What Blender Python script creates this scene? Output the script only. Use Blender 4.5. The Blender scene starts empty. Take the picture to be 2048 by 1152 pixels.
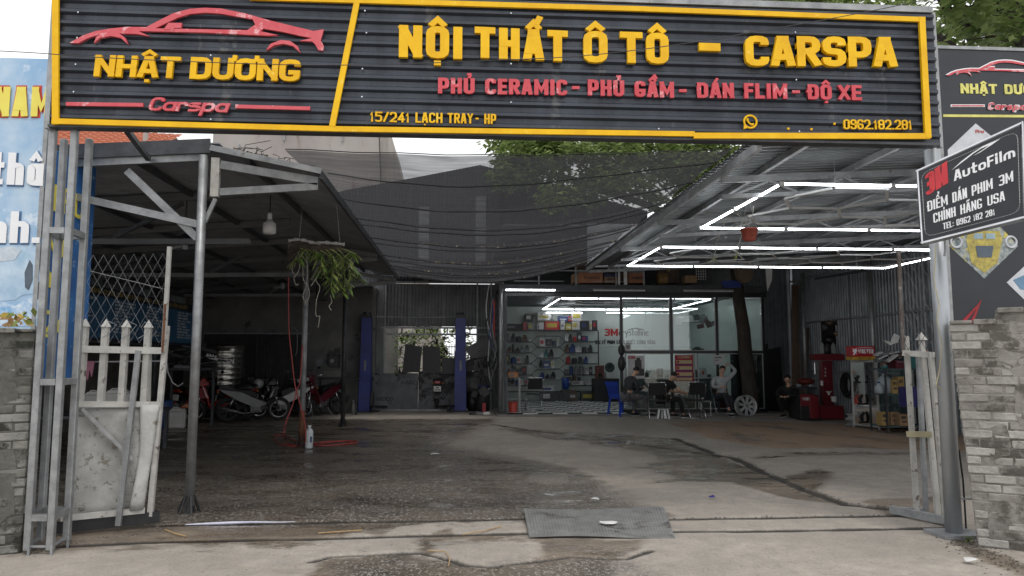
import bpy, bmesh, math, random, re, unicodedata
import numpy as np
from mathutils import Vector, Matrix
from mathutils.geometry import tessellate_polygon
random.seed(7)
rnd = random.random
uni = random.uniform
SC = bpy.context.scene
COL = SC.collection
PI = math.pi
R = math.radians

# ------------------------------------------------------------------ camera, world, sun, exposure
FPX, TH, YAW, CH = 1479.0, R(5.6), R(4.0), 1.5      # survey of the place: lens, tilt, heading and eye height
cam = bpy.data.objects.new('camera', bpy.data.cameras.new('camera'))
COL.objects.link(cam)
cam.data.sensor_width = 36.0
cam.data.lens = 36.0 * FPX / 2048.0
cam.data.clip_start = 0.05
cam.data.clip_end = 900
cam.location = (0, 0, CH)
cam.rotation_euler = (PI / 2 + TH, 0, -YAW)
SC.camera = cam
SC.view_settings.view_transform = 'Standard'
SC.view_settings.look = 'None'
SC.view_settings.exposure = 0.42
SC.view_settings.gamma = 1.0
SC.view_settings.use_curve_mapping = False
SC.render.engine = 'CYCLES'
SC.cycles.use_denoising = True
SC.cycles.max_bounces = 10
SC.cycles.diffuse_bounces = 6
SC.cycles.transparent_max_bounces = 16
SC.cycles.sample_clamp_indirect = 4.0

SUN_EL, SUN_ROT = R(62), R(165)
w = bpy.data.worlds.new('World'); SC.world = w; w.use_nodes = True
nt = w.node_tree; nt.nodes.clear()
wo = nt.nodes.new('ShaderNodeOutputWorld'); bg = nt.nodes.new('ShaderNodeBackground')
sky = nt.nodes.new('ShaderNodeTexSky'); sky.sky_type = 'NISHITA'; sky.sun_disc = False
sky.sun_elevation = SUN_EL; sky.sun_rotation = SUN_ROT; sky.dust_density = 4.0; sky.air_density = 1.5
hs = nt.nodes.new('ShaderNodeHueSaturation'); hs.inputs['Saturation'].default_value = 0.25
mxs = nt.nodes.new('ShaderNodeMix'); mxs.data_type = 'RGBA'; mxs.inputs['Factor'].default_value = 0.8
mxs.inputs['B'].default_value = (10.9, 11.0, 11.2, 1)      # the even cloud deck
nt.links.new(sky.outputs['Color'], hs.inputs['Color'])
nt.links.new(hs.outputs['Color'], mxs.inputs['A'])
nt.links.new(mxs.outputs['Result'], bg.inputs['Color'])
bg.inputs['Strength'].default_value = 0.10
nt.links.new(bg.outputs['Background'], wo.inputs['Surface'])
sd = bpy.data.lights.new('sun', 'SUN'); sd.energy = 0.7; sd.angle = R(14); sd.color = (1.0, 0.96, 0.9)
so = bpy.data.objects.new('sun', sd); COL.objects.link(so)
sdir = Vector((math.cos(SUN_EL) * math.sin(SUN_ROT), math.cos(SUN_EL) * math.cos(SUN_ROT), math.sin(SUN_EL)))
so.rotation_euler = sdir.to_track_quat('Z', 'Y').to_euler()
so.location = (0, 0, 20)

# ------------------------------------------------------------------ survey helpers: bearings measured on the photograph -> points of the place
def ray(px, py):
    u = (px - 1024) / FPX; v = (576 - py) / FPX
    x = u; y = math.cos(TH) - v * math.sin(TH); z = math.sin(TH) + v * math.cos(TH)
    c, s = math.cos(YAW), math.sin(YAW)
    return Vector((x * c + y * s, -x * s + y * c, z))
def P(px, py, Y):
    d = ray(px, py); return Vector((0, 0, CH)) + d * (Y / d.y)
def PX(px, py, X):
    d = ray(px, py); return Vector((0, 0, CH)) + d * (X / d.x)
def G(px, py, z=0.0):
    d = ray(px, py); return Vector((0, 0, CH)) + d * ((z - CH) / d.z)

# ------------------------------------------------------------------ materials
MATS = {}
def mat(name, col, col2=None, rough=0.6, metal=0.0, scale=6.0, contrast=0.5, bump=0.0, bscale=None, rough2=None,
        spot=None, sscale=3.0, sthr=0.6, coat=0.0, emit=None, estr=0.0, stretch=None, spec=0.5, world=False):
    if name in MATS: return MATS[name]
    m = bpy.data.materials.new(name); m.use_nodes = True
    n = m.node_tree.nodes; l = m.node_tree.links; b = n['Principled BSDF']
    b.inputs['Metallic'].default_value = metal
    b.inputs['Roughness'].default_value = rough
    b.inputs['Coat Weight'].default_value = coat
    b.inputs['Specular IOR Level'].default_value = spec
    tc = n.new('ShaderNodeTexCoord'); src = tc.outputs['Object']
    if world: src = n.new('ShaderNodeNewGeometry').outputs['Position']
    if stretch:
        mp = n.new('ShaderNodeMapping'); mp.inputs['Scale'].default_value = stretch
        l.new(src, mp.inputs['Vector']); src = mp.outputs['Vector']
    if col2 is None: col2 = tuple(c * 0.72 for c in col)
    nz = n.new('ShaderNodeTexNoise'); nz.inputs['Scale'].default_value = scale; nz.inputs['Detail'].default_value = 6
    nz.inputs['Roughness'].default_value = 0.65
    l.new(src, nz.inputs['Vector'])
    cr = n.new('ShaderNodeValToRGB'); k = 0.5 * (1 - contrast) * 0.6
    cr.color_ramp.elements[0].position = 0.3 + k * .5; cr.color_ramp.elements[1].position = 0.72 - k * .5
    cr.color_ramp.elements[0].color = (*col2, 1); cr.color_ramp.elements[1].color = (*col, 1)
    l.new(nz.outputs['Fac'], cr.inputs['Fac']); out = cr.outputs['Color']
    if spot:
        n2 = n.new('ShaderNodeTexNoise'); n2.inputs['Scale'].default_value = sscale; n2.inputs['Detail'].default_value = 9
        n2.inputs['Roughness'].default_value = 0.7
        l.new(src, n2.inputs['Vector'])
        r2 = n.new('ShaderNodeValToRGB'); r2.color_ramp.elements[0].position = sthr; r2.color_ramp.elements[1].position = sthr + .06
        l.new(n2.outputs['Fac'], r2.inputs['Fac'])
        mx = n.new('ShaderNodeMix'); mx.data_type = 'RGBA'; mx.inputs['B'].default_value = (*spot, 1)
        l.new(r2.outputs['Color'], mx.inputs['Factor']); l.new(out, mx.inputs['A']); out = mx.outputs['Result']
    l.new(out, b.inputs['Base Color'])
    if rough2 is not None:
        mr = n.new('ShaderNodeMapRange'); mr.inputs['From Min'].default_value = 0.35; mr.inputs['From Max'].default_value = 0.65
        mr.inputs['To Min'].default_value = rough2; mr.inputs['To Max'].default_value = rough
        l.new(nz.outputs['Fac'], mr.inputs['Value']); l.new(mr.outputs['Result'], b.inputs['Roughness'])
    if bump:
        nb = n.new('ShaderNodeTexNoise'); nb.inputs['Scale'].default_value = bscale or scale * 6; nb.inputs['Detail'].default_value = 5
        l.new(src, nb.inputs['Vector'])
        bp = n.new('ShaderNodeBump'); bp.inputs['Strength'].default_value = bump; bp.inputs['Distance'].default_value = 0.01
        l.new(nb.outputs['Fac'], bp.inputs['Height']); l.new(bp.outputs['Normal'], b.inputs['Normal'])
    if emit:
        b.inputs['Emission Color'].default_value = (*emit, 1); b.inputs['Emission Strength'].default_value = estr
    MATS[name] = m; return m

def seethrough(name, col, alpha, rough=0.5, gloss=None, translucent=False):
    """thin sheet: part of the light passes (alpha = share that is surface)"""
    if name in MATS: return MATS[name]
    m = bpy.data.materials.new(name); m.use_nodes = True
    n = m.node_tree.nodes; l = m.node_tree.links; n.clear()
    o = n.new('ShaderNodeOutputMaterial'); t = n.new('ShaderNodeBsdfTransparent')
    mx = n.new('ShaderNodeMixShader')
    if gloss is not None:
        s = n.new('ShaderNodeBsdfGlossy'); s.inputs['Roughness'].default_value = rough; s.inputs['Color'].default_value = (*gloss, 1)
        t.inputs['Color'].default_value = (*col, 1)
        lw = n.new('ShaderNodeFresnel'); lw.inputs['IOR'].default_value = 1.5
        ad = n.new('ShaderNodeMath'); ad.operation = 'ADD'; ad.inputs[1].default_value = alpha
        l.new(lw.outputs['Fac'], ad.inputs[0]); l.new(ad.outputs[0], mx.inputs['Fac'])
    else:
        s = n.new('ShaderNodeBsdfDiffuse'); s.inputs['Color'].default_value = (*col, 1)
        mx.inputs['Fac'].default_value = alpha
        if translucent:
            tr = n.new('ShaderNodeBsdfTranslucent'); tr.inputs['Color'].default_value = (*[min(1, c * 1.5) for c in col], 1)
            m2 = n.new('ShaderNodeMixShader'); m2.inputs['Fac'].default_value = 0.45
            l.new(s.outputs[0], m2.inputs[1]); l.new(tr.outputs[0], m2.inputs[2]); s = m2
        tc = n.new('ShaderNodeTexCoord'); nz = n.new('ShaderNodeTexNoise'); mp = n.new('ShaderNodeMapping')
        mp.inputs['Scale'].default_value = (0.6, 5, 1); nz.inputs['Scale'].default_value = 3; nz.inputs['Detail'].default_value = 8
        l.new(tc.outputs['Object'], mp.inputs['Vector']); l.new(mp.outputs['Vector'], nz.inputs['Vector'])
        mr = n.new('ShaderNodeMapRange'); mr.inputs['From Min'].default_value = .3; mr.inputs['From Max'].default_value = .7
        mr.inputs['To Min'].default_value = alpha - .1; mr.inputs['To Max'].default_value = min(1, alpha + .1)
        l.new(nz.outputs['Fac'], mr.inputs['Value']); l.new(mr.outputs['Result'], mx.inputs['Fac'])
    l.new(t.outputs[0], mx.inputs[1]); l.new(s.outputs[0], mx.inputs[2]); l.new(mx.outputs[0], o.inputs['Surface'])
    MATS[name] = m; return m

# ------------------------------------------------------------------ mesh building
LOC = {}
def wloc(o):
    v = Vector((0, 0, 0))
    while o is not None:
        v = v + LOC.get(o.name, Vector(o.location)); o = o.parent
    return v
def tagit(o, label=None, cat=None, group=None, kind=None):
    if label: o['label'] = label
    if cat: o['category'] = cat
    if group: o['group'] = group
    if kind: o['kind'] = kind
    return o
def thing(name, label, cat, loc=(0, 0, 0), group=None, rz=0):
    o = bpy.data.objects.new(name, None); COL.objects.link(o); o.location = loc; o.rotation_euler[2] = rz
    o.empty_display_size = 0.1
    return tagit(o, label, cat, group)

class MB:
    def __init__(s): s.v = []; s.f = []
    def add(s, vs, fs):
        k = len(s.v); s.v += [tuple(a) for a in vs]; s.f += [tuple(i + k for i in f) for f in fs]; return s
    def box(s, c, d, rot=None, taper=1.0):
        vs = []
        for z in (-1, 1):
            t = taper if z > 0 else 1
            for x, y in ((-1, -1), (1, -1), (1, 1), (-1, 1)):
                p = Vector((x * d[0] / 2 * t, y * d[1] / 2 * t, z * d[2] / 2))
                if rot is not None: p = rot @ p
                vs.append(p + Vector(c))
        return s.add(vs, [(3, 2, 1, 0), (4, 5, 6, 7), (0, 1, 5, 4), (1, 2, 6, 5), (2, 3, 7, 6), (3, 0, 4, 7)])
    def b2(s, a, b):
        a = Vector(a); b = Vector(b); return s.box((a + b) / 2, [abs(x) for x in (b - a)])
    def bar(s, a, b, w_, h_=None, up=(0, 0, 1)):
        a = Vector(a); b = Vector(b); h_ = h_ or w_; d = b - a; L = d.length
        if L < 1e-6: return s
        d = d / L; up = Vector(up)
        if abs(d.dot(up)) > .98: up = Vector((0, 1, 0))
        x = d.cross(up).normalized(); z = x.cross(d)
        vs = [e + x * (i * w_ / 2) + z * (j * h_ / 2) for e in (a, b) for i, j in ((-1, -1), (1, -1), (1, 1), (-1, 1))]
        return s.add(vs, [(0, 1, 2, 3), (7, 6, 5, 4), (0, 4, 5, 1), (1, 5, 6, 2), (2, 6, 7, 3), (3, 7, 4, 0)])
    def tube(s, pts, r, n=8, close=False, cap=True):
        pts = [Vector(p) for p in pts]; N = len(pts); rs = r if isinstance(r, (list, tuple)) else [r] * N
        vs = []; x = None
        for i, p in enumerate(pts):
            a = pts[(i - 1) % N] if (i > 0 or close) else p; b = pts[(i + 1) % N] if (i < N - 1 or close) else p
            d = b - a
            if d.length < 1e-9: d = Vector((0, 0, 1))
            d.normalize()
            if x is None:
                u = Vector((0, 0, 1)) if abs(d.z) < .9 else Vector((1, 0, 0)); x = d.cross(u).normalized()
            else:
                x = (x - d * x.dot(d))
                if x.length < 1e-6: x = d.orthogonal()
                x.normalize()
            y = d.cross(x)
            for k in range(n):
                t = 2 * PI * k / n; vs.append(p + (x * math.cos(t) + y * math.sin(t)) * rs[i])
        fs = []
        for i in range(N if close else N - 1):
            for k in range(n):
                a = i * n + k; b = i * n + (k + 1) % n; c = ((i + 1) % N) * n + (k + 1) % n; d = ((i + 1) % N) * n + k
                fs.append((a, b, c, d))
        if cap and not close:
            fs.append(tuple(range(n - 1, -1, -1))); fs.append(tuple((N - 1) * n + k for k in range(n)))
        return s.add(vs, fs)
    def cyl(s, a, b, r, n=12, r2=None): return s.tube([a, b], [r, r if r2 is None else r2], n)
    def lathe(s, prof, n=16, c=(0, 0, 0), axis='z', capends=True):
        vs = []; c = Vector(c)
        for r_, h in prof:
            for k in range(n):
                t = 2 * PI * k / n; a, b = r_ * math.cos(t), r_ * math.sin(t)
                p = {'z': (a, b, h), 'x': (h, a, b), 'y': (b, h, a)}[axis]
                vs.append(c + Vector(p))
        fs = []
        for i in range(len(prof) - 1):
            for k in range(n):
                fs.append((i * n + k, i * n + (k + 1) % n, (i + 1) * n + (k + 1) % n, (i + 1) * n + k))
        if capends:
            fs.append(tuple(range(n - 1, -1, -1))); fs.append(tuple((len(prof) - 1) * n + k for k in range(n)))
        return s.add(vs, fs)
    def torus(s, c, R_, r_, axis='x', n=24, m=8):
        c = Vector(c); vs = []; fs = []
        for i in range(n):
            t = 2 * PI * i / n
            for k in range(m):
                q = 2 * PI * k / m; a = R_ + r_ * math.cos(q); h = r_ * math.sin(q); A, B = a * math.cos(t), a * math.sin(t)
                vs.append(c + Vector({'z': (A, B, h), 'x': (h, A, B), 'y': (B, h, A)}[axis]))
                fs.append((i * m + k, i * m + (k + 1) % m, ((i + 1) % n) * m + (k + 1) % m, ((i + 1) % n) * m + k))
        return s.add(vs, fs)
    def ball(s, c, rr, n=12, m=8, rot=None):
        if not isinstance(rr, (tuple, list)): rr = (rr,) * 3
        vs = []; fs = []; c = Vector(c)
        for i in range(m + 1):
            ph = PI * i / m
            for k in range(n):
                t = 2 * PI * k / n
                p = Vector((rr[0] * math.sin(ph) * math.cos(t), rr[1] * math.sin(ph) * math.sin(t), rr[2] * math.cos(ph)))
                if rot is not None: p = rot @ p
                vs.append(c + p)
        for i in range(m):
            for k in range(n): fs.append((i * n + k, (i + 1) * n + k, (i + 1) * n + (k + 1) % n, i * n + (k + 1) % n))
        return s.add(vs, fs)
    def prism(s, pts, depth, O=(0, 0, 0), U=(1, 0, 0), V=(0, 0, 1), N=None):
        """2D outline pts (u,v) in the frame O,U,V; front at N*depth, back at O"""
        O = Vector(O); U = Vector(U); V = Vector(V); N = Vector(N) if N is not None else U.cross(V)
        n = len(pts); f = [O + U * a + V * b + N * depth for a, b in pts]; bk = [O + U * a + V * b for a, b in pts]
        tri = tessellate_polygon([[Vector((a, b, 0)) for a, b in pts]])
        k = [(a, b, c) for a, b, c in tri]; fs = list(k) + [(c + n, b + n, a + n) for a, b, c in k]
        fs += [(i, (i + 1) % n, (i + 1) % n + n, i + n) for i in range(n)]
        return s.add(f + bk, fs)
    def prism3(s, pts, off):
        """closed 3D outline extruded by the vector off"""
        pts = [Vector(p) for p in pts]; off = Vector(off); n = len(pts)
        tri = tessellate_polygon([pts])
        fs = [tuple(t) for t in tri] + [tuple(i + n for i in reversed(t)) for t in tri]
        fs += [(i, (i + 1) % n, (i + 1) % n + n, i + n) for i in range(n)]
        return s.add(pts + [p + off for p in pts], fs)
    def corr(s, O, U, V, pitch, amp, N, prof='sine', per=6, vseg=1, thick=0.0):
        O = Vector(O); U = Vector(U); V = Vector(V); N = Vector(N).normalized(); L = U.length; u = U / L
        if prof == 'sine': pr = [(i / per, math.sin(2 * PI * i / per)) for i in range(per)]
        elif prof == 'sign': pr = [(0, 0), (.40, 0), (.56, 1), (.80, 1)]
        else: pr = [(0, 0), (.52, 0), (.66, 1), (.86, 1)]
        us = []; k = 0
        while True:
            done = False
            for a, h in pr:
                x = (k + a) * pitch
                if x >= L: done = True; break
                us.append((x, h * amp))
            if done: break
            k += 1
        us.append((L, 0)); n = len(us); vs = []
        for j in range(vseg + 1):
            for x, h in us: vs.append(O + u * x + V * (j / vseg) + N * h)
        fs = [(j * n + i, j * n + i + 1, (j + 1) * n + i + 1, (j + 1) * n + i) for j in range(vseg) for i in range(n - 1)]
        return s.add(vs, fs)
    def build(s, name, m, parent=None, smooth=False, label=None, cat=None, group=None, kind=None, bevel=0, origin=None, mats=None, fm=None):
        me = bpy.data.meshes.new(name)
        if parent is not None: o0 = wloc(parent)
        elif origin is not None: o0 = Vector(origin)
        elif kind == 'structure' or not s.v: o0 = Vector((0, 0, 0))
        else:
            a = np.array(s.v); mn = a.min(0); mx_ = a.max(0); o0 = Vector(((mn[0] + mx_[0]) / 2, (mn[1] + mx_[1]) / 2, mn[2]))
        me.from_pydata([(x - o0.x, y - o0.y, z - o0.z) for x, y, z in s.v], [], s.f)
        if isinstance(m, str): m = MATS[m]
        me.materials.append(m)
        for q in (mats or []): me.materials.append(q)
        if fm: me.polygons.foreach_set('material_index', fm)
        me.validate(); me.update()
        if smooth: me.polygons.foreach_set('use_smooth', [True] * len(me.polygons))
        o = bpy.data.objects.new(name, me); COL.objects.link(o)
        if parent is not None: o.parent = parent
        else: o.location = o0
        if bevel:
            b = o.modifiers.new('bevel', 'BEVEL'); b.width = bevel; b.segments = 1; b.limit_method = 'ANGLE'
        return tagit(o, label, cat, group, kind)

def instance(src, parent=None, loc=None, rot=None, name=None):
    o = src.copy(); COL.objects.link(o); o.parent = parent
    if loc is not None: o.location = loc
    if rot is not None: o.rotation_euler = rot
    return o
def copy_tree(o, parent=None):
    c = o.copy(); COL.objects.link(c); c.parent = parent
    for ch in [x for x in COL.objects if x.parent == o]: copy_tree(ch, c)
    return c
def place(o, loc, rz=0, sc=1):
    o.location = loc; o.rotation_euler = (0, 0, rz); o.scale = (sc, sc, sc); return o

# ------------------------------------------------------------------ block lettering (strokes cut as boards)
GL = {'A': 'l00 38|l80 58|l38 58|l12 72', 'B': 'R08 88 84 04|R04 84 80 00|l00 08', 'C': 'Q86 88 08 00 80 82', 'D': 'R08 88 80 00|l00 08',
 'E': 'l80 00 08 88|l04 74', 'F': 'l00 08 88|l04 74', 'G': 'Q86 88 08 00 80 83|l83 53', 'H': 'l00 08|l80 88|l04 84', 'I': 'l40 48',
 'K': 'l00 08|l88 04 80', 'L': 'l08 00 80', 'M': 'l00 08|l80 88|l08 42 88', 'N': 'l00 08|l80 88|l08 80', 'O': 'C00 08 88 80',
 'P': 'l00 08|R08 88 83 03', 'R': 'R08 88 84 04|l00 08|l44 80', 'S': 'Q86 88 08 04 84 80 00 02', 'T': 'l08 88|l48 40', 'U': 'R08 00 80 88',
 'V': 'l08 40 88', 'W': 'l08 20 46 60 88', 'X': 'l00 88|l08 80', 'Y': 'l08 44 88|l44 40', 'Z': 'l08 88 00 80',
 '0': 'C00 08 88 80', '1': 'l16 48 40', '2': 'Q06 08 88 84|l84 00 80', '3': 'Q07 08 88 80 00 01|l34 84', '4': 'l68 02 82|l65 60',
 '5': 'l88 08 05|Q05 85 80 00 01', '6': 'Q86 88 08 00 80 84 04', '7': 'l08 88 30', '8': 'C00 08 88 80|l04 84', '9': 'Q02 00 80 88 08 04 84',
 'a': 'C00 05 85 80|l80 85', 'c': 'Q84 85 05 00 80 81', 'r': 'l00 05|R04 05 85 84', 's': 'Q85 05 03 83 80 00', 'p': 'l0-3 05|C00 05 85 80',
 't': 'R38 30 70|l05 85', 'u': 'R05 00 80 85', 'o': 'C00 05 85 80', 'i': 'l40 45|l47 48', 'l': 'l40 48', 'm': 'R00 05 85 80|l45 40',
 'n': 'R00 05 85 80', 'y': 'l05 40|l85 2-3', 'e': 'R80 00 05 85 83 03', 'h': 'l00 08|R05 85 80', 'g': 'C00 05 85 80|R85 8-3 0-3',
 'd': 'C00 05 85 80|l80 88', 'b': 'C00 05 85 80|l00 08', 'v': 'l05 40 85',
 '-': 'l24 64', '/': 'l00 88', '.': 'l40 40', ':': 'l41 41|l45 45', ',': 'l40 3-1'}
GW = {'I': .42, 'M': 1.3, 'W': 1.45, '1': .6, ' ': .62, '-': .75, '/': .8, '.': .34, ':': .34, 'i': .4, 'l': .4, 'm': 1.45, 't': .8, 'r': .8,
      'L': .85, 'E': .85, 'F': .85, ',': .34}
def accents(ch):
    out = []; nf = unicodedata.normalize('NFD', ch); base = nf[0]
    if base in 'Đđ': out.append([(-1.9, 4.2), (1.8, 4.2)]); base = 'D' if base == 'Đ' else 'd'
    lift = 0 if base.isupper() else -2.6
    circ = '\u0302' in nf or '\u0306' in nf
    for a in nf[1:]:
        if a == '\u0302': out.append([(1.0, 9.7 + lift), (4, 11.2 + lift), (7.0, 9.7 + lift)])
        elif a == '\u0323': out.append([(3.9, -2.5), (4.1, -2.5)])
        elif a == '\u0301': out.append([(6.2, 11.2 + lift), (7.8, 12.6 + lift)] if circ else [(3.8, 9.6 + lift), (5.8, 11.2 + lift)])
        elif a == '\u0300': out.append([(6.4, 12.6 + lift), (8, 11.2 + lift)] if circ else [(2.6, 11.2 + lift), (4.6, 9.6 + lift)])
        elif a == '\u0309':
            z = 2.2 if circ else 0
            out.append([(3.2 + z, 11.4 + z + lift), (5 + z, 11.4 + z + lift), (5 + z, 10.3 + z + lift), (4.2 + z, 9.6 + z + lift)])
        elif a == '\u0303': out.append([(1, 9.6 + lift), (3, 10.7 + lift), (5, 9.8 + lift), (7, 10.9 + lift)])
        elif a == '\u031b': out.append([(8.2, 8 + lift * .9), (9.6, 8.2 + lift * .9), (9.8, 9.6 + lift * .9)])
    return base, out
def fillet(pts, closed, r):
    n = len(pts); out = []
    for i, p in enumerate(pts):
        if not closed and i in (0, n - 1): out.append(p); continue
        a = Vector(pts[(i - 1) % n]); b = Vector(pts[(i + 1) % n]); q = Vector(p)
        da = a - q; db = b - q; ra = min(r, da.length * .5); rb = min(r, db.length * .5)
        p0 = q + da.normalized() * ra; p2 = q + db.normalized() * rb
        for t in (0, .33, .67, 1): out.append(tuple(p0 * (1 - t) ** 2 + q * 2 * t * (1 - t) + p2 * t * t))
    return out
def strip(pts, closed, t, cap=True):
    """outline quads of a thick polyline: list of (left,right) pairs"""
    P_ = [Vector(p) for p in pts]; n = len(P_)
    if not closed and cap:
        if n == 2 and (P_[1] - P_[0]).length < 1e-6: P_[0].x -= 1e-4; P_[1].x += 1e-4
        P_[0] = P_[0] + (P_[0] - P_[1]).normalized() * t / 2; P_[-1] = P_[-1] + (P_[-1] - P_[-2]).normalized() * t / 2
    pr = []
    for i in range(n):
        d1 = (P_[i] - P_[(i - 1) % n]) if (i > 0 or closed) else None
        d2 = (P_[(i + 1) % n] - P_[i]) if (i < n - 1 or closed) else None
        d1 = d1.normalized() if d1 else d2.normalized(); d2 = d2.normalized() if d2 else d1
        m = d1 + d2
        if m.length < 1e-3: m = d1.copy()
        m.normalize(); nn = Vector((-m.y, m.x)); k = max(.55, nn.dot(Vector((-d1.y, d1.x))))
        pr.append((P_[i] + nn * t / 2 / k, P_[i] - nn * t / 2 / k))
    return pr
def glyph(ch, W, H, t, rnd_=.34):
    """list of (pairs, closed) for one character in a W x H box; crossbars are cut thinner than stems"""
    k = .74; res = glyph0(ch, W, H / k, t, rnd_)
    return [([(Vector((a.x, a.y * k)), Vector((b.x, b.y * k))) for a, b in pr], cl) for pr, cl in res]
def glyph0(ch, W, H, t, rnd_=.34):
    base, acc = accents(ch); res = []
    sx = (W - t) / 8; sy = (H - t) / 8
    tp = lambda a, b: (t / 2 + a * sx, t / 2 + b * sy)
    for st in GL.get(base, '').split('|'):
        if not st: continue
        k = st[0]; pts = [tp(int(a), int(b)) for a, b in re.findall(r'(\d)(-?\d+)', st[1:])]
        cl = k == 'C'
        if k in 'CRQ': pts = fillet(pts, cl, max(min(W, H) - t, t * .3) * .46)
        pr = strip(pts, cl, t, k != 'Q')
        if k == 'l' and '-' not in st:
            pr = [tuple(Vector((q.x, min(max(q.y, 0), H))) for q in pq) for pq in pr]
        res.append((pr, cl))
    for a in acc: res.append((strip([tp(*q) for q in a], False, t * .72), False))
    return res
def lettering(s, O, U, V, N, H, total, t, depth=.02, shear=0.0, gap=None, step=.0006):
    """returns [(char, MB)] for text s set from O along U (unit), up V, total width; N points to the reader"""
    O = Vector(O); U = Vector(U).normalized(); V = Vector(V).normalized(); N = Vector(N).normalized()
    gap = t * .42 if gap is None else gap
    ch = [(c, accents(c)[0] if c != ' ' else ' ') for c in s]
    fixed = 0; rel = 0
    for c, b in ch: rel += GW.get(b, 1.0)
    W = (total - gap * (len(ch) - 1)) / rel
    x = 0; out = []
    for c, b in ch:
        w_ = W * GW.get(b, 1.0)
        if c != ' ':
            ww = max(w_, t * 1.02); mb = MB()
            for k, (pr, cl) in enumerate(glyph(c, ww, H, t)):
                d = depth + step * k; n = len(pr); vs = []
                for L_, R_ in pr:
                    for q in (L_, R_):
                        base = O + U * (x + q.x + shear * q.y) + V * q.y
                        vs.append(base + N * d); vs.append(base)
                fs = []
                for i in range(n if cl else n - 1):
                    a = i * 4; b2_ = ((i + 1) % n) * 4
                    fs += [(a, a + 2, b2_ + 2, b2_), (a, b2_, b2_ + 1, a + 1), (a + 2, a + 3, b2_ + 3, b2_ + 2)]
                if not cl: fs += [(0, 1, 3, 2), ((n - 1) * 4, (n - 1) * 4 + 2, (n - 1) * 4 + 3, (n - 1) * 4 + 1)]
                mb.add(vs, fs)
            out.append((c, mb))
        x += w_ + gap
    return out
def textpart(s, O, U, V, N, H, total, t, m, parent, depth=.004, shear=0, name='lettering', each=False, step=.0006, gap=None):
    L = lettering(s, O, U, V, N, H, total, t, depth, shear, gap, step)
    if each:
        for c, mb in L: mb.build('letter', m, parent)
    else:
        M_ = MB()
        for c, mb in L: M_.add(mb.v, mb.f)
        M_.build(name, m, parent, kind='stuff')
def bezpoly(pts, n=4):
    """smooth closed outline through points (Catmull-Rom)"""
    out = []; k = len(pts)
    for i in range(k):
        p0, p1, p2, p3 = [Vector(pts[(i + j) % k]) for j in (-1, 0, 1, 2)]
        for j in range(n):
            t = j / n
            q = .5 * ((2 * p1) + (p2 - p0) * t + (2 * p0 - 5 * p1 + 4 * p2 - p3) * t * t + (3 * p1 - p0 - 3 * p2 + p3) * t ** 3)
            out.append(tuple(q))
    return out

# ------------------------------------------------------------------ common materials
mat('galv', (.35, .36, .365), (.24, .245, .25), rough=.42, metal=.55, scale=9, spot=(.22, .2, .18), sscale=5, sthr=.66, bump=.15)
mat('galv_dull', (.36, .37, .38), (.22, .23, .24), rough=.55, metal=.3, scale=5, spot=(.16, .14, .12), sscale=6, sthr=.62, bump=.2)
mat('white_chipped', (.50, .49, .46), (.36, .35, .33), rough=.55, scale=7, spot=(.10, .075, .055), sscale=9, sthr=.585, bump=.25)
mat('rust', (.20, .085, .04), (.11, .05, .03), rough=.85, scale=20, bump=.4)
mat('dark_steel', (.085, .09, .098), (.05, .053, .06), rough=.5, metal=.4, scale=6)
mat('black_steel', (.02, .021, .023), (.012, .012, .014), rough=.45, scale=6)
mat('roof_dark', (.27, .28, .30), (.19, .195, .21), rough=.5, metal=.35, scale=2.2, spot=(.05, .05, .05), sscale=3, sthr=.64)
mat('zinc_wall', (.25, .27, .29), (.17, .185, .20), rough=.45, metal=.35, scale=2.5, spot=(.13, .13, .13), sscale=3, sthr=.66)
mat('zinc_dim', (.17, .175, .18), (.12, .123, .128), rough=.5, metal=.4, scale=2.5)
mat('sign_black', (.048, .056, .072), (.030, .036, .048), rough=.24, metal=.2, scale=3, rough2=.55, spot=(.10, .105, .11), sscale=4, sthr=.60, stretch=(1, 1, .18))
mat('yellow', (.84, .50, .004), (.74, .41, .003), rough=.42, scale=4, contrast=.3, spot=(.86, .60, .08), sscale=9, sthr=.62, spec=.3)
mat('red_letter', (.60, .055, .075), (.50, .035, .05), rough=.35, scale=6, spot=(.72, .30, .32), sscale=9, sthr=.585, coat=.2)
mat('red_faded', (.62, .11, .13), (.56, .06, .08), rough=.4, scale=5, spot=(.74, .38, .40), sscale=7, sthr=.55)
mat('white_paint', (.78, .78, .77), (.66, .66, .65), rough=.5, scale=4)
mat('plastic_white', (.72, .73, .72), (.6, .61, .6), rough=.4, scale=6)
mat('black_plastic', (.016, .016, .018), (.01, .01, .011), rough=.4, scale=8)
mat('rubber', (.022, .022, .024), (.014, .014, .015), rough=.75, scale=10, bump=.2)
mat('chrome', (.62, .63, .65), (.5, .5, .52), rough=.18, metal=1, scale=5)
mat('tube_on', (1, 1, 1), (1, 1, 1), emit=(.93, .97, 1.0), estr=12.0)
mat('tube_off', (.82, .84, .85), (.74, .76, .77), rough=.35, scale=5)
mat('cardboard', (.36, .23, .13), (.28, .18, .10), rough=.85, scale=5, bump=.1)

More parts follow.
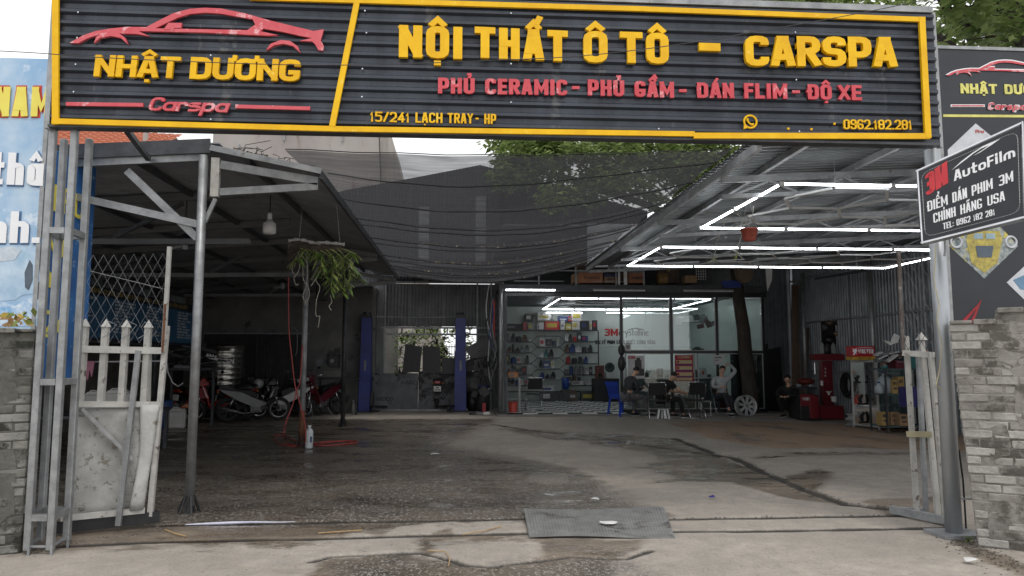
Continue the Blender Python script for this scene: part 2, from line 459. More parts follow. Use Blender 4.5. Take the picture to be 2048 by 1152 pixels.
# ================================================================== GROUND
def sdist(px, py, poly):
    """signed distance to polygon (inside positive), arrays"""
    n = len(poly); d = np.full(px.shape, 1e9); ins = np.zeros(px.shape, bool)
    for i in range(n):
        ax, ay = poly[i]; bx, by = poly[(i + 1) % n]
        ex, ey = bx - ax, by - ay; wx, wy = px - ax, py - ay
        t = np.clip((wx * ex + wy * ey) / (ex * ex + ey * ey + 1e-12), 0, 1)
        d = np.minimum(d, (wx - ex * t) ** 2 + (wy - ey * t) ** 2)
        c = ((ay <= py) & (by > py)) | ((ay > py) & (by <= py))
        with np.errstate(divide='ignore', invalid='ignore'):
            ins ^= c & (px < (bx - ax) * (py - ay) / ((by - ay) if by != ay else 1e-9) + ax)
    return np.where(ins, 1, -1) * np.sqrt(d)
def ldist(px, py, line):
    d = np.full(px.shape, 1e9)
    for (ax, ay), (bx, by) in zip(line[:-1], line[1:]):
        ex, ey = bx - ax, by - ay; wx, wy = px - ax, py - ay
        t = np.clip((wx * ex + wy * ey) / (ex * ex + ey * ey + 1e-12), 0, 1)
        d = np.minimum(d, (wx - ex * t) ** 2 + (wy - ey * t) ** 2)
    return np.sqrt(d)
def gp(pts): return [tuple(G(a, b).xy) for a, b in pts]

wet_polys = [(gp([(-500, 838), (985, 838), (965, 850), (940, 862), (905, 880), (885, 897), (930, 905), (1005, 918), (1100, 930), (1165, 948), (1195, 972),
                  (1185, 990), (1225, 1005), (1300, 1020), (1345, 1033), (1050, 1040), (1048, 1068), (1030, 1076), (860, 1078), (850, 1068),
                  (700, 1064), (640, 1082), (560, 1092), (330, 1090), (120, 1100), (-100, 1120)]), 1.0),
             (gp([(1060, 1074), (1300, 1078), (1270, 1100), (1225, 1125), (1240, 1200), (520, 1200), (600, 1150), (650, 1117), (760, 1108),
                  (820, 1104), (868, 1112), (960, 1134), (1060, 1122), (1072, 1108)]), .72),
             (gp([(840, 1074), (862, 1074), (868, 1108), (835, 1106)]), .8),
             (gp([(1000, 857), (1150, 862), (1350, 878), (1420, 905), (1530, 950), (1620, 988), (1700, 1012), (1570, 995), (1460, 965), (1370, 962),
                  (1290, 968), (1400, 945), (1270, 935), (1330, 925), (1300, 905), (1160, 885), (1080, 875)]), 1.0),
             (gp([(1300, 925), (1380, 918), (1440, 925), (1560, 962), (1500, 968), (1380, 960), (1310, 945)]), .95),
             (gp([(1560, 955), (1640, 935), (1675, 948), (1640, 985), (1590, 975)]), .8),
             (gp([(1480, 915), (1560, 903), (1850, 903), (1850, 910), (1600, 914), (1500, 925)]), .55),
             (gp([(1720, 1000), (1900, 990), (1900, 1040), (1760, 1032)]), .7),
             (gp([(1860, 1060), (1960, 1085), (2100, 1150), (2050, 1160), (1950, 1120)]), .7)]
dry_polys = [gp([(775, 1068), (800, 1052), (905, 1040), (930, 1046), (850, 1068)]),
             gp([(905, 1066), (905, 1048), (960, 1041), (1044, 1041), (1050, 1062), (990, 1067)]),
             gp([(1060, 948), (1130, 945), (1140, 965), (1090, 968), (1050, 958)])]
agg_polys = [gp([(-200, 900), (300, 880), (700, 872), (880, 890), (990, 905), (1110, 928), (1210, 970), (1290, 1015), (1340, 1036), (1040, 1042), (700, 1050), (-200, 1060)]),
             gp([(720, 1112), (960, 1136), (1070, 1120), (1260, 1112), (1330, 1200), (640, 1200)])]
brick_poly = gp([(1335, 846), (1480, 842), (1800, 850), (2100, 860), (2100, 905), (1700, 896), (1545, 897), (1420, 876)])
crack_lines = [gp([(985, 848), (1060, 860), (1200, 874), (1290, 890), (1400, 905), (1470, 915), (1530, 945), (1600, 975), (1690, 1008), (1800, 1018)]),
               gp([(1350, 876), (1400, 895), (1440, 912)]),
               gp([(620, 1122), (660, 1112), (760, 1106), (840, 1104), (880, 1112), (930, 1128), (980, 1132), (1060, 1122), (1140, 1112), (1250, 1118), (1300, 1100)])]
joint_lines = [gp([(120, 1092), (340, 1082), (640, 1076), (900, 1068), (1050, 1066)]), gp([(330, 1050), (640, 1043), (1050, 1036)]),
               gp([(1335, 1038), (1600, 1034), (1850, 1030)]), gp([(1345, 1063), (1600, 1060), (1900, 1054)])]

def axis(lo, hi, fine_lo, fine_hi, step):
    a = [fine_lo]
    while a[-1] < fine_hi: a.append(a[-1] + step(a[-1]))
    b = [fine_lo]; s_ = .1
    while b[-1] > lo: s_ *= 1.35; b.append(b[-1] - s_)
    s_ = .1
    while a[-1] < hi: s_ *= 1.35; a.append(a[-1] + s_)
    return np.array(b[:0:-1] + a)
xs = axis(-300, 300, -6.5, 9.0, lambda v: .04)
ys = axis(-60, 600, 3.8, 22.5, lambda v: .022 + max(0, v - 6.5) * .006)
GX, GY = np.meshgrid(xs, ys); gx = GX.ravel(); gy = GY.ravel()
sm = lambda d, s_: np.clip(d / (2 * s_) + .5, 0, 1)
wet = np.zeros_like(gx)
for i_, (pl, k) in enumerate(wet_polys): wet = np.maximum(wet, k * sm(sdist(gx, gy, pl), (.42 if i_ == 0 else .11) + np.clip(gy - 8, 0, 10) * .03))
for pl in dry_polys: wet = wet * (1 - .85 * sm(sdist(gx, gy, pl), .05))
agg = np.zeros_like(gx)
for pl in agg_polys: agg = np.maximum(agg, sm(sdist(gx, gy, pl), .5))
brk = sm(sdist(gx, gy, brick_poly), .15)
ck = np.full(gx.shape, 1e9)
for ln in crack_lines: ck = np.minimum(ck, ldist(gx, gy, ln) * (1 if ln is not crack_lines[2] else 2.5))
jn = np.full(gx.shape, 1e9)
JW = .075
for ln in joint_lines: jn = np.minimum(jn, ldist(gx, gy, ln))
rng = np.random.default_rng(3)
def lump(sc, n=26):
    o = np.zeros_like(gx)
    for i in range(n):
        a = rng.uniform(0, 2 * PI); k = sc * rng.uniform(.5, 1.8); o += np.sin(gx * k * math.cos(a) + gy * k * math.sin(a) + rng.uniform(0, 7))
    return o / math.sqrt(n)
near = ((np.abs(gx) < 11) & (gy < 24)).astype(float)
ckw = np.clip(1 - (ck + lump(14) * .018) / .13, 0, 1); jnw = np.clip(1 - (jn + lump(11) * .008) / .075, 0, 1)
gz = near * (lump(1.4) * .004 + lump(6) * .0015 - ckw * .035 - jnw * .022)
gz = gz - .004 * wet * near
gm = bpy.data.meshes.new('ground'); nx, ny = len(xs), len(ys)
idx = (np.arange(ny - 1)[:, None] * nx + np.arange(nx - 1)[None, :]).ravel()
quads = np.stack([idx, idx + 1, idx + nx + 1, idx + nx], 1)
gm.vertices.add(nx * ny); gm.vertices.foreach_set('co', np.stack([gx, gy, gz], 1).ravel())
gm.loops.add(len(quads) * 4); gm.loops.foreach_set('vertex_index', quads.ravel())
gm.polygons.add(len(quads)); gm.polygons.foreach_set('loop_start', np.arange(len(quads)) * 4)
gm.polygons.foreach_set('loop_total', np.full(len(quads), 4)); gm.polygons.foreach_set('use_smooth', np.ones(len(quads), bool))
gm.update(calc_edges=True)
for nm, arr in (('wet', wet), ('agg', agg), ('brk', brk), ('crk', np.maximum(ckw, jnw))):
    a = gm.attributes.new(nm, 'FLOAT', 'POINT'); a.data.foreach_set('value', arr.astype(np.float32))
go = bpy.data.objects.new('ground', gm); COL.objects.link(go); go['kind'] = 'structure'

def ground_material():
    m = bpy.data.materials.new('yard_concrete'); m.use_nodes = True; n = m.node_tree.nodes; l = m.node_tree.links; b = n['Principled BSDF']
    tc = n.new('ShaderNodeTexCoord'); obj = tc.outputs['Object']
    def at(a): x = n.new('ShaderNodeAttribute'); x.attribute_name = a; return x.outputs['Fac']
    def noise(sc_, det=6, ro=.6, st=None):
        x = n.new('ShaderNodeTexNoise'); x.inputs['Scale'].default_value = sc_; x.inputs['Detail'].default_value = det; x.inputs['Roughness'].default_value = ro
        if st:
            mp = n.new('ShaderNodeMapping'); mp.inputs['Scale'].default_value = st; l.new(obj, mp.inputs['Vector']); l.new(mp.outputs['Vector'], x.inputs['Vector'])
        else: l.new(obj, x.inputs['Vector'])
        return x.outputs['Fac']
    def mth(op, a, b_=None, c=None, clamp=False):
        x = n.new('ShaderNodeMath'); x.operation = op; x.use_clamp = clamp
        for i, q in enumerate((a, b_, c)):
            if q is None: continue
            if isinstance(q, (int, float)): x.inputs[i].default_value = q
            else: l.new(q, x.inputs[i])
        return x.outputs[0]
    def mr(v, a, b_, c=0, d=1):
        x = n.new('ShaderNodeMapRange'); l.new(v, x.inputs['Value'])
        for k, q in zip(('From Min', 'From Max', 'To Min', 'To Max'), (a, b_, c, d)): x.inputs[k].default_value = q
        return x.outputs['Result']
    def mix(f, a, b_, mode='MIX'):
        x = n.new('ShaderNodeMix'); x.data_type = 'RGBA'; x.blend_type = mode
        for k, q in (('Factor', f), ('A', a), ('B', b_)):
            if isinstance(q, tuple): x.inputs[k].default_value = (*q, 1)
            elif isinstance(q, float): x.inputs[k].default_value = q
            else: l.new(q, x.inputs[k])
        return x.outputs['Result']
    big = noise(.9, 5); mid = noise(5, 8, .7); fine = noise(45, 5, .7); vfine = noise(160, 3, .7)
    dry = mix(mr(big, .35, .65), (.30, .265, .225), (.435, .385, .33))
    dry = mix(mr(mid, .35, .7, 0, .85), dry, (.235, .215, .19))
    dry = mix(mr(fine, .50, .72, 0, .45), dry, (.52, .48, .44))
    dry = mix(mr(vfine, .55, .66, 0, .55), dry, (.12, .11, .10))
    # exposed pebbles
    vo = n.new('ShaderNodeTexVoronoi'); vo.inputs['Scale'].default_value = 40; l.new(obj, vo.inputs['Vector'])
    peb = mr(vo.outputs['Distance'], .22, .42, 1, 0)
    pc = mix(mr(vo.outputs['Color'], .2, .9), (.13, .11, .09), (.50, .48, .44))
    agf = mth('MULTIPLY', mr(mth('ADD', at('agg'), mth('MULTIPLY', mth('SUBTRACT', mid, .5), 1.1)), .35, .65), peb)
    agf = mth('MULTIPLY', agf, mr(noise(1.6, 5), .36, .56, .25, 1))
    base_agg = mix(mth('MULTIPLY', mr(mth('ADD', at('agg'), mth('SUBTRACT', mid, .5)), .35, .65), .75), dry, (.13, .115, .10))
    col = base_agg
    # scattered pale grit everywhere
    v2 = n.new('ShaderNodeTexVoronoi'); v2.inputs['Scale'].default_value = 17; l.new(obj, v2.inputs['Vector'])
    grit = mth('MULTIPLY', mr(v2.outputs['Distance'], .04, .10, 1, 0), mr(noise(2.4, 3), .52, .64))
    col = mix(mth('MULTIPLY', grit, .8), col, (.55, .53, .50))
    # clay pavers laid diagonally far on the right
    bk = n.new('ShaderNodeTexBrick'); bk.inputs['Scale'].default_value = 4.2; bk.inputs['Color1'].default_value = (.46, .27, .15, 1)
    bk.inputs['Color2'].default_value = (.36, .22, .13, 1); bk.inputs['Mortar'].default_value = (.17, .14, .11, 1); bk.inputs['Mortar Size'].default_value = .03
    mp = n.new('ShaderNodeMapping'); mp.inputs['Rotation'].default_value = (0, 0, .35); l.new(obj, mp.inputs['Vector']); l.new(mp.outputs['Vector'], bk.inputs['Vector'])
    brk_ = mr(mth('ADD', at('brk'), mth('MULTIPLY', mth('SUBTRACT', mid, .5), 1.6)), .3, .75, 0, .85)
    bcol = mix(mr(noise(1.3, 6, .7, (1, .35, 1)), .5, .64, 0, .8), bk.outputs['Color'], (.055, .045, .04))
    bcol = mix(mr(noise(2.2, 4), .45, .7, 0, .6), bcol, (.27, .24, .21))
    col = mix(brk_, col, bcol)
    # wet
    wn = noise(2.6, 10, .78, (.8, 1.3, 1))
    wf = mr(mth('ADD', at('wet'), mth('MULTIPLY', mth('SUBTRACT', wn, .5), 1.7)), .36, .60)
    spl = mth('MULTIPLY', mr(noise(.75, 7, .72, (.6, 1.6, 1)), .60, .63), .45)
    wf = mth('MAXIMUM', wf, mth('MULTIPLY', spl, mr(at('wet'), -1, 1, .5, .5)))
    wetcol = mix(mr(noise(1.1, 7, .7, (.7, 1.3, 1)), .38, .62), (.30, .27, .24), (.66, .59, .51))
    col = mix(wf, col, mix(1.0, col, wetcol, 'MULTIPLY'))
    stain = mr(noise(.55, 8, .75, (1, .6, 1)), .55, .70, 0, .55)
    col = mix(mth('MULTIPLY', stain, wf), col, (.055, .038, .024))
    col = mix(mth('MULTIPLY', agf, .85), col, pc)
    spk = mth('MULTIPLY', mr(vfine, .55, .66), mth('MULTIPLY', wf, mr(noise(1.1, 4), .35, .6, .2, .8)))
    col = mix(mth('MULTIPLY', spk, .6), col, (.30, .28, .25))
    sp2 = mr(noise(34, 4, .75, (1, .42, 1)), .545, .60)
    aggz = mr(mth('ADD', at('agg'), mth('MULTIPLY', mth('SUBTRACT', mid, .5), 1.1)), .35, .65)
    col = mix(mth('MULTIPLY', sp2, mth('ADD', mth('MULTIPLY', aggz, .42), mth('MULTIPLY', wf, .16))), col, mix(mr(vfine, .3, .7), (.30, .27, .24), (.58, .55, .51)))
    sp3 = mr(noise(26, 5, .8, (1, .5, 1)), .57, .64)
    col = mix(mth('MULTIPLY', sp3, .42), col, (.085, .075, .065))
    ck_ = mr(mth('ADD', at('crk'), mth('MULTIPLY', mth('SUBTRACT', fine, .5), .7)), .22, .60)
    col = mix(mth('MULTIPLY', ck_, .93), col, (.022, .019, .016))
    l.new(col, b.inputs['Base Color'])
    pud = mth('MULTIPLY', wf, mr(noise(1.3, 6, .6, (.6, 1.5, 1)), .44, .60))
    ro = mth('SUBTRACT', mth('SUBTRACT', .86, mth('MULTIPLY', wf, .30)), mth('MULTIPLY', pud, .46))
    l.new(ro, b.inputs['Roughness'])
    h = mth('ADD', mth('MULTIPLY', mth('ADD', fine, mth('MULTIPLY', mid, 1.3)), mth('SUBTRACT', 1.0, mth('MULTIPLY', pud, .93))), mth('MULTIPLY', agf, 1.1))
    bp = n.new('ShaderNodeBump'); bp.inputs['Strength'].default_value = .8; bp.inputs['Distance'].default_value = .007
    l.new(h, bp.inputs['Height']); l.new(bp.outputs['Normal'], b.inputs['Normal'])
    return m
gm.materials.append(ground_material())

# rough edge rubble along the broken joint and at the foot of the right wall: nobody could count it
mat('rubble', (.14, .125, .11), (.07, .06, .05), rough=.9, scale=20)
rb = MB()
for ln, k, sp in ((crack_lines[0], 520, .07), (joint_lines[2], 120, .03), (gp([(1900, 1075), (1960, 1100), (2060, 1150)]), 260, .10), (gp([(50, 1110), (140, 1085), (330, 1060)]), 160, .05)):
    for i in range(k):
        j = random.randrange(len(ln) - 1); t = rnd(); a = Vector(ln[j]); b_ = Vector(ln[j + 1]); q = a + (b_ - a) * t
        s_ = uni(.003, .009); rb.ball((q.x + random.gauss(0, sp), q.y + random.gauss(0, sp), s_ * .2), (s_ * uni(.8, 1.8), s_, s_ * .6), 5, 3)
rb.build('rubble', 'rubble', kind='stuff', label='loose crumbs of broken concrete along the cracked joints', cat='rubble')

# litter and small things on the ground
mat('twig', (.45, .30, .14), (.3, .2, .1), rough=.8)
mat('paper_bit', (.75, .75, .74), rough=.7)
mat('sack_blue', (.62, .64, .74), (.5, .5, .62), rough=.6)
def ribbon(mb, pts, w_, z=.012):
    mb.tube([(a, b, z) for a, b in gp(pts)], w_ / 2, 5)
for lab, pts, w_ in (('orange twig lying on the dark threshold strip left of centre', [(636, 1069), (680, 1066), (725, 1063)], .012),
                     ('curved yellow stem beside the foot of the left gate leaf', [(330, 1062), (350, 1070), (372, 1075)], .012),
                     ('thin curved twig beside the pale patch at the lower middle', [(855, 1104), (890, 1106), (900, 1120), (897, 1135)], .009),
                     ('dry twig lying across the threshold near the mat', [(925, 1072), (970, 1064), (1003, 1055)], .010)):
    t = MB(); ribbon(t, pts, w_); t.build('twig', 'twig', label=lab, cat='twig', group='dry twigs on the ground')
for lab, (a, b_), s_ in (('white crumpled paper scrap left of centre on the wet concrete', (870, 912), .07), ('small white rag lying above the tread mat', (1190, 1004), .06),
                         ('white plastic scrap lying on the tread mat', (1213, 1053), .09), ('small dark blue cap on the dry concrete', (1424, 999), .035),
                         ('white litter scrap at the far right lower corner', (1941, 1128), .06)):
    q = G(a, b_); t = MB(); k = 7
    pts = [(q.x + s_ * math.cos(i * 2 * PI / k) * uni(.6, 1.2), q.y + s_ * .8 * math.sin(i * 2 * PI / k) * uni(.6, 1.2), .022 + uni(0, .02)) for i in range(k)]
    t.prism3(pts, (0, 0, .006))
    t.build('litter_scrap', mat('cap_blue', (.03, .03, .25)) if 'blue' in lab else 'paper_bit', label=lab, cat='litter')
t = MB(); rr_ = [G(a, b_) for a, b_ in ((370, 1052), (420, 1050), (470, 1048), (500, 1047), (560, 1047), (590, 1046))]
t.tube([(p.x, p.y, .012) for p in rr_], [.004, .012, .014, .010, .005, .003], 6)
t.build('plastic_strip', 'sack_blue', label='pale crumpled plastic strip lying in the gate joint', cat='plastic strip')

# ridged tread mat
mat('tread_metal', (.25, .25, .245), (.17, .17, .165), rough=.55, metal=.15, scale=6, spot=(.09, .085, .08), sscale=2.2, sthr=.55, bump=.2)
c00, c10, c11, c01 = G(1058, 1078), G(1350, 1078), G(1328, 1021), G(1047, 1022)
tm = thing('tread_mat', 'grey ridged metal tread mat lying over the threshold joint', 'mat', ((c00.x + c11.x) / 2, (c00.y + c11.y) / 2, 0))
def matp(u, v, z): q = (c00 * (1 - u) + c10 * u) * (1 - v) + (c01 * (1 - u) + c11 * u) * v; return (q.x, q.y, z + .012 * math.sin(u * 5 + v * 3))
t = MB(); nn_ = 12
vs = [matp(i / nn_, j / nn_, z) for z in (.012, .024) for j in range(nn_ + 1) for i in range(nn_ + 1)]
K = (nn_ + 1) ** 2; fs = []
for j in range(nn_):
    for i in range(nn_):
        a = j * (nn_ + 1) + i; fs += [(a + K, a + K + 1, a + K + nn_ + 2, a + K + nn_ + 1), (a + 1, a, a + nn_ + 1, a + nn_ + 2)]
for i in range(nn_):
    a = i; b_ = nn_ * (nn_ + 1) + i; fs += [(a, a + 1, a + 1 + K, a + K), (b_ + 1, b_, b_ + K, b_ + 1 + K)]
    a = i * (nn_ + 1); b_ = a + nn_; fs += [(a + nn_ + 1, a, a + K, a + nn_ + 1 + K), (b_, b_ + nn_ + 1, b_ + nn_ + 1 + K, b_ + K)]
t.add(vs, fs); t.build('plate', 'tread_metal', tm)
t = MB()
for r_ in range(26):
    for c_ in range(46):
        u = (c_ + .5 + .5 * (r_ % 2)) / 47; v = (r_ + .5) / 26; p = Vector(matp(u, v, .024)); q = Vector(matp(u + (.008 if r_ % 2 else -.008), v + .018, .024))
        t.bar(p, q, .006, .008)
t.build('tread_ridges', 'tread_metal', tm, kind='stuff')

# ================================================================== LEFT SHED
Z = Vector((0, 0, 1)); XA = Vector((1, 0, 0)); YA = Vector((0, 1, 0))
sh = thing('left_shed', 'long dark metal shed on steel posts along the left side of the yard', 'shed', (-2.67, 7.72, 0))
# roof: a low ridge over the post line, slopes left and right, corrugated across
YF, YB = 7.72, 17.4
def zroof(x): return 3.72 - (-2.66 - x) * .066 if x < -2.66 else 3.72 - (x + 2.66) * .205
for a, b_ in ((YF, 12.0), (12.0, YB)):
    t = MB(); t.corr((-1.48, a, zroof(-1.48)), (0, b_ - a, 0), (-1.18, 0, zroof(-2.66) - zroof(-1.48)), .076, .010, (0, 0, 1)); t.build('roof_sheet', 'roof_dark', sh, True)
for a, b_ in ((YF, 12.0), (12.0, 17.4), (17.4, 22.8)):
    t = MB(); t.corr((-2.64, a, zroof(-2.66) + .004), (0, b_ - a, 0), (-5.6, 0, -5.6 * .066), .076, .010, (0, 0, 1)); t.build('roof_sheet', 'roof_dark', sh, True)
t = MB(); t.bar((-2.66, YF - .03, 3.745), (-2.66, YB, 3.745), .30, .012); t.build('ridge_cap', 'roof_dark', sh)
t = MB(); t.bar((-8.2, YF - .02, zroof(-8.2) + .0), (-2.60, YF - .02, zroof(-2.66) + .0), .02, .15); t.build('fascia', 'dark_steel', sh)
t = MB(); t.bar((-2.60, YF - .02, 3.70), (-1.46, YF - .02, 3.47), .03, .06); t.build('fascia', 'galv_dull', sh)
t = MB(); t.bar((-1.47, YF, 3.44), (-1.47, YB, 3.44), .03, .09); t.build('edge_beam', 'dark_steel', sh)
# front truss members in the plane of the first posts
for k_, (a, b_, w_) in enumerate((((-8.0, 3.24), (-2.70, 3.61), .085), ((-4.4, 3.27), (-2.71, 2.90), .075), ((-3.46, 3.46), (-2.72, 2.76), .075))):
    yy_ = YF + (.02, .02, .064)[k_]; t = MB(); t.bar((a[0], yy_, a[1]), (b_[0], yy_, b_[1]), .04, w_); t.build('truss_bar', 'galv', sh)
def bracket(Y, m, x0=-2.62):
    t = MB(); t.bar((x0 + .12, Y, 3.53), (-1.50, Y, 3.37), .04, .085); t.build('bracket_bar', m, sh)
    t = MB(); t.bar((x0 + .12, Y, 3.24), (-1.50, Y, 3.315), .04, .075); t.build('bracket_bar', m, sh)
    t = MB(); t.bar((x0 + .07, Y, 3.19), (x0 + .07, Y, 3.60), .085, .05); t.build('bracket_post', 'white_chipped' if m == 'galv' else m, sh)
    t = MB(); t.bar((x0 + .08, Y, 3.17), (x0 - .02, Y, 2.92), .03, .04); t.build('bracket_bar', m, sh)
bracket(YF + .02, 'galv'); bracket(13.3, 'zinc_dim'); bracket(17.3, 'galv_dull')
# posts
def post(Y, r_, m, x=-2.67, top=3.62, foot=True):
    t = MB(); t.cyl((x, Y, 0.06), (x, Y, top), r_, 14); p = t.build('post', m, sh, True)
    if foot:
        t = MB()
        for k in range(6):
            a = k * PI / 3; t.bar((x + r_ * math.cos(a), Y + r_ * math.sin(a), .17), (x + .11 * math.cos(a), Y + .11 * math.sin(a), .0), .016, .012)
        t.cyl((x, Y, 0), (x, Y, .07), .06, 8, .05); t.build('foot', 'black_steel', p)
post(7.72, .046, 'galv'); post(13.39, .048, 'galv_dull', -2.76, 3.55); post(17.3, .05, 'dark_steel', -2.66, 3.6)
t = MB(); t.cyl((-2.76, 13.39, .08), (-2.76, 13.39, .62), .052, 14); t.build('rusty_sleeve', 'rust', sh, True)
for Y in (9.6, 11.6, 13.3, 15.3, 17.35, 20): # cross rafters and purlins below the sheets
    t = MB(); t.bar((-8.1, Y, zroof(-8.1) - .09), (-2.66, Y, zroof(-2.66) - .07), .05, .10); t.build('rafter', 'zinc_dim', sh)
for x in (-7.4, -6.0, -4.75, -3.45, -2.25):
    t = MB(); t.bar((x, YF + .1, zroof(x) - .05), (x, 22.6 if x < -2.7 else YB, zroof(x) - .05), .05, .06); t.build('purlin', 'dark_steel', sh)
for x0, x1 in ((-6.3, -4.4), (-4.4, -2.7)): # sloping braces underneath
    for Y in (9.6, 13.3, 17.35):
        t = MB(); t.bar((x0, Y, 3.05), ((x0 + x1) / 2, Y, zroof(x0) - .1), .035, .05); t.build('brace', 'dark_steel', sh)
for Y in (9.6, 13.3, 17.35):
    t = MB(); t.bar((-6.3, Y, 2.98), (-2.7, Y, 3.02), .05, .07); t.build('tie_beam', 'zinc_dim', sh)
for Y in (9.2, 12.7, 16.6):
    t = MB(); t.cyl((-6.6, Y, 0), (-6.6, Y, 3.5), .05, 10); t.build('post', 'dark_steel', sh, True)
# strut from the sign frame down to the roof
t = MB(); a = P(255, 262, 6.35); b_ = P(297, 318, 7.68); t.bar(a, b_, .045, .045)
t.build('sign_strut', 'dark_steel', label='dark steel strut from the back of the big sign down to the left shed roof', cat='strut')

# dead leaves and twigs gathered on the shed roof
mat('leaf_dead', (.07, .055, .04), (.03, .025, .02), rough=.9)
t = MB()
for i in range(230):
    u = rnd() ** .8; x = -2.60 + u * .95; Y = 7.85 + rnd() * .5; s_ = uni(.02, .05); z = zroof(x) + .02 + rnd() * .07 * (1 - u * .6)
    a = Vector((x, Y, z)); d = Vector((uni(-1, 1), uni(-1, 1), uni(-.4, .5))).normalized() * s_; e = Vector((uni(-1, 1), uni(-1, 1), uni(-.4, .4))).normalized() * s_ * .5
    t.add([a - d, a + e, a + d, a - e], [(0, 1, 2, 3)])
for i in range(26):
    x = uni(-2.6, -1.75); a = Vector((x, 8.0 + rnd() * .3, zroof(x) + .03)); h = uni(.05, .22)
    t.tube([a, a + Vector((uni(-.05, .12), 0, h * .7)), a + Vector((uni(-.05, .3), 0, h * uni(.5, 1)))], .004, 4)
t.build('leaf_litter', 'leaf_dead', kind='stuff', label='dead leaves and dry twigs caught on the near edge of the left shed roof', cat='leaves')

# ================================================================== YARD WALLS AND WORKSHOP BACK
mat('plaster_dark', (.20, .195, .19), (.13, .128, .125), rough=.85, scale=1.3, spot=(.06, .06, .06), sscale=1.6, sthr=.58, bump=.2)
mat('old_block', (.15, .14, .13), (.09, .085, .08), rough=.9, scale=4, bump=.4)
bw = thing('workshop_back_wall', 'tall dark corrugated gable wall with an opening behind the car lift', 'wall', (-.8, 22.9, 0))
X0, X1, YW = -2.32, 1.15, 22.9
ox0, ox1, oz0, oz1 = -2.25, .55, 1.25, 2.52
gab = [(-8.3, 5.3), (-3.6, 6.77), (-1.5, 7.2), (.59, 7.65), (1.9, 7.35), (6.0, 6.3)]
# cladding in vertical strips, each its own sheet, gable top following the roof line
def gz_(x):
    for (a, b_), (c_, d_) in zip(gab[:-1], gab[1:]):
        if a <= x <= c_: return b_ + (d_ - b_) * (x - a) / (c_ - a)
    return 5.6
def clad(x0, x1, z0, z1f, m, parent, Y=YW, pitch=.10, amp=.022):
    t = MB(); t.corr((x0, Y, z0), (x1 - x0, 0, 0), (0, 0, 1), pitch, amp, (0, -1, 0), 'trap')
    h = len(t.v) // 2; t.v = t.v[:h] + [(x, y, z1f(x)) for x, y, z in t.v[:h]]
    return t.build('cladding_sheet', m, parent)
for k_ in range(5):
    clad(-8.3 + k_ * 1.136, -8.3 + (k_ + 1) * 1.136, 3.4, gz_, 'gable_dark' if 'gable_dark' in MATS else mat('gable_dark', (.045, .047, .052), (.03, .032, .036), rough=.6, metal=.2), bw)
xx = X0 - .3
while xx < 6.0:
    x1 = min(xx + 1.05, 6.0)
    z0 = oz1 + .02 if xx < ox1 - .1 else 0.0
    if xx < ox1 < x1 and z0 > 0: x1 = ox1
    if xx < 1.1:
        x1 = min(x1, 1.2) if x1 > 1.2 else x1
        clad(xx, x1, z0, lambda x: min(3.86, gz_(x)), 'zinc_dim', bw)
    clad(xx, x1, 3.9 if xx < 1.15 else 4.5, gz_, 'gable_dark' if 'gable_dark' in MATS else mat('gable_dark', (.045, .047, .052), (.03, .032, .036), rough=.6, metal=.2), bw, Y=YW if xx < 1.15 else 23.15)
    xx = x1
for x in (-1.15, .62):
    t = MB(); t.b2((x - .16, YW - .035, 3.9), (x + .16, YW - .028, gz_(x) - 1.0)); t.build('light_strip', mat('pale_panel', (.16, .165, .17), rough=.5), bw)
for z in (2.50, 2.30, 3.90):
    t = MB(); t.bar((X0 - .1 if z > 2.4 else ox0, YW - .05, z), (1.35, YW - .05, z), .05, .055); t.build('girt', 'galv_dull', bw)
for x in (ox0 - .05, -1.78, -1.1, -.4, .3):
    t = MB(); t.bar((x, YW - .045, 2.30), (x, YW - .045, 2.50), .04, .04); t.build('short_post', 'dark_steel', bw)
for x in (ox0 - .04, .52, .95):
    t = MB(); t.bar((x, YW - .07, 0), (x, YW - .07, 3.9), .05, .05); t.build('wall_post', 'galv_dull', bw)
t = MB(); t.b2((ox0 - .35, YW - .05, 0), (ox0 - .08, YW + .1, 3.86)); t.build('side_panel', 'zinc_dim', bw)
# board wall under the opening, printed film sheets over it
mat('board_print', (.16, .165, .175), (.10, .103, .11), rough=.7, scale=2, spot=(.02, .02, .022), sscale=1.1, sthr=.53)
lw = thing('low_board_wall', 'low wall of printed grey boards under the opening behind the car lift', 'wall', (-.9, 22.55, 0))
t = MB(); t.b2((-2.6, 22.5, 0.05), (-1.25, 22.58, 1.12)); t.build('board', 'board_print', lw)
t = MB(); t.b2((-1.24, 22.5, 0.05), (.56, 22.58, 1.18)); t.build('board', mat('board_sprayed', (.15, .155, .165), (.10, .103, .11), rough=.7, scale=2, spot=(.018, .018, .02), sscale=.9, sthr=.47), lw)
t = MB(); t.b2((-2.6, 22.44, 0.0), (.2, 22.56, .05)); t.build('bottom_rail', 'galv_dull', lw)
for s_, x0_, z_ in (('HADCO', -2.5, .30), ('MAD', -1.75, .78)):
    textpart(s_, (x0_, 22.495, z_), XA, Z, -YA, .12, .5, .025, mat('grey_ink', (.05, .05, .055)), lw, depth=.003)
for i, (x0, x1, z0, z1, tl, lab) in enumerate(((-1.72, -1.20, 1.15, 2.0, .1, 'leftmost black film panel leaning on the board wall'), (-1.12, -.58, 1.12, 1.93, -.04, 'second black film panel leaning on the board wall'),
                                      (-.55, -.02, 1.1, 1.58, 0, 'low black film panel beside the two taller ones'))):
    t = MB(); t.prism([(x0, z0), (x1, z0), (x1 + tl * .6, z1 - abs(tl) * .9), (x0 + .08 * (i == 0), z1)], .02, (0, 22.45, 0), XA, Z)
    t.build('film_panel', 'black_plastic', label=lab, cat='panel', group='dark panels on the board wall')
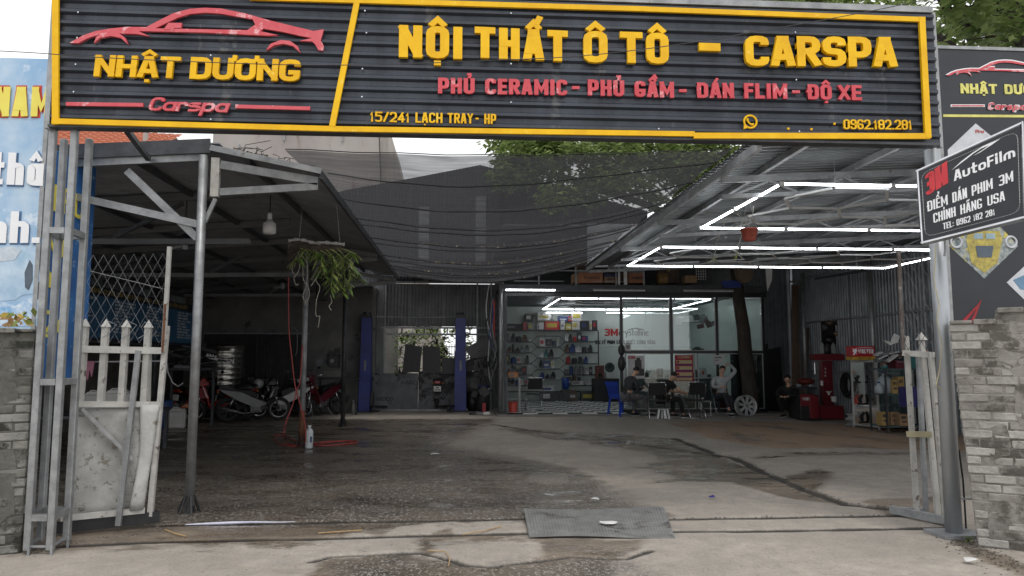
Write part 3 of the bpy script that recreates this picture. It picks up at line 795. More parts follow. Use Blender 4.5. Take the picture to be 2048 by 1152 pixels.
t = MB(); t.prism([(-.02, 1.14), (.48, 1.2), (.5, 1.62), (-.02, 1.44)], .02, (0, 22.40, 0), XA, Z); t.build('film_panel', mat('panel_grey', (.07, .07, .07)), label='tilted grey panel right of the black film panels', cat='panel')

# plaster wall left of the lift, hung with dark sheeting
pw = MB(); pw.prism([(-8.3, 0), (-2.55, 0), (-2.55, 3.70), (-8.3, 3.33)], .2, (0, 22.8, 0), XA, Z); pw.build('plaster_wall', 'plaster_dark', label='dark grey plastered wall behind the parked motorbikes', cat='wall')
zs = thing('sheet_screen', 'dark corrugated sheet screen with a pale top rail behind the motorbikes', 'screen', (-5.5, 21.9, 0))
t = MB(); t.corr((-7.35, 21.9, .1), (2.9, 0, 0), (0, 0, 2.15), .09, .02, (0, -1, 0), 'trap'); t.build('sheet', mat('sheet_black', (.045, .045, .048), (.03, .03, .032), rough=.5, metal=.3), zs)
t = MB(); t.bar((-7.35, 21.86, 2.28), (-4.35, 21.86, 2.28), .03, .03); t.build('top_rail', 'galv_dull', zs)
t = MB(); t.bar((-5.85, 21.86, .1), (-5.85, 21.86, 2.26), .03, .03); t.build('post', 'dark_steel', zs)
# far left wall: zinc at the back, brick below the board
t = thing('left_wall', 'left boundary wall of grey blocks with corrugated sheeting behind the blue board', 'wall', (-8.2, 14, 0))
lwall = t
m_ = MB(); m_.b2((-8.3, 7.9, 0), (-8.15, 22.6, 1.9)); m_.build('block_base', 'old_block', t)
for a, b_ in ((7.9, 13), (13, 17.8), (17.8, 22.6)):
    m_ = MB(); m_.corr((-8.17, a, 1.9), (0, b_ - a, 0), (0, 0, 1.5), .09, .02, (1, 0, 0), 'trap'); m_.build('cladding_sheet', 'zinc_wall', t)

# blue price board on the left
mat('board_blue', (.03, .13, .26), (.02, .095, .20), rough=.45, scale=2)
mat('board_navy', (.006, .010, .030), rough=.5)
bb = thing('service_board', 'blue price board with columns of small text under the left shed roof', 'board', (-6.3, 15.3, 1.9))
BX, Ya, Yb, za, zb = -6.35, 12.2, 18.4, 1.84, 2.80
t = MB(); t.b2((BX - .05, Ya, za), (BX, Yb, zb)); t.build('frame', 'board_navy', bb)
npan = 4
for i in range(npan):
    y0 = Ya + .05 + i * (Yb - Ya - .1) / npan; y1 = Ya + .05 + (i + 1) * (Yb - Ya - .1) / npan - .02
    t = MB(); t.b2((BX + .001, y0, za + .06), (BX + .012, y1, zb - .17)); t.build('panel', 'board_blue', bb)
    for k in range(10):
        zz = zb - .24 - k * .062
        if zz < za + .09: break
        textpart(['SON DO', 'BAO HANH', 'RUA XE', 'HUT BUI', 'DANH BONG', 'VE SINH', 'NOI THAT', 'GHE DA', 'PHU GAM', 'CAM BIEN'][(k * 3 + i) % 10],
                 (BX + .013, y0 + .15 + .12 * (i % 2), zz), YA, Z, XA, .036, uni(.45, .95), .009, 'white_paint', bb, depth=.004, step=.0012)
textpart('BẢNG CUNG CẤP DỊCH VỤ CHĂM SÓC XE CHUYÊN NGHIỆP', (BX + .003, Ya + .9, zb - .125), YA, Z, XA, .085, 4.6, .02, mat('dull_gold', (.35, .27, .08)), bb, depth=.004, step=.001)

# ================================================================== RIGHT CANOPY
rc = thing('right_canopy', 'wide galvanised steel canopy over the right side of the yard', 'canopy', (3.0, 7.1, 0))
def zr(x): return 3.72 + (x - 3.0) * .055
for a, b_ in ((7.0, 10.4), (10.4, 13.8), (13.8, 17.2)):
    for x0, x1 in ((2.92, 6.5), (6.5, 10.5)):
        pass
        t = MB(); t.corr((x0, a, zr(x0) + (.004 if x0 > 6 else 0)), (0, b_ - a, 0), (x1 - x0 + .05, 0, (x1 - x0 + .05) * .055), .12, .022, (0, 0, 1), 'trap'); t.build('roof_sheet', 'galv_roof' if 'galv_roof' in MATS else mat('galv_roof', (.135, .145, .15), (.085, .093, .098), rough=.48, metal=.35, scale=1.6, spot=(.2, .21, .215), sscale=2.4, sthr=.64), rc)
t = MB(); t.bar((2.98, 7.05, 3.64), (2.98, 17.2, 3.64), .05, .09); t.build('eave_beam', 'galv_dull', rc)
for x in (3.5, 4.6, 5.7, 6.8, 7.9, 9.0, 10.1):
    t = MB(); t.bar((x, 7.1, zr(x) - .05), (x, 17.15, zr(x) - .05), .05, .07); t.build('purlin', 'galv_dull', rc)
for Y in (8.2, 10.9, 13.6, 17.1):
    t = MB(); t.bar((3.0, Y, zr(3) - .14), (10.3, Y, zr(10.3) - .14), .05, .07); t.build('truss_chord', 'galv_dull', rc)
    if Y > 17: continue
    t = MB(); t.bar((3.0, Y, zr(3) - .34), (10.3, Y, zr(10.3) - .34), .045, .05); t.build('truss_chord', 'galv_dull', rc)
    t = MB(); k = 0; x = 3.1
    while x < 10: t.bar((x, Y, zr(x) - (.16 if k % 2 else .34)), (x + .45, Y, zr(x) - (.34 if k % 2 else .16)), .02, .025); x += .45; k += 1
    t.build('truss_web', 'galv_dull', rc)
for Y in (16.91, 20.4):
    x = 9.75; t = MB(); t.cyl((x, Y, 0), (x, Y, 4.0), .06, 12); t.build('post', 'galv', rc, True)
t = MB(); t.cyl((9.7, 10.9, 0), (9.7, 10.9, 4.0), .05, 10); t.build('post', 'galv', rc, True)
t = MB(); t.b2((3.0, 17.22, 3.70), (6.6, 17.26, 4.75)); t.build('light_block_infill', 'roof_dark', rc)  # added infill panels, block daylight at the step between the two roofs
t = MB(); t.b2((6.601, 17.22, 3.90), (10.5, 17.26, 4.75)); t.build('light_block_infill', 'roof_dark', rc)
t = MB(); t.corr((1.0, 17.3, 4.70), (0, 6.9, 0), (9.6, 0, .1), .12, .022, (0, 0, 1), 'trap'); t.build('rear_roof_sheet', 'roof_dark', rc)
# right boundary wall, vertical corrugated
rw = thing('right_wall', 'tall corrugated zinc wall along the right side behind the tyre machine', 'wall', (10.2, 15, 0))
for a, b_ in ((9.0, 12.2), (12.2, 15.4), (15.4, 18.6), (18.6, 21.9)):
    t = MB(); t.corr((10.15, a, 0), (0, b_ - a, 0), (0, 0, 4.72), .13, .03, (-1, 0, 0), 'trap'); t.build('cladding_sheet', 'zinc_wall', rw)
for z in (1.2, 2.6, 3.9):
    t = MB(); t.bar((10.1, 9, z), (10.1, 21.9, z), .04, .05); t.build('girt', 'galv_dull', rw)
t = MB(); t.bar(P(1630, 558, 18.0), P(1735, 540, 15.6), .05, .06); t.build('brace', 'dark_steel', rw)
rb_ = thing('rear_right_wall', 'corrugated zinc wall between the shop front and the right wall', 'wall', (9.4, 22, 0))
t = MB(); t.corr((8.6, 22.0, 0), (1.6, 0, 0), (0, 0, 4.72), .13, .03, (0, -1, 0), 'trap'); t.build('cladding_sheet', 'zinc_wall', rb_)
t = MB(); t.b2((8.75, 21.85, 0), (9.3, 21.95, 2.0)); t.build('dark_door', 'black_steel', rb_)

# ================================================================== SHADE NET with an added shading canopy behind it
snet = thing('shade_net', 'black shade net sagging between the two roofs across the yard', 'net', (0.8, 12, 3.5))
NX, NY = 44, 90
def netz(u, v):
    """u across (0 left edge .. 1 right edge), v along (0 front .. 1 rear)"""
    zl, zr_ = 3.50, 3.80
    lift = .20 * math.exp(-v * 9)                                   # front rope pulled up
    sag = (.26 + .05 * math.sin(v * 9)) * math.sin(PI * u) * (1 - .75 * math.exp(-v * 10))
    f = 0
    for (v0, a, w_) in FOLDS: f += a * math.exp(-((v - v0 - .012 * math.sin(u * 5 + v0 * 9)) / w_) ** 2)
    return zl * (1 - u) + zr_ * u + lift * (1 - u) - sag + f * (.4 + .6 * math.sin(PI * u)) + .006 * math.sin(u * 31 + v * 17)
FOLDS = [(.05, -.05, .010), (.14, -.07, .008), (.19, .03, .01), (.25, -.08, .007), (.31, -.05, .006), (.36, .04, .01), (.43, -.09, .008), (.50, -.05, .006),
         (.56, .04, .01), (.62, -.10, .008), (.70, -.05, .008), (.76, -.10, .007), (.84, -.04, .01), (.90, -.09, .009)]
vs = []; fs = []
for j in range(NY + 1):
    v = j / NY
    for i in range(NX + 1):
        u = i / NX; vs.append((-1.50 - .35 * (1 - u) * math.exp(-v * 7) + u * 4.46, 7.75 + v * 9.75, netz(u, v)))
for j in range(NY):
    for i in range(NX):
        a = j * (NX + 1) + i; fs.append((a, a + 1, a + NX + 2, a + NX + 1))
t = MB(); t.add(vs, fs)
t.build('net', seethrough('shade_cloth', (.045, .045, .048), .74, translucent=True), snet, True)
mat('rope_dark', (.03, .03, .033), rough=.8)
for v0, a, w_ in FOLDS:
    if a > 0: continue
    t = MB(); t.tube([(-1.50 + u * 4.46, 7.75 + (v0 + .012 * math.sin(u * 5 + v0 * 9)) * 9.75, netz(u, v0 + .012 * math.sin(u * 5 + v0 * 9)) - .006) for u in [i / 20 for i in range(21)]], .008, 5)
    t.build('support_line', 'rope_dark', snet)
t = MB(); t.tube([(-1.5 - .35 * (1 - u) + u * 4.46, 7.74, netz(u, 0) + .01) for u in [i / 20 for i in range(21)]], .006, 5); t.build('front_rope', 'rope_dark', snet)
# pale leaf litter lying in the folds
t = MB()
for k in range(420):
    f_ = random.choice([q for q in FOLDS if q[1] < -.06][2:]); u = min(.98, max(.02, random.gauss(.55, .25))); v = f_[0] + random.gauss(0, .0025) + .012 * math.sin(u * 5 + f_[0] * 9)
    c = Vector((-1.5 + u * 4.46, 7.75 + v * 9.75, netz(u, v) + .012)); s_ = uni(.008, .026)
    d = Vector((uni(-1, 1), uni(-1, 1), uni(-.5, .5))) * s_; e = Vector((uni(-1, 1), uni(-1, 1), uni(0, 1))) * s_
    t.add([c - d, c - e, c + d, c + e], [(0, 1, 2, 3)])
t.build('fallen_leaves', mat('leaf_pale', (.45, .38, .28), (.3, .24, .16), rough=.8), kind='stuff', label='small pale fallen leaves caught in the folds of the shade net', cat='leaves')

gc = thing('shading_canopy', 'dark flat canopy added to shade the car lift in front of the back wall', 'canopy', (-.6, 20.6, 3.9))  # canopy added to keep sky light off the back of the yard
t = MB(); t.corr((-2.6, 18.9, 4.0), (3.7, 0, 0), (0, 3.95, .12), .10, .02, (0, 0, 1), 'trap'); t.build('roof_sheet', 'roof_dark', gc)
t = MB(); t.bar((-2.6, 18.9, 3.93), (1.1, 18.9, 3.93), .06, .08); t.build('front_beam', 'dark_steel', gc)
for x in (-1.6, -.2):
    t = MB(); t.bar((x, 18.9, 3.93), (x, 22.8, 4.02), .05, .07); t.build('rafter', 'dark_steel', gc)
fl = thing('flood_light', 'small black flood light fixed on the beam above the car lift', 'lamp', tuple(P(838, 555, 22.75)))
c = P(838, 553, 22.75); t = MB(); t.box(c, (.30, .10, .26)); t.build('housing', 'black_plastic', fl)
t = MB(); t.box(c + Vector((0, -.055, .01)), (.20, .012, .14)); t.build('lens', mat('lens_grey', (.16, .17, .18), rough=.2), fl)
t = MB(); t.bar(c + Vector((-.13, 0, -.12)), c + Vector((-.13, 0, -.26)), .02); t.build('bracket', 'black_plastic', fl)

# ================================================================== BACKGROUND
mat('old_concrete', (.40, .37, .35), (.30, .27, .255), rough=.9, scale=.35, spot=(.22, .17, .15), sscale=.9, sthr=.57, bump=.3, bscale=5, stretch=(1, 1, .35))
bc = thing('concrete_building', 'tall bare concrete building with a sloping side behind the shed', 'building', (-7, 32, 0))
t = MB(); t.prism([(-10.7, 0), (-3.0, 0), (-3.75, 13.0), (-10.72, 13.0)], 6, (0, 38, 0), XA, Z); t.build('wall', 'old_concrete', bc)
t = MB(); t.prism([(-2.98, 0), (-.2, 0), (-3.15, 11.6), (-3.72, 13.0)], 5.4, (0, 37.7, 0), XA, Z); t.build('side_buttress', mat('concrete_pale', (.46, .43, .40), (.30, .27, .25), rough=.9, scale=.6, stretch=(3, 1, .25)), bc)
for x, z in ((-9.6, 9.6), (-7.7, 11.0), (-5.2, 11.0)):
    t = MB(); t.b2((x, 31.9, z), (x + .05, 31.97, z + 1.2)); t.build('drain_pipe', 'galv_dull', bc)
# tiled roof, each visible course row of tiles its own piece
mat('roof_tile', (.45, .14, .07), (.34, .095, .045), rough=.75, scale=1.2)
tr = thing('tiled_roof_house', 'house with an orange tiled roof seen above the left shed', 'house', (-13.5, 27, 0))
t = MB(); t.b2((-17, 26.6, 0), (-10.9, 31, 8.74)); t.build('wall', 'old_concrete', tr)
t = MB(); t.prism3([(-17, 26.0, 8.75), (-10.8, 26.0, 8.75), (-10.9, 28.6, 9.95), (-17, 28.6, 10.4)], (0, 0, .06)); t.build('roof', mat('tile_under', (.22, .08, .05)), tr)
tile = MB(); tile.add([(-.15, 0, 0), (-.05, 0, .05), (.08, 0, .05), (.15, 0, 0), (-.15, .34, .12), (-.05, .34, .17), (.08, .34, .17), (.15, .34, .12),
                       (-.15, 0, -.03), (.15, 0, -.03)], [(0, 1, 5, 4), (1, 2, 6, 5), (2, 3, 7, 6), (0, 8, 9, 3, 2, 1)])
t0 = None
for j in range(9):
    for i in range(21):
        x = -17 + .15 + i * .3
        if x > -10.85: continue
        loc = Vector((x, 26.0 + j * .28, 8.83 + j * .175 - (x + 17) * .0045 * j)) - Vector((-13.5, 27, 0))
        if t0 is None: t0 = tile.build('roof_tile', 'roof_tile', tr, origin=None); t0.data.transform(Matrix.Translation(Vector((-13.5, 27, 0)))); t0.location = loc
        else: instance(t0, tr, loc + Vector((0, 0, uni(-.008, .008))))
t = MB(); a = P(291, 280, 27.2); t.cyl(a - Vector((0, 0, .5)), a + Vector((0, 0, .25)), .10, 8); t.lathe([(.04, .25), (.12, .32), (.05, .45), (.01, .8)], 8, a); t.build('finial', 'old_concrete', tr)
# things seen through the opening
t = MB(); t.b2((-3.2, 25.6, 0), (P(796, 700, 25.6).x, 25.75, 2.75)); t.build('white_screen_wall', mat('pale_wall', (.36, .35, .33), (.27, .26, .25), scale=3, bump=.3), label='pale wall seen through wire mesh in the left of the back opening', cat='wall')
t = MB()
for i in range(26):
    for s_ in (-1, 1):
        x = -2.25 + i * .055; t.bar((x, 22.95, 1.2), (x + s_ * 1.25, 22.95, 2.45), .006, .006)
t.v = [(min(max(x, -2.2), -1.45), y, z) for x, y, z in t.v]
wm = t.build('wire_screen', 'galv', label='wire mesh screen in the left part of the back opening', cat='mesh')

# ---- trees
def leafmat(name, c1, c2):
    m = bpy.data.materials.new(name); m.use_nodes = True; n = m.node_tree.nodes; l = m.node_tree.links; b = n['Principled BSDF']
    g = n.new('ShaderNodeNewGeometry'); cr = n.new('ShaderNodeValToRGB'); cr.color_ramp.elements[0].color = (*c1, 1); cr.color_ramp.elements[1].color = (*c2, 1)
    l.new(g.outputs['Random Per Island'], cr.inputs['Fac']); l.new(cr.outputs['Color'], b.inputs['Base Color']); b.inputs['Roughness'].default_value = .5
    tr_ = n.new('ShaderNodeBsdfTranslucent'); l.new(cr.outputs['Color'], tr_.inputs['Color']); ms = n.new('ShaderNodeMixShader'); ms.inputs[0].default_value = .35
    l.new(b.outputs[0], ms.inputs[1]); l.new(tr_.outputs[0], ms.inputs[2]); l.new(ms.outputs[0], n['Material Output'].inputs['Surface'])
    MATS[name] = m; return m
leafmat('leaf_a', (.12, .19, .05), (.36, .44, .17)); leafmat('leaf_b', (.03, .06, .018), (.09, .13, .035)); leafmat('leaf_c', (.12, .19, .04), (.26, .33, .08))
mat('bark', (.065, .052, .042), (.035, .028, .023), rough=.9, scale=8, bump=.6, stretch=(1, 1, .3))
def leaf(t, c, s_, droop=.5):
    a = uni(0, 2 * PI); d = Vector((math.cos(a), math.sin(a), -uni(.1, 1) * droop - uni(0, .3))).normalized(); q = d.cross(Z).normalized()
    q = (q + Vector((0, 0, uni(-.5, .5)))).normalized(); w_ = s_ * uni(.25, .36)
    t.add([c, c + d * s_ * .35 + q * w_, c + d * s_, c + d * s_ * .35 - q * w_], [(0, 1, 2), (0, 2, 3)])
def tree(name, label, base, clumps, limbs, leaf_s, n_per, m='leaf_a', trunk_r=.15, group=None, trunk=True):
    tr_ = thing(name, label, 'tree', base, group)
    t = MB()
    for pts, r0, r1 in limbs:
        k = len(pts); t.tube([Vector(p) for p in pts], [r0 + (r1 - r0) * i / (k - 1) for i in range(k)], 8)
    t.build('trunk', 'bark', tr_, True)
    t = MB(); tw = MB()
    for (x, y, z, r_) in clumps:
        n = int(n_per * r_ * r_)
        for i in range(n):
            u = Vector((random.gauss(0, 1), random.gauss(0, 1), random.gauss(0, .8))); u = u.normalized() * (rnd() ** .45) * r_
            c = Vector((x, y, z)) + Vector((u.x, u.y, u.z * .75)); leaf(t, c, leaf_s * uni(.6, 1.2))
        for i in range(5):
            u = Vector((uni(-1, 1), uni(-1, 1), uni(-.6, .8))) * r_ * .8; tw.tube([(x, y, z), Vector((x, y, z)) + u * .5 + Vector((0, 0, .1)), Vector((x, y, z)) + u], [.03, .018, .006], 4)
    t.build('crown', m, tr_); tw.build('twigs', 'bark', tr_, kind='stuff')
    return tr_
def P3(a, b_, Y): return tuple(P(a, b_, Y))
# the tree whose trunk stands in front of the shop window
cl = []
random.seed(21)
for k in range(46):
    c = P(uni(985, 1520), uni(262, 338), uni(21.5, 25.5)); cl.append((c.x, c.y, c.z, uni(.4, .8)))
for k in range(75):
    c = P(uni(1010, 1540), uni(285, 400), uni(21.3, 25.5)); cl.append((c.x, c.y, c.z, uni(.45, .8)))
for k in range(60):
    c = P(uni(1085, 1900), uni(-70, 42), uni(21.5, 25.5)); cl.append((c.x, c.y, c.z, uni(.5, .9)))
for k in range(40):
    a = uni(975, 1900); y = uni(-60, 330); Y = uni(22.5, 26.5)
    if y > 300 - (1520 - a) * .0 and a > 1500: y = uni(-60, 260)
    if a < 1060 and y < 225: y = uni(255, 335)
    c = P(a, y, Y); cl.append((c.x, c.y, c.z, uni(.55, 1.05)))
tree('yard_tree', 'broad leafy tree whose dark trunk stands in front of the shop windows', (8.28, 21.0, 0), cl,
     [([(8.14, 20.42, 0), (8.13, 20.42, .25), (8.10, 20.4, .9), (8.02, 20.4, 1.6), (7.98, 20.4, 2.4), (7.88, 20.42, 3.2), (7.95, 20.8, 4.4), (7.8, 23.0, 6.5), (7.2, 24, 9)], .25, .14),
      ([(8.1, 20.8, 4.4), (6, 22.5, 6.3), (3.5, 24, 7.6), (1.6, 24.5, 8)], .15, .04), ([(8, 22.2, 5.6), (9.5, 23.5, 8), (11, 24, 10.5)], .14, .05),
      ([(7.8, 23.0, 6.5), (5.0, 24, 9.5), (3.5, 24, 12)], .12, .04)], .26, 420, 'leaf_a')
cl = []
for k in range(75):
    a = uni(1880, 2250); y = uni(-160, 95); Y = uni(9.6, 12.5); c = P(a, y, Y); cl.append((c.x, c.y, c.z, uni(.35, .6)))
tree('roadside_tree', 'nearer leafy tree with large leaves above the black billboard on the right', (11.4, 12.2, 0), cl,
     [([(11.4, 12.2, 0), (11.2, 12.2, 3), (10.4, 11.9, 5), (9.0, 11.6, 6.3), (7.6, 11.2, 7)], .2, .05), ([(10.4, 11.9, 5), (9, 11, 6), (7.4, 10.8, 5.9), (6.4, 10.6, 6.0)], .09, .02),
      ([(9.0, 11.6, 6.3), (8.0, 11, 5.8), (7.0, 10.9, 6.6)], .06, .015)], .21, 300, 'leaf_a')
cl = []
for k in range(46):
    c = P(uni(800, 945), uni(655, 760), uni(24.6, 26.5)); cl.append((c.x, c.y, c.z, uni(.25, .45)))
tree('back_shrub', 'leafy shrub seen through the opening in the back wall', (-.3, 26, 0), cl,
     [([(-.3, 26, 0), (-.25, 26, 1.2), (0, 26, 2.6)], .06, .03), ([(-.25, 26, 1.2), (-.9, 25.6, 2.2)], .03, .01)], .16, 300, 'leaf_c')
t = MB()
for i in range(22): t.bar((-1.0 + i * .1, 27.2, .4), (-1.0 + i * .1, 27.2, 2.1), .02)
t.bar((-1.1, 27.2, 2.0), (1.3, 27.2, 2.0), .03); t.build('iron_railing', 'black_steel', label='black iron railing behind the shrub in the back opening', cat='railing')

# ================================================================== THE BIG SIGN
SY = 6.10
sg = thing('shop_sign', 'long black corrugated shop sign with yellow and red raised letters over the gateway', 'sign', (.4, SY, 3.4))
sx0, sx1, sz0 = -3.33, 4.18, 3.405
def ztop(x): return 4.62
# horizontal ribs: one sheet per cladding row
rows = 12; pit = (4.60 - sz0) / rows
for (xa, xb) in ((sx0, -.2), (-.2, 2.4), (2.4, sx1 + .03)):
    t = MB(); t.corr((xb, SY, sz0), (0, 0, 4.60 - sz0), (xa - xb, 0, 0), pit, .030, (0, -1, 0), 'sign'); t.build('panel_sheet', 'sign_black', sg)
    t = MB()
t = MB(); t.b2((sx0, SY + .03, sz0), (sx1, SY + .07, 4.60)); t.build('backing', 'galv_dull', sg)
t = MB(); t.b2((sx0 - .02, SY - .035, 4.60), (sx1 + .02, SY + .09, 4.655)); t.build('top_cap', 'galv_dull', sg)
t = MB(); t.b2((sx0 - .01, SY - .03, sz0 - .022), (sx1 + .02, SY + .08, sz0)); t.build('bottom_trim', 'dark_steel', sg)
t = MB(); t.b2((sx0 - .045, SY - .02, sz0 - .03), (sx0 - .003, SY + .08, 4.66)); t.build('end_trim', 'galv', sg)
t = MB(); t.b2((sx1 + .04, SY + .0, sz0 - .03), (sx1 + .065, SY + .05, 4.62)); t.build('end_trim', 'galv', sg)
SN = -YA; SF = SY - .030
def S(a, b_, d=0): return P(a, b_, SF - d)
def yband(a, b_, w_, name='border_strip', m='yellow', d=.022):
    t = MB(); A, B = S(*a), S(*b_); t.bar(Vector((A.x, SF - d / 2, A.z)), Vector((B.x, SF - d / 2, B.z)), w_, d, (0, -1, 0)); return t.build(name, m, sg)
def yb(a, b_, w_, d=.022):
    t = MB(); A, B = S(*a), S(*b_); D = (B - A).normalized(); Nn = Vector((-D.z, 0, D.x)) * w_ / 2
    t.prism3([A + Nn, B + Nn, B - Nn, A - Nn], (0, -d, 0)); return t.build('border_strip', 'yellow', sg)
yb((113, 250), (113, -60), .052); yb((106, 243.5), (669, 259), .044, .024); yb((669, 259), (1388, 269), .044, .0225); yb((1386, 272.5), (1857, 273.5), .05, .024)
yb((108, -62), (500, -15), .05, .023); yb((500, -3), (1290, 20), .044, .0245); yb((1290, 20), (1848, 41), .044, .023); yb((1841, 36), (1853.5, 277), .055, .0265); yb((714, 8), (665, 254), .048, .026)
def sgtext(s, a, b_, Hpx, t_, m, depth=.03, shear=0, each=True, name='letter', gap=None):
    A, B = S(*a), S(*b_); H = Hpx * (SF / math.cos(YAW)) / FPX * 1.0; dz = (B.z - A.z); U = (B - A); tot = U.length
    textpart(s, (A.x, SF, A.z), Vector((U.x, 0, U.z)), Z, SN, H, tot, t_, m, sg, depth, shear, each=each, gap=gap)
sgtext('NỘI', (798, 117), (925, 121), 68, .076, 'yellow', .035)
sgtext('THẤT', (949, 118), (1135, 126), 66, .074, 'yellow', .035)
sgtext('Ô', (1166, 128), (1214, 128), 68, .072, 'yellow', .035)
sgtext('TÔ', (1239, 128), (1336, 131), 67, .072, 'yellow', .035)
sgtext('CARSPA', (1488, 135), (1790, 137), 66, .074, 'yellow', .04, gap=.02)
t = MB(); A, B = S(1396, 104), S(1438, 90); t.b2((A.x, SF, A.z), (B.x, SF - .035, B.z)); t.build('dash', 'yellow', sg)
sgtext('PHỦ CERAMIC', (876, 188), (1134, 192), 33, .036, 'red_letter', .02)
sgtext('-', (1140, 192), (1162, 192), 33, .034, 'red_letter', .02)
sgtext('PHỦ GẦM', (1175, 192), (1347, 197), 34, .037, 'red_letter', .02)
sgtext('-', (1354, 198), (1376, 198), 33, .034, 'red_letter', .02)
sgtext('DÁN FLIM', (1393, 197), (1573, 199), 33, .036, 'red_letter', .02)
sgtext('-', (1580, 200), (1602, 200), 33, .034, 'red_letter', .02)
sgtext('ĐỘ', (1614, 200), (1662, 201), 33, .036, 'red_letter', .02)
sgtext('XE', (1675, 201), (1722, 202), 33, .036, 'red_letter', .02)
sgtext('NHẬT', (190, 155), (360, 159), 44, .047, 'yellow', .03, shear=.06, gap=.012)
sgtext('DƯƠNG', (381, 160), (600, 165), 45, .050, 'yellow', .03, shear=.04, gap=.010)
sgtext('15/241', (740, 244), (820, 246), 21, .017, 'yellow', .015)
sgtext('LẠCH', (831, 246), (885, 247), 21, .017, 'yellow', .015)
sgtext('TRAY', (895, 247), (946, 248), 21, .017, 'yellow', .015)
sgtext('- HP', (950, 248), (992, 249), 21, .017, 'yellow', .015)
sgtext('0962.182.281', (1686, 259), (1823, 260), 21, .0155, 'yellow', .015)
for a, b_ in ((1668, 248), (1576, 258), (1622, 259)):
    t = MB(); q = S(a, b_); t.box((q.x, SF - .006, q.z), (.018, .012, .018)); t.build('dot', 'yellow', sg)
sgtext('carspa'.replace('c', 'C', 1), (296, 222), (455, 226), 27, .026, 'red_faded', .02, shear=.35, gap=.003)
for a, b_, c_ in (((134, 209), (288, 211), .030), ((472, 214), (621, 218), .030)):
    t = MB(); A, B = S(*a), S(*b_); t.prism3([A + Z * c_ / 2, B + Z * c_ / 2, B - Z * c_ / 2, A - Z * c_ / 2], (0, -.018, 0)); t.build('line', 'red_faded', sg)
# phone emblem: ring with a tail and a handset
q = S(1500, 244); t = MB(); t.torus((q.x, SF - .008, q.z), .055, .009, 'y', 28, 6); t.build('ring', 'yellow', sg)
t = MB(); t.prism([(-.062, -.068), (-.02, -.052), (-.056, -.02)], .014, (q.x, SF, q.z), XA, Z); t.build('tail', 'yellow', sg)
t = MB(); t.tube([(q.x + a, SF - .008, q.z + b_) for a, b_ in ((-.024, .026), (-.026, .010), (-.012, -.012), (.010, -.026), (.026, -.024))], [.013, .009, .007, .009, .013], 8); t.build('handset', 'yellow', sg)
# car emblem traced in its own coordinates (0..1755, y down)
CARP = {
 'arch': [(620, 182), (700, 140), (800, 90), (900, 64), (1000, 57), (1100, 62), (1250, 92), (1400, 135), (1550, 172), (1690, 205), (1755, 195), (1735, 265), (1755, 300), (1750, 330), (1720, 328),
          (1700, 290), (1680, 272), (1600, 268), (1680, 250), (1600, 235), (1500, 212), (1370, 190), (1320, 150), (1300, 130), (1200, 113), (1100, 95), (1000, 88), (900, 97), (820, 122), (740, 160), (680, 188), (640, 192)],
 'belt': [(636, 188), (1268, 200), (1318, 165), (1300, 128), (1372, 190), (1350, 207), (1465, 232), (1400, 236), (1000, 216), (640, 208)],
 'hood': [(135, 282), (220, 235), (300, 207), (400, 190), (500, 180), (642, 182), (652, 208), (575, 207), (645, 240), (560, 225), (452, 222), (490, 250), (508, 292), (460, 250), (400, 238), (330, 250), (290, 283),
          (305, 245), (332, 226), (250, 252), (190, 284)],
 'mirror': [(735, 195), (766, 155), (852, 155), (845, 187), (802, 188), (800, 202)],
 'rear_wheel_arch': [(1390, 330), (1415, 290), (1480, 265), (1540, 270), (1590, 305), (1605, 345), (1560, 303), (1500, 288), (1440, 298)]}
def caremblem(mapf, off, parent, m, names=True, step=.0015):
    for i, (k, pts) in enumerate(CARP.items()):
        t = MB(); t.prism3([mapf(a, b_) for a, b_ in pts], Vector(off) * (1 + i * step / max(1e-6, Vector(off).length))); t.build('emblem_' + k, m, parent)
caremblem(lambda a, b_: S(100 + a / 3.2, b_ / 3.2), (0, -.022, 0), sg, 'red_faded')
t = MB()  # screws
for a, b_ in ((157, 25), (155, 76), (152, 129), (148, 184), (422, 111), (422, 239), (733, 66), (725, 138), (724, 194), (730, 22), (1022, 205), (1022, 128), (1022, 27), (1590, 65), (1592, 160), (1317, 258), (1598, 263)):
    q = S(a, b_); t.cyl((q.x, SF + .006, q.z), (q.x, SF - .008, q.z), .007, 6)
t.build('screw_heads', 'chrome', sg, kind='stuff')
# hidden holder frame behind the sign
for z in (3.5, 4.5):
    t = MB(); t.bar((sx0, SY + .10, z), (sx1, SY + .10, z), .05, .05); t.build('support_rail', 'galv', sg)

# ================================================================== GATE TOWER (left) AND POST (right)
gt = thing('gate_tower', 'slender tower of four square steel tubes with rungs at the left end of the sign', 'tower', (-3.26, 6.28, 0))
TP = {'L': Vector((-3.345, 6.17, 0)), 'F': Vector((-3.175, 6.17, 0)), 'R': Vector((-3.20, 6.46, 0)), 'B': Vector((-3.42, 6.48, 0))}
for k, q in TP.items():
    t = MB(); t.bar(q + Z * .03, q + Z * 3.40, .052, .052); t.build('upright', 'galv' if k != 'B' else 'galv_dull', gt, bevel=.006)
for z in (.28, 1.33, 2.55):
    for a, b_ in (('L', 'F'), ('F', 'R'), ('R', 'B'), ('B', 'L')):
        A, B = TP[a] + Z * z, TP[b_] + Z * z; D = (B - A).normalized() * .027; t = MB(); t.bar(A + D, B - D, .045, .05); t.build('rung', 'galv', gt)
for a, b_ in (('L', 'F'), ('F', 'R'), ('B', 'L')):
    t = MB(); t.bar(TP[a] + Z * .06, TP[b_] + Z * .06, .03, .012); t.build('foot_plate', 'galv_dull', gt)
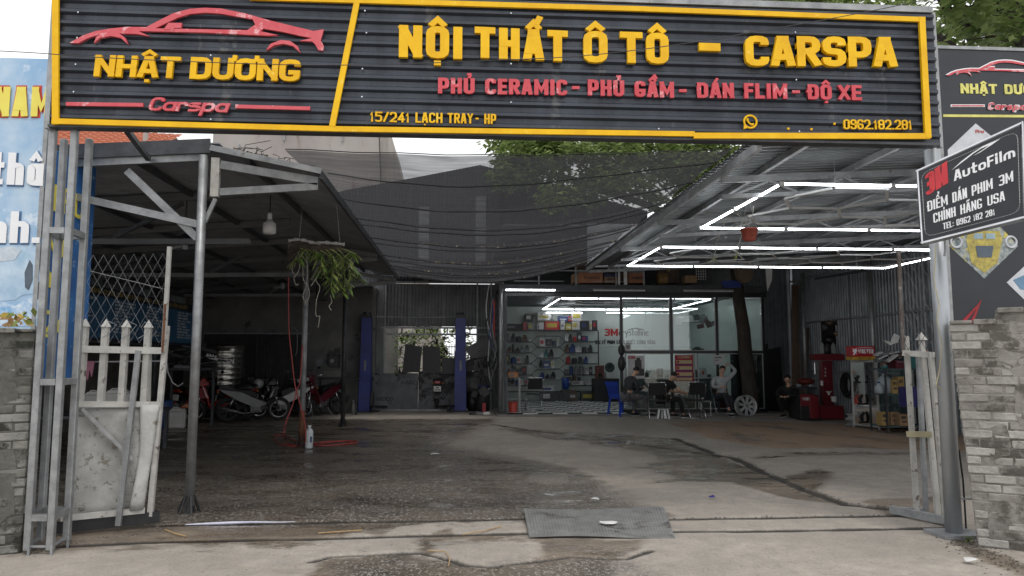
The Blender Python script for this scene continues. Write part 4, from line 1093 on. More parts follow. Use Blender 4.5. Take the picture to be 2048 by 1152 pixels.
for q in (TP['L'], TP['F'], TP['R']):
    t = MB(); t.bar(q + Vector((.03, -.04, -.04)), q + Vector((.03, -.04, .07)), .015); t.build('anchor_bolt', 'galv_dull', gt)
gp_ = thing('gate_post', 'thick round galvanised steel post at the right end of the sign', 'post', (4.26, 6.27, 0))
t = MB(); t.cyl((4.26, 6.27, .03), (4.26, 6.27, 3.40), .068, 24); t.build('pipe', mat('galv_pipe', (.46, .48, .50), (.33, .35, .37), rough=.38, metal=.55, scale=3, spot=(.22, .21, .20), sscale=5, sthr=.64, stretch=(1, 1, .3), bump=.1), gp_, True)
t = MB(); t.b2((4.08, 6.12, .0), (4.46, 6.42, .028)); t.build('base_plate', 'galv_dull', gp_)
t = MB(); t.b2((4.30, 6.33, 2.35), (4.36, 6.38, 3.37)); t.build('upper_channel', 'galv', gp_)
t = MB(); t.bar((4.45, 6.5, 1.75), (4.43, 6.5, 3.4), .035, .03); t.build('side_channel', 'galv', gp_)
for z in (1.55, .32):
    t = MB(); t.bar((4.30, 6.2, z), (4.42, 6.18, z), .02, .012); t.build('hinge_pin', 'galv_dull', gp_)
t = MB(); pts = [P(a, b_, 6.17) for a, b_ in ((1872, 490), (1868, 560), (1878, 610), (1874, 640), (1884, 690), (1879, 740), (1873, 770), (1885, 782))]
t.tube(pts, .004, 5); t.build('yellow_wire', mat('wire_yellow', (.55, .48, .25)), gp_)
t = MB(); t.tube([P(a, b_, 6.4) for a, b_ in ((1918, 900), (1926, 960), (1930, 1020), (1934, 1090))], .008, 5); t.build('dark_cable', 'rubber', gp_)

# ---- chain link helper: zigzag wires between four corners (bl, br, tr, tl), clipped on a grid
def chainlink(bl, br, tr, tl, cell, r_, m, parent, name='chain_link'):
    bl, br, tr, tl = map(Vector, (bl, br, tr, tl)); Wd = (br - bl).length; Hd = (tl - bl).length; nx_ = int(Wd / cell); ny_ = int(Hd / cell)
    def q(i, j): u = i / nx_; v = j / ny_; return (bl * (1 - u) + br * u) * (1 - v) + (tl * (1 - u) + tr * u) * v
    t = MB()
    for i in range(nx_):
        pts = [q(i + (.02 if j % 2 else .5) + (0 if j % 2 else 0), j) for j in range(ny_ + 1)]; t.tube(pts, r_, 4, cap=False)
        pts = [q(i + (.98 if j % 2 else .5), j) for j in range(ny_ + 1)]; t.tube(pts, r_, 4, cap=False)
    return t.build(name, m, parent, kind='stuff')

# ================================================================== LEFT GATE LEAF
gl = thing('left_gate_leaf', 'open left gate leaf with white pickets above a dented sheet panel', 'gate', (-3.0, 6.9, 0))
GA = Vector((-3.58, 6.72, 0)); GB = Vector((-2.70, 7.10, 0)); gu = (GB - GA).normalized(); gn = Vector((gu.y, -gu.x, 0))
def GP(px_, z, off=0):
    """point of the gate plane on the bearing px_ (at the level z)"""
    d = ray(px_, 800); # solve (d*t).xy on line GA + gu*s
    M_ = Matrix(((d.x, -gu.x), (d.y, -gu.y))); s_ = (M_.inverted() @ Vector((GA.x, GA.y)))[1]
    q = GA + gu * s_ + gn * off; return Vector((q.x, q.y, z))
def gz(py, px_=240):
    q = GP(px_, 0); dd = q.y / ray(px_, py).y; return CH + ray(px_, py).z * dd
sheet_m = mat('dented_sheet', (.42, .42, .41), (.25, .25, .235), rough=.6, metal=.1, scale=5.5, contrast=1, spot=(.17, .155, .13), sscale=16, sthr=.56, bump=.6, bscale=9)
t = MB(); n_ = 14; m_n = 12; vs = []; fs = []
za_, zb_ = .16, 1.08
for j in range(m_n + 1):
    for i in range(n_ + 1):
        u = i / n_; v = j / m_n; q = GP(150 + 138 * u, 0); vs.append(q + Vector((0, 0, za_ + (zb_ - za_) * v)) + gn * (.012 * math.sin(u * 5 + v * 4) + .006 * math.sin(u * 13 - v * 9)))
for j in range(m_n):
    for i in range(n_): a = j * (n_ + 1) + i; fs.append((a, a + 1, a + n_ + 2, a + n_ + 1))
t.add(vs, fs); o = t.build('sheet_panel', sheet_m, gl, True); sd_ = o.modifiers.new('th', 'SOLIDIFY'); sd_.thickness = .003
# torn, curling right strip of sheet
t = MB(); vs = []; fs = []
for j in range(13):
    v = j / 12; z = .17 + (1.10 - .17) * v; l_ = 280 - 12 * (1 - v) + 8 * math.sin(v * 3.1) ; r_ = 320 - 22 * (1 - v)
    for i in range(7):
        u = i / 6; q = GP(l_ + (r_ - l_) * u, z); vs.append(q + gn * (.035 + .022 * math.sin(u * PI) * (1 - .5 * v) + .02 * (1 - u) * math.sin(v * 9)))
for j in range(12):
    for i in range(6): a = j * 7 + i; fs.append((a, a + 1, a + 8, a + 7))
t.add(vs, fs); o = t.build('curled_sheet', mat('sheet_pale', (.50, .50, .48), (.34, .34, .325), rough=.5, scale=6, contrast=1, spot=(.14, .12, .09), sscale=9, sthr=.58, bump=.4), gl, True); sd_ = o.modifiers.new('th', 'SOLIDIFY'); sd_.thickness = .003
def rail(z0, z1, p0, p1, w_, m, name='rail', off=.02):
    t = MB(); t.bar(GP(p0, z0, off), GP(p1, z1, off), .035, w_); return t.build(name, m, gl)
rail(1.12, 1.10, 150, 322, .05, 'white_chipped'); rail(1.60, 1.59, 158, 318, .06, 'white_chipped', off=.03); rail(.15, .16, 135, 300, .05, 'white_chipped')
rail(.07, .09, 120, 330, .10, 'black_steel', 'bottom_beam', 0)
for p in (160, 202, 243, 288): # pickets with pyramid tips
    t = MB(); t.bar(GP(p, 1.12), GP(p + 2, 1.80), .052, .05); pk = t.build('picket', 'white_chipped', gl)
    q = GP(p + 2, 1.80); t = MB(); t.add([q + gu * a + gn * b_ for a, b_ in ((-.042, -.04), (.042, -.04), (.042, .04), (-.042, .04))] + [q + Z * .075], [(3, 2, 1, 0), (0, 1, 4), (1, 2, 4), (2, 3, 4), (3, 0, 4)]); t.build('tip', 'white_chipped', pk)
t = MB(); t.bar(GP(272, 1.59, .05), GP(249, .06, .10), .045, .03); t.build('stiffener', 'galv', gl)
t = MB(); t.bar(GP(293, 1.57, -.06), GP(295, 1.1, -.06), .05, .03); t.build('picket', 'white_chipped', gl)
t = MB(); t.bar(GP(166, 1.08, .05), GP(271, .62, .05), .03, .03); t.build('brace', 'galv', gl)
t = MB(); t.bar(GP(327, 1.82), GP(311, .10), .045, .04); t.build('end_post', 'white_chipped', gl)
t = MB(); t.bar(GP(322, 1.58, .03), GP(325, 2.56, .03), .035, .03); t.build('mesh_post', 'white_chipped', gl)
t = MB(); t.bar(GP(320, 1.58, .05), GP(321, 2.02, .05), .018, .008); t.build('rust_streak', 'rust', gl)
t = MB(); t.bar(GP(165, 2.30, .0), GP(322, 2.16, .0), .004, .004); t.build('tension_wire', 'galv_dull', gl)
chainlink(GP(160, 1.66), GP(322, 1.66), GP(322, 2.50), GP(160, 2.44), .072, .0012, 'galv_dull', gl)
for k in range(3):
    t = MB(); q = GP(202 + 41 * k if k < 2 else 275, 1.8, .04); t.tube([q, q + Vector((.03, 0, .05)), q + Vector((.10, 0, .02)), q + Vector((.04, 0, -.06)), q + Vector((-.02, 0, -.1))], .003, 4); t.build('tie_wire', 'galv_dull', gl)

# ================================================================== RIGHT GATE LEAF
gr = thing('right_gate_leaf', 'rusty folded right gate leaf of tall flat pickets with wire mesh above', 'gate', (4.35, 6.9, 0))
def RQ(a, b_, Y): return P(a, b_, Y)
for (a0, b0, Y0), (a1, b1, Y1), w_, nm in (((1812, 672, 7.15), (1834, 1030, 7.05), .052, 'picket'), ((1836, 700, 7.1), (1852, 1022, 6.95), .045, 'back_picket'), ((1843, 680, 7.0), (1876, 1032, 6.85), .055, 'picket'),
                                     ((1861, 705, 6.85), (1893, 1036, 6.7), .055, 'picket'), ((1880, 720, 6.7), (1905, 1030, 6.6), .045, 'picket')):
    t = MB(); t.bar(RQ(a0, b0, Y0), RQ(a1, b1, Y1), w_ * .85, .035, (0, 1, 0)); t.build(nm.replace('back_', ''), 'galv_dull' if 'back' in nm else ('galv' if a0 == 1880 else 'white_chipped'), gr)
q = RQ(1843, 680, 7.0); t = MB(); t.add([q + Vector((a, b_, 0)) for a, b_ in ((-.04, -.04), (.04, -.04), (.04, .04), (-.04, .04))] + [q + Z * .08], [(3, 2, 1, 0), (0, 1, 4), (1, 2, 4), (2, 3, 4), (3, 0, 4)]); t.build('tip', 'white_chipped', gr)
q = RQ(1882, 700, 6.9); t = MB(); t.add([q + Vector((a, b_, 0)) for a, b_ in ((-.03, -.03), (.03, -.03), (.03, .03), (-.03, .03))] + [q + Z * .08], [(3, 2, 1, 0), (0, 1, 4), (1, 2, 4), (2, 3, 4), (3, 0, 4)]); t.build('tip', 'white_chipped', gr)
for (a0, b0, Y0), (a1, b1, Y1), m_ in (((1806, 706, 7.08), (1868, 710, 6.82), 'white_chipped'), ((1815, 868, 7.1), (1862, 869, 6.85), mat('yellowed', (.42, .38, .24), (.3, .27, .17))), ((1845, 704, 7.06), (1885, 724, 6.75), 'rust')):
    t = MB(); t.bar(RQ(a0, b0, Y0), RQ(a1, b1, Y1), .03, .055); t.build('rail', m_, gr)
t = MB(); t.bar(Vector((4.22, 7.14, .05)), Vector((4.46, 6.55, .05)), .05, .07); t.build('bottom_beam', 'galv_dull', gr)
t = MB(); t.bar(Vector((4.22, 7.14, .05)), Vector((4.52, 7.05, .05)), .05, .05); t.build('bottom_beam', 'galv_dull', gr)
t = MB(); t.bar(Vector((4.46, 6.55, .05)), Vector((4.60, 6.75, .05)), .05, .05); t.build('bottom_beam', 'galv_dull', gr)
t = MB(); t.bar(RQ(1797, 502, 7.1), RQ(1806, 700, 7.1), .028, .028); t.build('mesh_post', mat('post_worn', (.16, .15, .14), (.09, .06, .05), rough=.7, scale=12, spot=(.35, .34, .32), sscale=10, sthr=.6), gr)
chainlink(RQ(1808, 700, 7.08), RQ(1880, 700, 6.8), RQ(1874, 505, 6.8), RQ(1798, 508, 7.08), .075, .0028, 'dark_steel', gr)

# ================================================================== BRICK PIERS
def brickmesh(L, H, D, seed):
    random.seed(seed); b_ = bmesh.new(); bmesh.ops.create_cube(b_, size=1)
    for v in b_.verts: v.co = Vector((v.co.x * L, v.co.y * D, v.co.z * H))
    bmesh.ops.bevel(b_, geom=b_.edges[:], offset=.007, segments=1, affect='EDGES')
    for v in b_.verts: v.co += Vector((uni(-.004, .004), uni(-.005, .004), uni(-.003, .003)))
    me = bpy.data.meshes.new('brick'); b_.to_mesh(me); b_.free(); return me
bmats = [mat('block_a', (.36, .345, .32), (.15, .14, .125), rough=.92, scale=2.6, contrast=.9, spot=(.10, .092, .08), sscale=1.7, sthr=.57, bump=1.0, bscale=30, world=True),
         mat('block_b', (.43, .415, .39), (.20, .19, .17), rough=.92, scale=3.1, contrast=.9, spot=(.14, .13, .115), sscale=2.1, sthr=.60, bump=1.0, bscale=30, world=True),
         mat('block_c', (.30, .285, .26), (.11, .10, .09), rough=.92, scale=2.2, contrast=.9, spot=(.085, .08, .07), sscale=1.9, sthr=.53, bump=1.0, bscale=30, world=True)]
bmoss = [mat('block_d', (.24, .235, .21), (.07, .07, .06), rough=.95, scale=2.2, contrast=.9, spot=(.03, .032, .025), sscale=1.9, sthr=.52, bump=1.0, bscale=30, world=True),
         mat('block_e', (.33, .32, .30), (.10, .10, .088), rough=.95, scale=2.6, contrast=.9, spot=(.04, .04, .03), sscale=2.3, sthr=.52, bump=1.0, bscale=30, world=True),
         mat('block_f', (.19, .185, .165), (.055, .055, .045), rough=.95, scale=3.0, contrast=.9, spot=(.03, .03, .024), sscale=2.5, sthr=.5, bump=1.0, bscale=30, world=True)]
mat('mortar', (.33, .315, .29), (.12, .112, .10), rough=.95, scale=3, contrast=.9, bump=1.0, bscale=26, spot=(.10, .092, .08), sscale=2, sthr=.55, world=True)
mat('mortar_moss', (.16, .155, .14), (.05, .05, .042), rough=.95, scale=3, contrast=.9, bump=1.0, bscale=26, spot=(.03, .03, .024), sscale=2, sthr=.52, world=True)
BM = [bmats, bmoss]
def brickwall(name, label, O, U, L, H, D, moss, steps=None, lean=0.0, Lb=.205, Hb=.062, gapb=.010, ends=(True, True), origin_label=None, side=1):
    """O foot corner on the face, U along the face; the face looks to N; real blocks stand proud of a mortar core"""
    U = Vector(U).normalized(); N = Vector((U.y, -U.x, 0)) * side; O = Vector(O); wl = thing(name, label, 'wall', tuple(O))
    t = MB(); c = [O - N * .012, O + U * L - N * .012, O + U * L - N * D, O - N * D]
    if steps:
        for (s0, s1, h) in steps: t.add([], []); cc = [O + U * s0 - N * .012, O + U * s1 - N * .012, O + U * s1 - N * D, O + U * s0 - N * D]; fb = [(s0, -.05), (s1, -.05), (s1, h), (s0 - (lean * h if s0 == 0 else 0), h)]; t.prism(fb, D - .012, O - N * D, U, Z, N)
    else: t.prism3([x - Z * .05 for x in c], (0, 0, H + .05))
    t.build('mortar_core', 'mortar_moss' if moss else 'mortar', wl); bmats = BM[moss]
    ms = []
    for k in range(5):
        me = brickmesh(Lb, Hb, .05, 40 + k); me.materials.append(bmats[k % 3]); ms.append(me)
    half = []
    for k in range(3):
        me = brickmesh(.10, Hb, .05, 60 + k); me.materials.append(bmats[(k + moss) % 3]); half.append(me)
    random.seed(len(label)); rot = math.atan2(U.y, U.x); nrow = int(H / (Hb + gapb)); cnt = 0
    for r_ in range(nrow):
        z = .01 + Hb / 2 + r_ * (Hb + gapb); x = -lean * z
        if r_ % 2:
            me = half[random.randrange(3)]; w_ = .10
        else: me = None
        while x < L - .03:
            if me is None: me = ms[random.choices(range(5), weights=[3, 3, 2 + moss * 2, 3, 3])[0]]; w_ = Lb
            if x + w_ > L + .02: me = half[random.randrange(3)]; w_ = .10
            if x + w_ > L + .05: break
            top = H if not steps else next((h for s0, s1, h in steps if s0 <= x + w_ / 2 <= s1), 0)
            if top == 0: top = steps[0][2] if steps and x < .2 else top
            if z + Hb / 2 <= top + .005 and rnd() > .015:
                o = bpy.data.objects.new('brick', me); COL.objects.link(o); o.parent = wl
                o.location = U * (x + w_ / 2) + Vector((0, 0, z)) - N * (.031 + uni(-.004, .005)) + Vector((0, 0, uni(-.002, .002))); o.rotation_euler = (uni(-.015, .015), uni(-.012, .012), rot + uni(-.02, .02)); cnt += 1
            x += w_ + gapb; me = None
    # return face at the near end and coping blocks
    for (en, pos, sgn) in ((ends[0], 0, -1), (ends[1], L, 1)):
        if not en: continue
        for r_ in range(nrow):
            z = .01 + Hb / 2 + r_ * (Hb + gapb); d = .0 if r_ % 2 else .0
            top = H if not steps else (steps[0][2] if pos == 0 else steps[-1][2])
            if z + Hb / 2 > top: continue
            for kk in range(max(1, int(D / .21))):
                me = ms[random.randrange(5)]; o = bpy.data.objects.new('brick', me); COL.objects.link(o); o.parent = wl
                o.location = U * (pos - sgn * .020 - (lean * z if pos == 0 else 0)) - N * (.13 + kk * .21 + (.04 if r_ % 2 else 0)) + Vector((0, 0, z)); o.rotation_euler = (0, 0, rot + PI / 2 + uni(-.02, .02))
    t = MB()
    for (s0, s1, h) in (steps or [(0, L, H)]):
        x = s0 - (lean * h if s0 == 0 else 0)
        while x < s1 - .04:
            w_ = min(uni(.16, .26), s1 - x); q = O + U * (x + w_ / 2) - N * (D / 2)
            cb = MB(); cb.box(q + Z * (h + .018), (w_ - .008, D + .03, .034 + uni(-.01, .012)), Matrix.Rotation(rot, 3, 'Z')); cb.build('coping_block', bmats[random.randrange(3)], wl, bevel=.006); x += w_
    return wl
brickwall('brick_pier', 'weathered grey block wall with a stepped top beside the right gate post', (4.19, 5.87, 0), Vector((.82, -.57, 0)), 1.50, 1.95, .30, 0, steps=[(0, .22, 1.80), (.22, 1.50, 1.89)], lean=.065, ends=(True, False))
# patches of cement wash smeared over the blocks
brickwall('brick_pier', 'darker mossy block wall at the left edge below the blue billboard', (-4.60, 5.72, 0), Vector((.93, .37, 0)), 1.28, 1.72, .28, 1, ends=(False, True))
def smear(wl, O, U, side, pts, m, seed):
    """hand-thrown cement wash: an uneven skin over the blocks"""
    random.seed(seed); U = Vector(U).normalized(); N = Vector((U.y, -U.x, 0)) * side; out = []
    for i in range(len(pts)):
        a = Vector(pts[i]); b_ = Vector(pts[(i + 1) % len(pts)])
        for k in range(5): q = a + (b_ - a) * k / 5; out.append((q.x + uni(-.012, .012), q.y + uni(-.010, .010)))
    t = MB(); t.prism(out, .007, Vector(O) - N * .012, U, Z, N); t.build('cement_patch', m, wl)
WALLS = [o for o in COL.objects if o.name.startswith('brick_pier')]
wr = [o for o in WALLS if 'stepped' in o['label']][0]; wlf = [o for o in WALLS if 'mossy' in o['label']][0]
UR, UL = (.82, -.57, 0), (.93, .37, 0)
for k, (pts, m_) in enumerate((([(.16, 1.78), (.34, 1.80), (.40, 1.60), (.30, 1.42), (.20, 1.5)], 'mortar'), ([(.30, 1.45), (.44, 1.48), (.48, 1.2), (.42, .95), (.31, 1.0)], 'mortar'),
                               ([(.10, .95), (.24, 1.0), (.26, .75), (.12, .7)], 'mortar'), ([(.06, .35), (.30, .42), (.34, .12), (.08, .05)], 'mortar'), ([(.42, .60), (.7, .66), (.66, .3), (.44, .35)], 'mortar'))):
    smear(wr, (4.19, 5.87, 0), UR, 1, pts, m_, k)
for k, (pts, m_) in enumerate((([(.95, 1.5), (1.15, 1.55), (1.2, 1.2), (1.0, 1.1)], 'mortar_moss'), ([(1.0, .75), (1.2, .8), (1.22, .3), (1.05, .2)], 'mortar_moss'))):
    smear(wlf, (-4.60, 5.72, 0), UL, 1, pts, m_, 9 + k)
leafl = thing('fallen_leaf_pile', 'yellowed leaves lying on top of the left block wall', 'leaves', tuple(P(40, 645, 6.0)))
for k in range(26):
    c = P(uni(5, 70), uni(628, 655), 5.85 + rnd() * .2); c.z = 1.77 + rnd() * .10; t = MB(); s_ = uni(.03, .06)
    d = Vector((uni(-1, 1), uni(-1, .4), uni(-.6, .6))).normalized() * s_; e = d.cross(Vector((uni(-.3, .3), 1, uni(-.5, .5)))).normalized() * s_ * .45
    t.add([c - d, c - d * .2 + e, c + d, c - d * .2 - e], [(0, 1, 2), (0, 2, 3)]); t.build('leaf', random.choice([mat('leaf_yellow', (.45, .33, .06)), mat('leaf_green', (.18, .22, .05)), mat('leaf_brown', (.25, .14, .05))]), leafl)
weed = MB(); q = G(1938, 1082)
for k in range(14): leaf(weed, q + Vector((uni(-.03, .03), uni(-.03, .03), uni(.01, .05))), .035)
weed.build('weed', 'leaf_c', label='tiny green weed at the foot of the right block wall', cat='weed')

# ================================================================== BILLBOARDS
sky_m = mat('board_sky', (.50, .63, .75), (.26, .44, .66), rough=.45, scale=1.8, spot=(.62, .72, .82), sscale=2.6, sthr=.56)
lb = thing('blue_billboard', 'pale blue car wash billboard at the left edge with yellow and white letters', 'billboard', (-4.4, 7.05, 1.8))
LBY = 7.05
t = MB(); A = P(101, 118, LBY); t.b2((-5.6, LBY, 1.70), (A.x - .02, LBY + .10, A.z)); t.build('panel', sky_m, lb)
t = MB(); t.b2((A.x - .018, LBY - .01, 1.70), (A.x + .02, LBY + .11, A.z + .01)); t.build('edge_trim', 'galv', lb)
def lbtext(s, a, b_, Hpx, t_, m, d=.006, k=0, shear=0):
    A, B = P(a[0], a[1], LBY - .001 - k), P(b_[0], b_[1], LBY - .001 - k); H = Hpx * LBY / FPX; U = B - A
    textpart(s, A, U, Z, -YA, H, U.length, t_, m, lb, d, each=True, shear=shear)
mat('ink_yellow', (.82, .72, .12), (.78, .66, .1), rough=.4); mat('ink_red', (.65, .06, .04), rough=.4); mat('ink_white', (.85, .86, .88), (.8, .81, .84), rough=.4); mat('ink_blue_dark', (.10, .22, .42), rough=.4)
lbtext('NAM', (-18, 236), (106, 236), 66, .078, 'ink_red', .003); lbtext('NAM', (-14, 233), (102, 233), 60, .062, 'ink_yellow', .004, .012)
lbtext('thâ', (-22, 372), (90, 376), 68, .088, 'ink_blue_dark', .003); lbtext('thâ', (-20, 368), (86, 372), 64, .070, 'ink_white', .004, .012)
lbtext('nh.', (-28, 490), (80, 490), 66, .088, 'ink_blue_dark', .003); lbtext('nh.', (-26, 486), (76, 486), 62, .070, 'ink_white', .004, .012)
# printed car: pale body, glass and wheel as flat print
def lbpoly(pts, m, d, nm='print'):
    t = MB(); t.prism3([P(a, b_, LBY - .0005) for a, b_ in pts], (0, -d, 0)); t.build(nm, m, lb)
lbpoly([(-60, 500), (30, 488), (62, 494), (78, 515), (80, 560), (66, 588), (45, 590), (30, 600), (-60, 606)], mat('print_pale', (.55, .68, .80), (.34, .50, .66), scale=5), .003, 'car_print')
lbpoly([(-60, 505), (26, 494), (44, 500), (30, 520), (-60, 530)], mat('print_grey', (.62, .68, .74), (.40, .48, .56), scale=9), .006, 'windscreen_print')
lbpoly([(50, 545), (60, 520), (66, 530), (66, 560), (58, 580), (51, 575)], mat('print_dark', (.10, .13, .17)), .008, 'wheel_print')
lbpoly([(-60, 606), (0, 602), (30, 612), (60, 596), (82, 600), (82, 652), (-60, 652)], mat('print_foam', (.72, .80, .88), (.20, .42, .70), scale=9), .004, 'splash_print')
# the perpendicular strip board
vb = thing('blue_side_board', 'narrow deep blue side board with yellow letters seen edge on behind the gate tower', 'billboard', (-3.9, 7.4, 1.8))
V0, V1 = Vector((-3.98, 7.10, 0)), Vector((-3.90, 8.05, 0)); vu = (V1 - V0).normalized(); vn = Vector((vu.y, -vu.x, 0))
t = MB(); t.prism3([V0 + Z * 1.3, V1 + Z * 1.3, V1 + Z * 3.55, V0 + Z * 3.55], -vn * .05); t.build('panel', mat('board_deep', (.035, .16, .42), (.02, .09, .28), rough=.45, scale=2.5, spot=(.30, .45, .60), sscale=9, sthr=.60), vb)
for s_, z_, H_ in (('TRO', 2.95, .26), ('MA', 2.52, .22), ('Y', 2.2, .2), ('24', 1.72, .26)):
    textpart(s_, V0 + vu * .20 + vn * .002 + Z * z_, vu, Z, vn, H_, .19 * len(s_), .05, 'ink_yellow', vb, depth=.006, each=True)
t = MB(); t.bar(V0 + Z * 1.3 + vn * .03 - vu * .02, V0 + Z * 3.5 + vn * .03 - vu * .02, .04); t.build('edge_trim', 'galv_dull', vb)

# right black billboard
RBY = 6.95
rbb = thing('black_billboard', 'tall black billboard with red car emblem behind the tilted sign at the right edge', 'billboard', (5.4, RBY, 1.8))
A = P(1874, 97, RBY); B = P(1885, 655, RBY); xl = A.x - .03
t = MB(); t.b2((xl + .03, RBY, B.z - .05), (6.6, RBY + .12, A.z)); t.build('panel', mat('panel_black', (.022, .026, .034), (.014, .017, .023), rough=.35, scale=1.5), rbb)
t = MB(); t.b2((xl - .005, RBY - .015, B.z - .06), (xl + .028, RBY + .13, A.z + .01)); t.build('edge_trim', 'galv', rbb)
t = MB(); t.b2((xl + .03, RBY - .012, A.z - .003), (6.6, RBY + .13, A.z + .03)); t.build('top_trim', 'galv', rbb)
def rbpoly(pts, m, d, nm='print'):
    t = MB(); t.prism3([P(a, b_, RBY - .0005) for a, b_ in pts], (0, -d, 0)); t.build(nm, m, rbb)
def rbtext(s, a, b_, Hpx, t_, m, d=.006, k=0, shear=0, gap=None):
    A, B = P(a[0], a[1], RBY - .001 - k), P(b_[0], b_[1], RBY - .001 - k); H = Hpx * RBY / FPX; U = B - A
    textpart(s, A, U, Z, -YA, H, U.length, t_, m, rbb, d, each=True, shear=shear, gap=gap)
rbpoly([(1886, 229), (2200, 231), (2200, 236), (1886, 234)], mat('ink_lemon', (.78, .74, .20), rough=.4), .004, 'yellow_line')
mapw = lambda a, b_: P(1890 + (a - 135) * .138, 119 + (b_ - 57) * .137, RBY - .001)
mapr = lambda a, b_: P(1892 + (a - 135) * .136, 121 + (b_ - 57) * .134, RBY - .007)
caremblem(mapw, (0, -.004, 0), rbb, 'ink_white', step=.0007)
caremblem(mapr, (0, -.003, 0), rbb, 'red_faded', step=.0007)
rbtext('NHẬT DƯƠNG', (1921, 187), (2100, 190), 22, .030, 'ink_lemon', gap=.012)
rbtext('Carspa', (1974, 220), (2052, 221), 17, .032, 'ink_white', .003, 0, .3); rbtext('Carspa', (1975, 219), (2050, 220), 15, .020, 'red_faded', .003, .012, .3)
rbpoly([(1901, 209), (1969, 209), (1969, 214), (1901, 214)], 'ink_white', .003, 'line'); rbpoly([(1903, 210.5), (1967, 210.5), (1967, 212.8), (1903, 212.8)], 'red_faded', .006, 'line')
rbpoly([(1895, 300), (1951, 247), (2004, 290), (2060, 330), (1900, 420)], mat('print_white', (.62, .64, .68), (.50, .52, .56), rough=.4), .003, 'diamond_print')
rbtext('Pro', (1951, 266), (1968, 266), 7, .006, 'ink_red', .005, .003)
rbpoly([(1900, 330), (1925, 300), (1960, 285), (2000, 287), (2000, 330)], mat('print_blue', (.15, .28, .42)), .006, 'car_print')
dm = [(1896, 490), (1970, 420), (2036, 492), (1968, 557)]
rbpoly(dm, mat('print_mech', (.45, .48, .46), (.10, .14, .16), scale=14, spot=(.60, .50, .08), sscale=9, sthr=.55), .003, 'diamond_print')
rbpoly([(1936, 462), (1998, 462), (2004, 480), (1994, 526), (1968, 546), (1942, 526), (1932, 480)], mat('print_gold', (.55, .46, .10), (.30, .25, .08), scale=20), .006, 'engine_print')
rbpoly([(1948, 467), (1965, 467), (1965, 478), (1946, 478)], mat('print_glass', (.35, .48, .55)), .009, 'engine_print'); rbpoly([(1971, 467), (1988, 467), (1990, 478), (1971, 478)], 'print_glass', .009, 'engine_print')
rbpoly([(1950, 492), (1986, 492), (1982, 515), (1954, 515)], 'print_dark', .009, 'engine_print')
for x in (1912, 2022):
    t = MB(); q = P(x, 484, RBY - .006); t.torus(q, .055, .012, 'y', 20, 6); t.build('wheel_print', 'print_white', rbb)
rbpoly([(2013, 565), (2090, 495), (2090, 640)], 'print_white', .003, 'diamond_print')
rbpoly([(2026, 560), (2048, 550), (2090, 552), (2090, 590), (2040, 578)], 'print_blue', .006, 'car_print')
mat('laser_red', (.35, .02, .03), (.25, .015, .02))
rbpoly([(1936, 652), (1960, 602), (1963, 600), (1943, 655)], 'laser_red', .003, 'streak_print'); rbpoly([(1925, 640), (1958, 606), (1960, 608), (1930, 645)], 'laser_red', .0045, 'streak_print')
rbpoly([(2000, 655), (2090, 625), (2090, 640), (2020, 658)], 'laser_red', .003, 'streak_print'); rbpoly([(1893, 615), (1905, 607), (1906, 609), (1896, 617)], 'laser_red', .003, 'streak_print')

# tilted light box sign
ls = thing('light_box_sign', 'tilted black light box sign with red and white lettering beside the right post', 'sign', tuple(P(1950, 470, 5.8)))
bl, br, tr_, tl = P(1842, 488, 5.95), P(2052, 436, 5.45), P(2046, 242, 5.45), P(1832, 341, 5.95)
lu = (br - bl); luu = lu.normalized(); lv = (tl - bl); lvv = lv.normalized(); ln = lu.cross(lv).normalized()
if ln.y > 0: ln = -ln
back = -ln * .13
t = MB(); t.prism3([bl, br, tr_, tl], back); t.build('case', 'galv', ls)
def LP(u, v, d=0): return (bl * (1 - u) + br * u) * (1 - v) + (tl * (1 - u) + tr_ * u) * v + ln * d
t = MB(); t.prism3([LP(.022, .03), LP(.978, .03), LP(.978, .965), LP(.022, .965)], ln * .004); t.build('face', mat('face_black', (.018, .020, .028), (.012, .014, .02), rough=.4), ls)
for a, b_ in (((0, .012), (1, .012)), ((0, .985), (1, .985)), ((.01, 0), (.01, 1)), ((.99, 0), (.99, 1))):
    t = MB(); t.bar(LP(*a, .006), LP(*b_, .006), .014, .014); t.build('frame', 'chrome', ls)
t = MB(); rrp = fillet([(.05, .075), (.95, .075), (.95, .925), (.05, .925)], True, .09)
for i in range(len(rrp)):
    A, B = LP(*rrp[i], .006), LP(*rrp[(i + 1) % len(rrp)], .006); n_ = max(1, int((B - A).length / .012))
    for k in range(n_): q = A + (B - A) * (k + .25) / n_; t.bar(q, q + (B - A).normalized() * .006, .004, .002)
t.build('dotted_border', 'ink_white', ls, kind='stuff')
def lstext(s, u0, v0, u1, v1, H, t_, m, d=.006, shear=0, gap=None):
    A, B = LP(u0, v0, .0045), LP(u1, v1, .0045); U = B - A; Vv = (LP(u0, v0 + .1) - LP(u0, v0)).normalized()
    textpart(s, A, U, Vv, ln, H, U.length, t_, m, ls, d, each=True, shear=shear, gap=gap, step=.0008)
mat('red_print', (.62, .03, .04), (.5, .02, .03), rough=.3)
lstext('3M', .085, .60, .305, .665, .185, .048, 'red_print', gap=.004)
lstext('AutoFilm', .36, .655, .925, .665, .088, .018, 'ink_white', .005)
lstext('ĐIỂM', .09, .395, .29, .40, .085, .013, 'ink_white', .005); lstext('DÁN', .335, .40, .475, .405, .085, .013, 'ink_white', .005)
lstext('PHIM', .52, .405, .715, .41, .085, .013, 'ink_white', .005); lstext('3M', .77, .41, .90, .415, .085, .014, 'ink_white', .005)
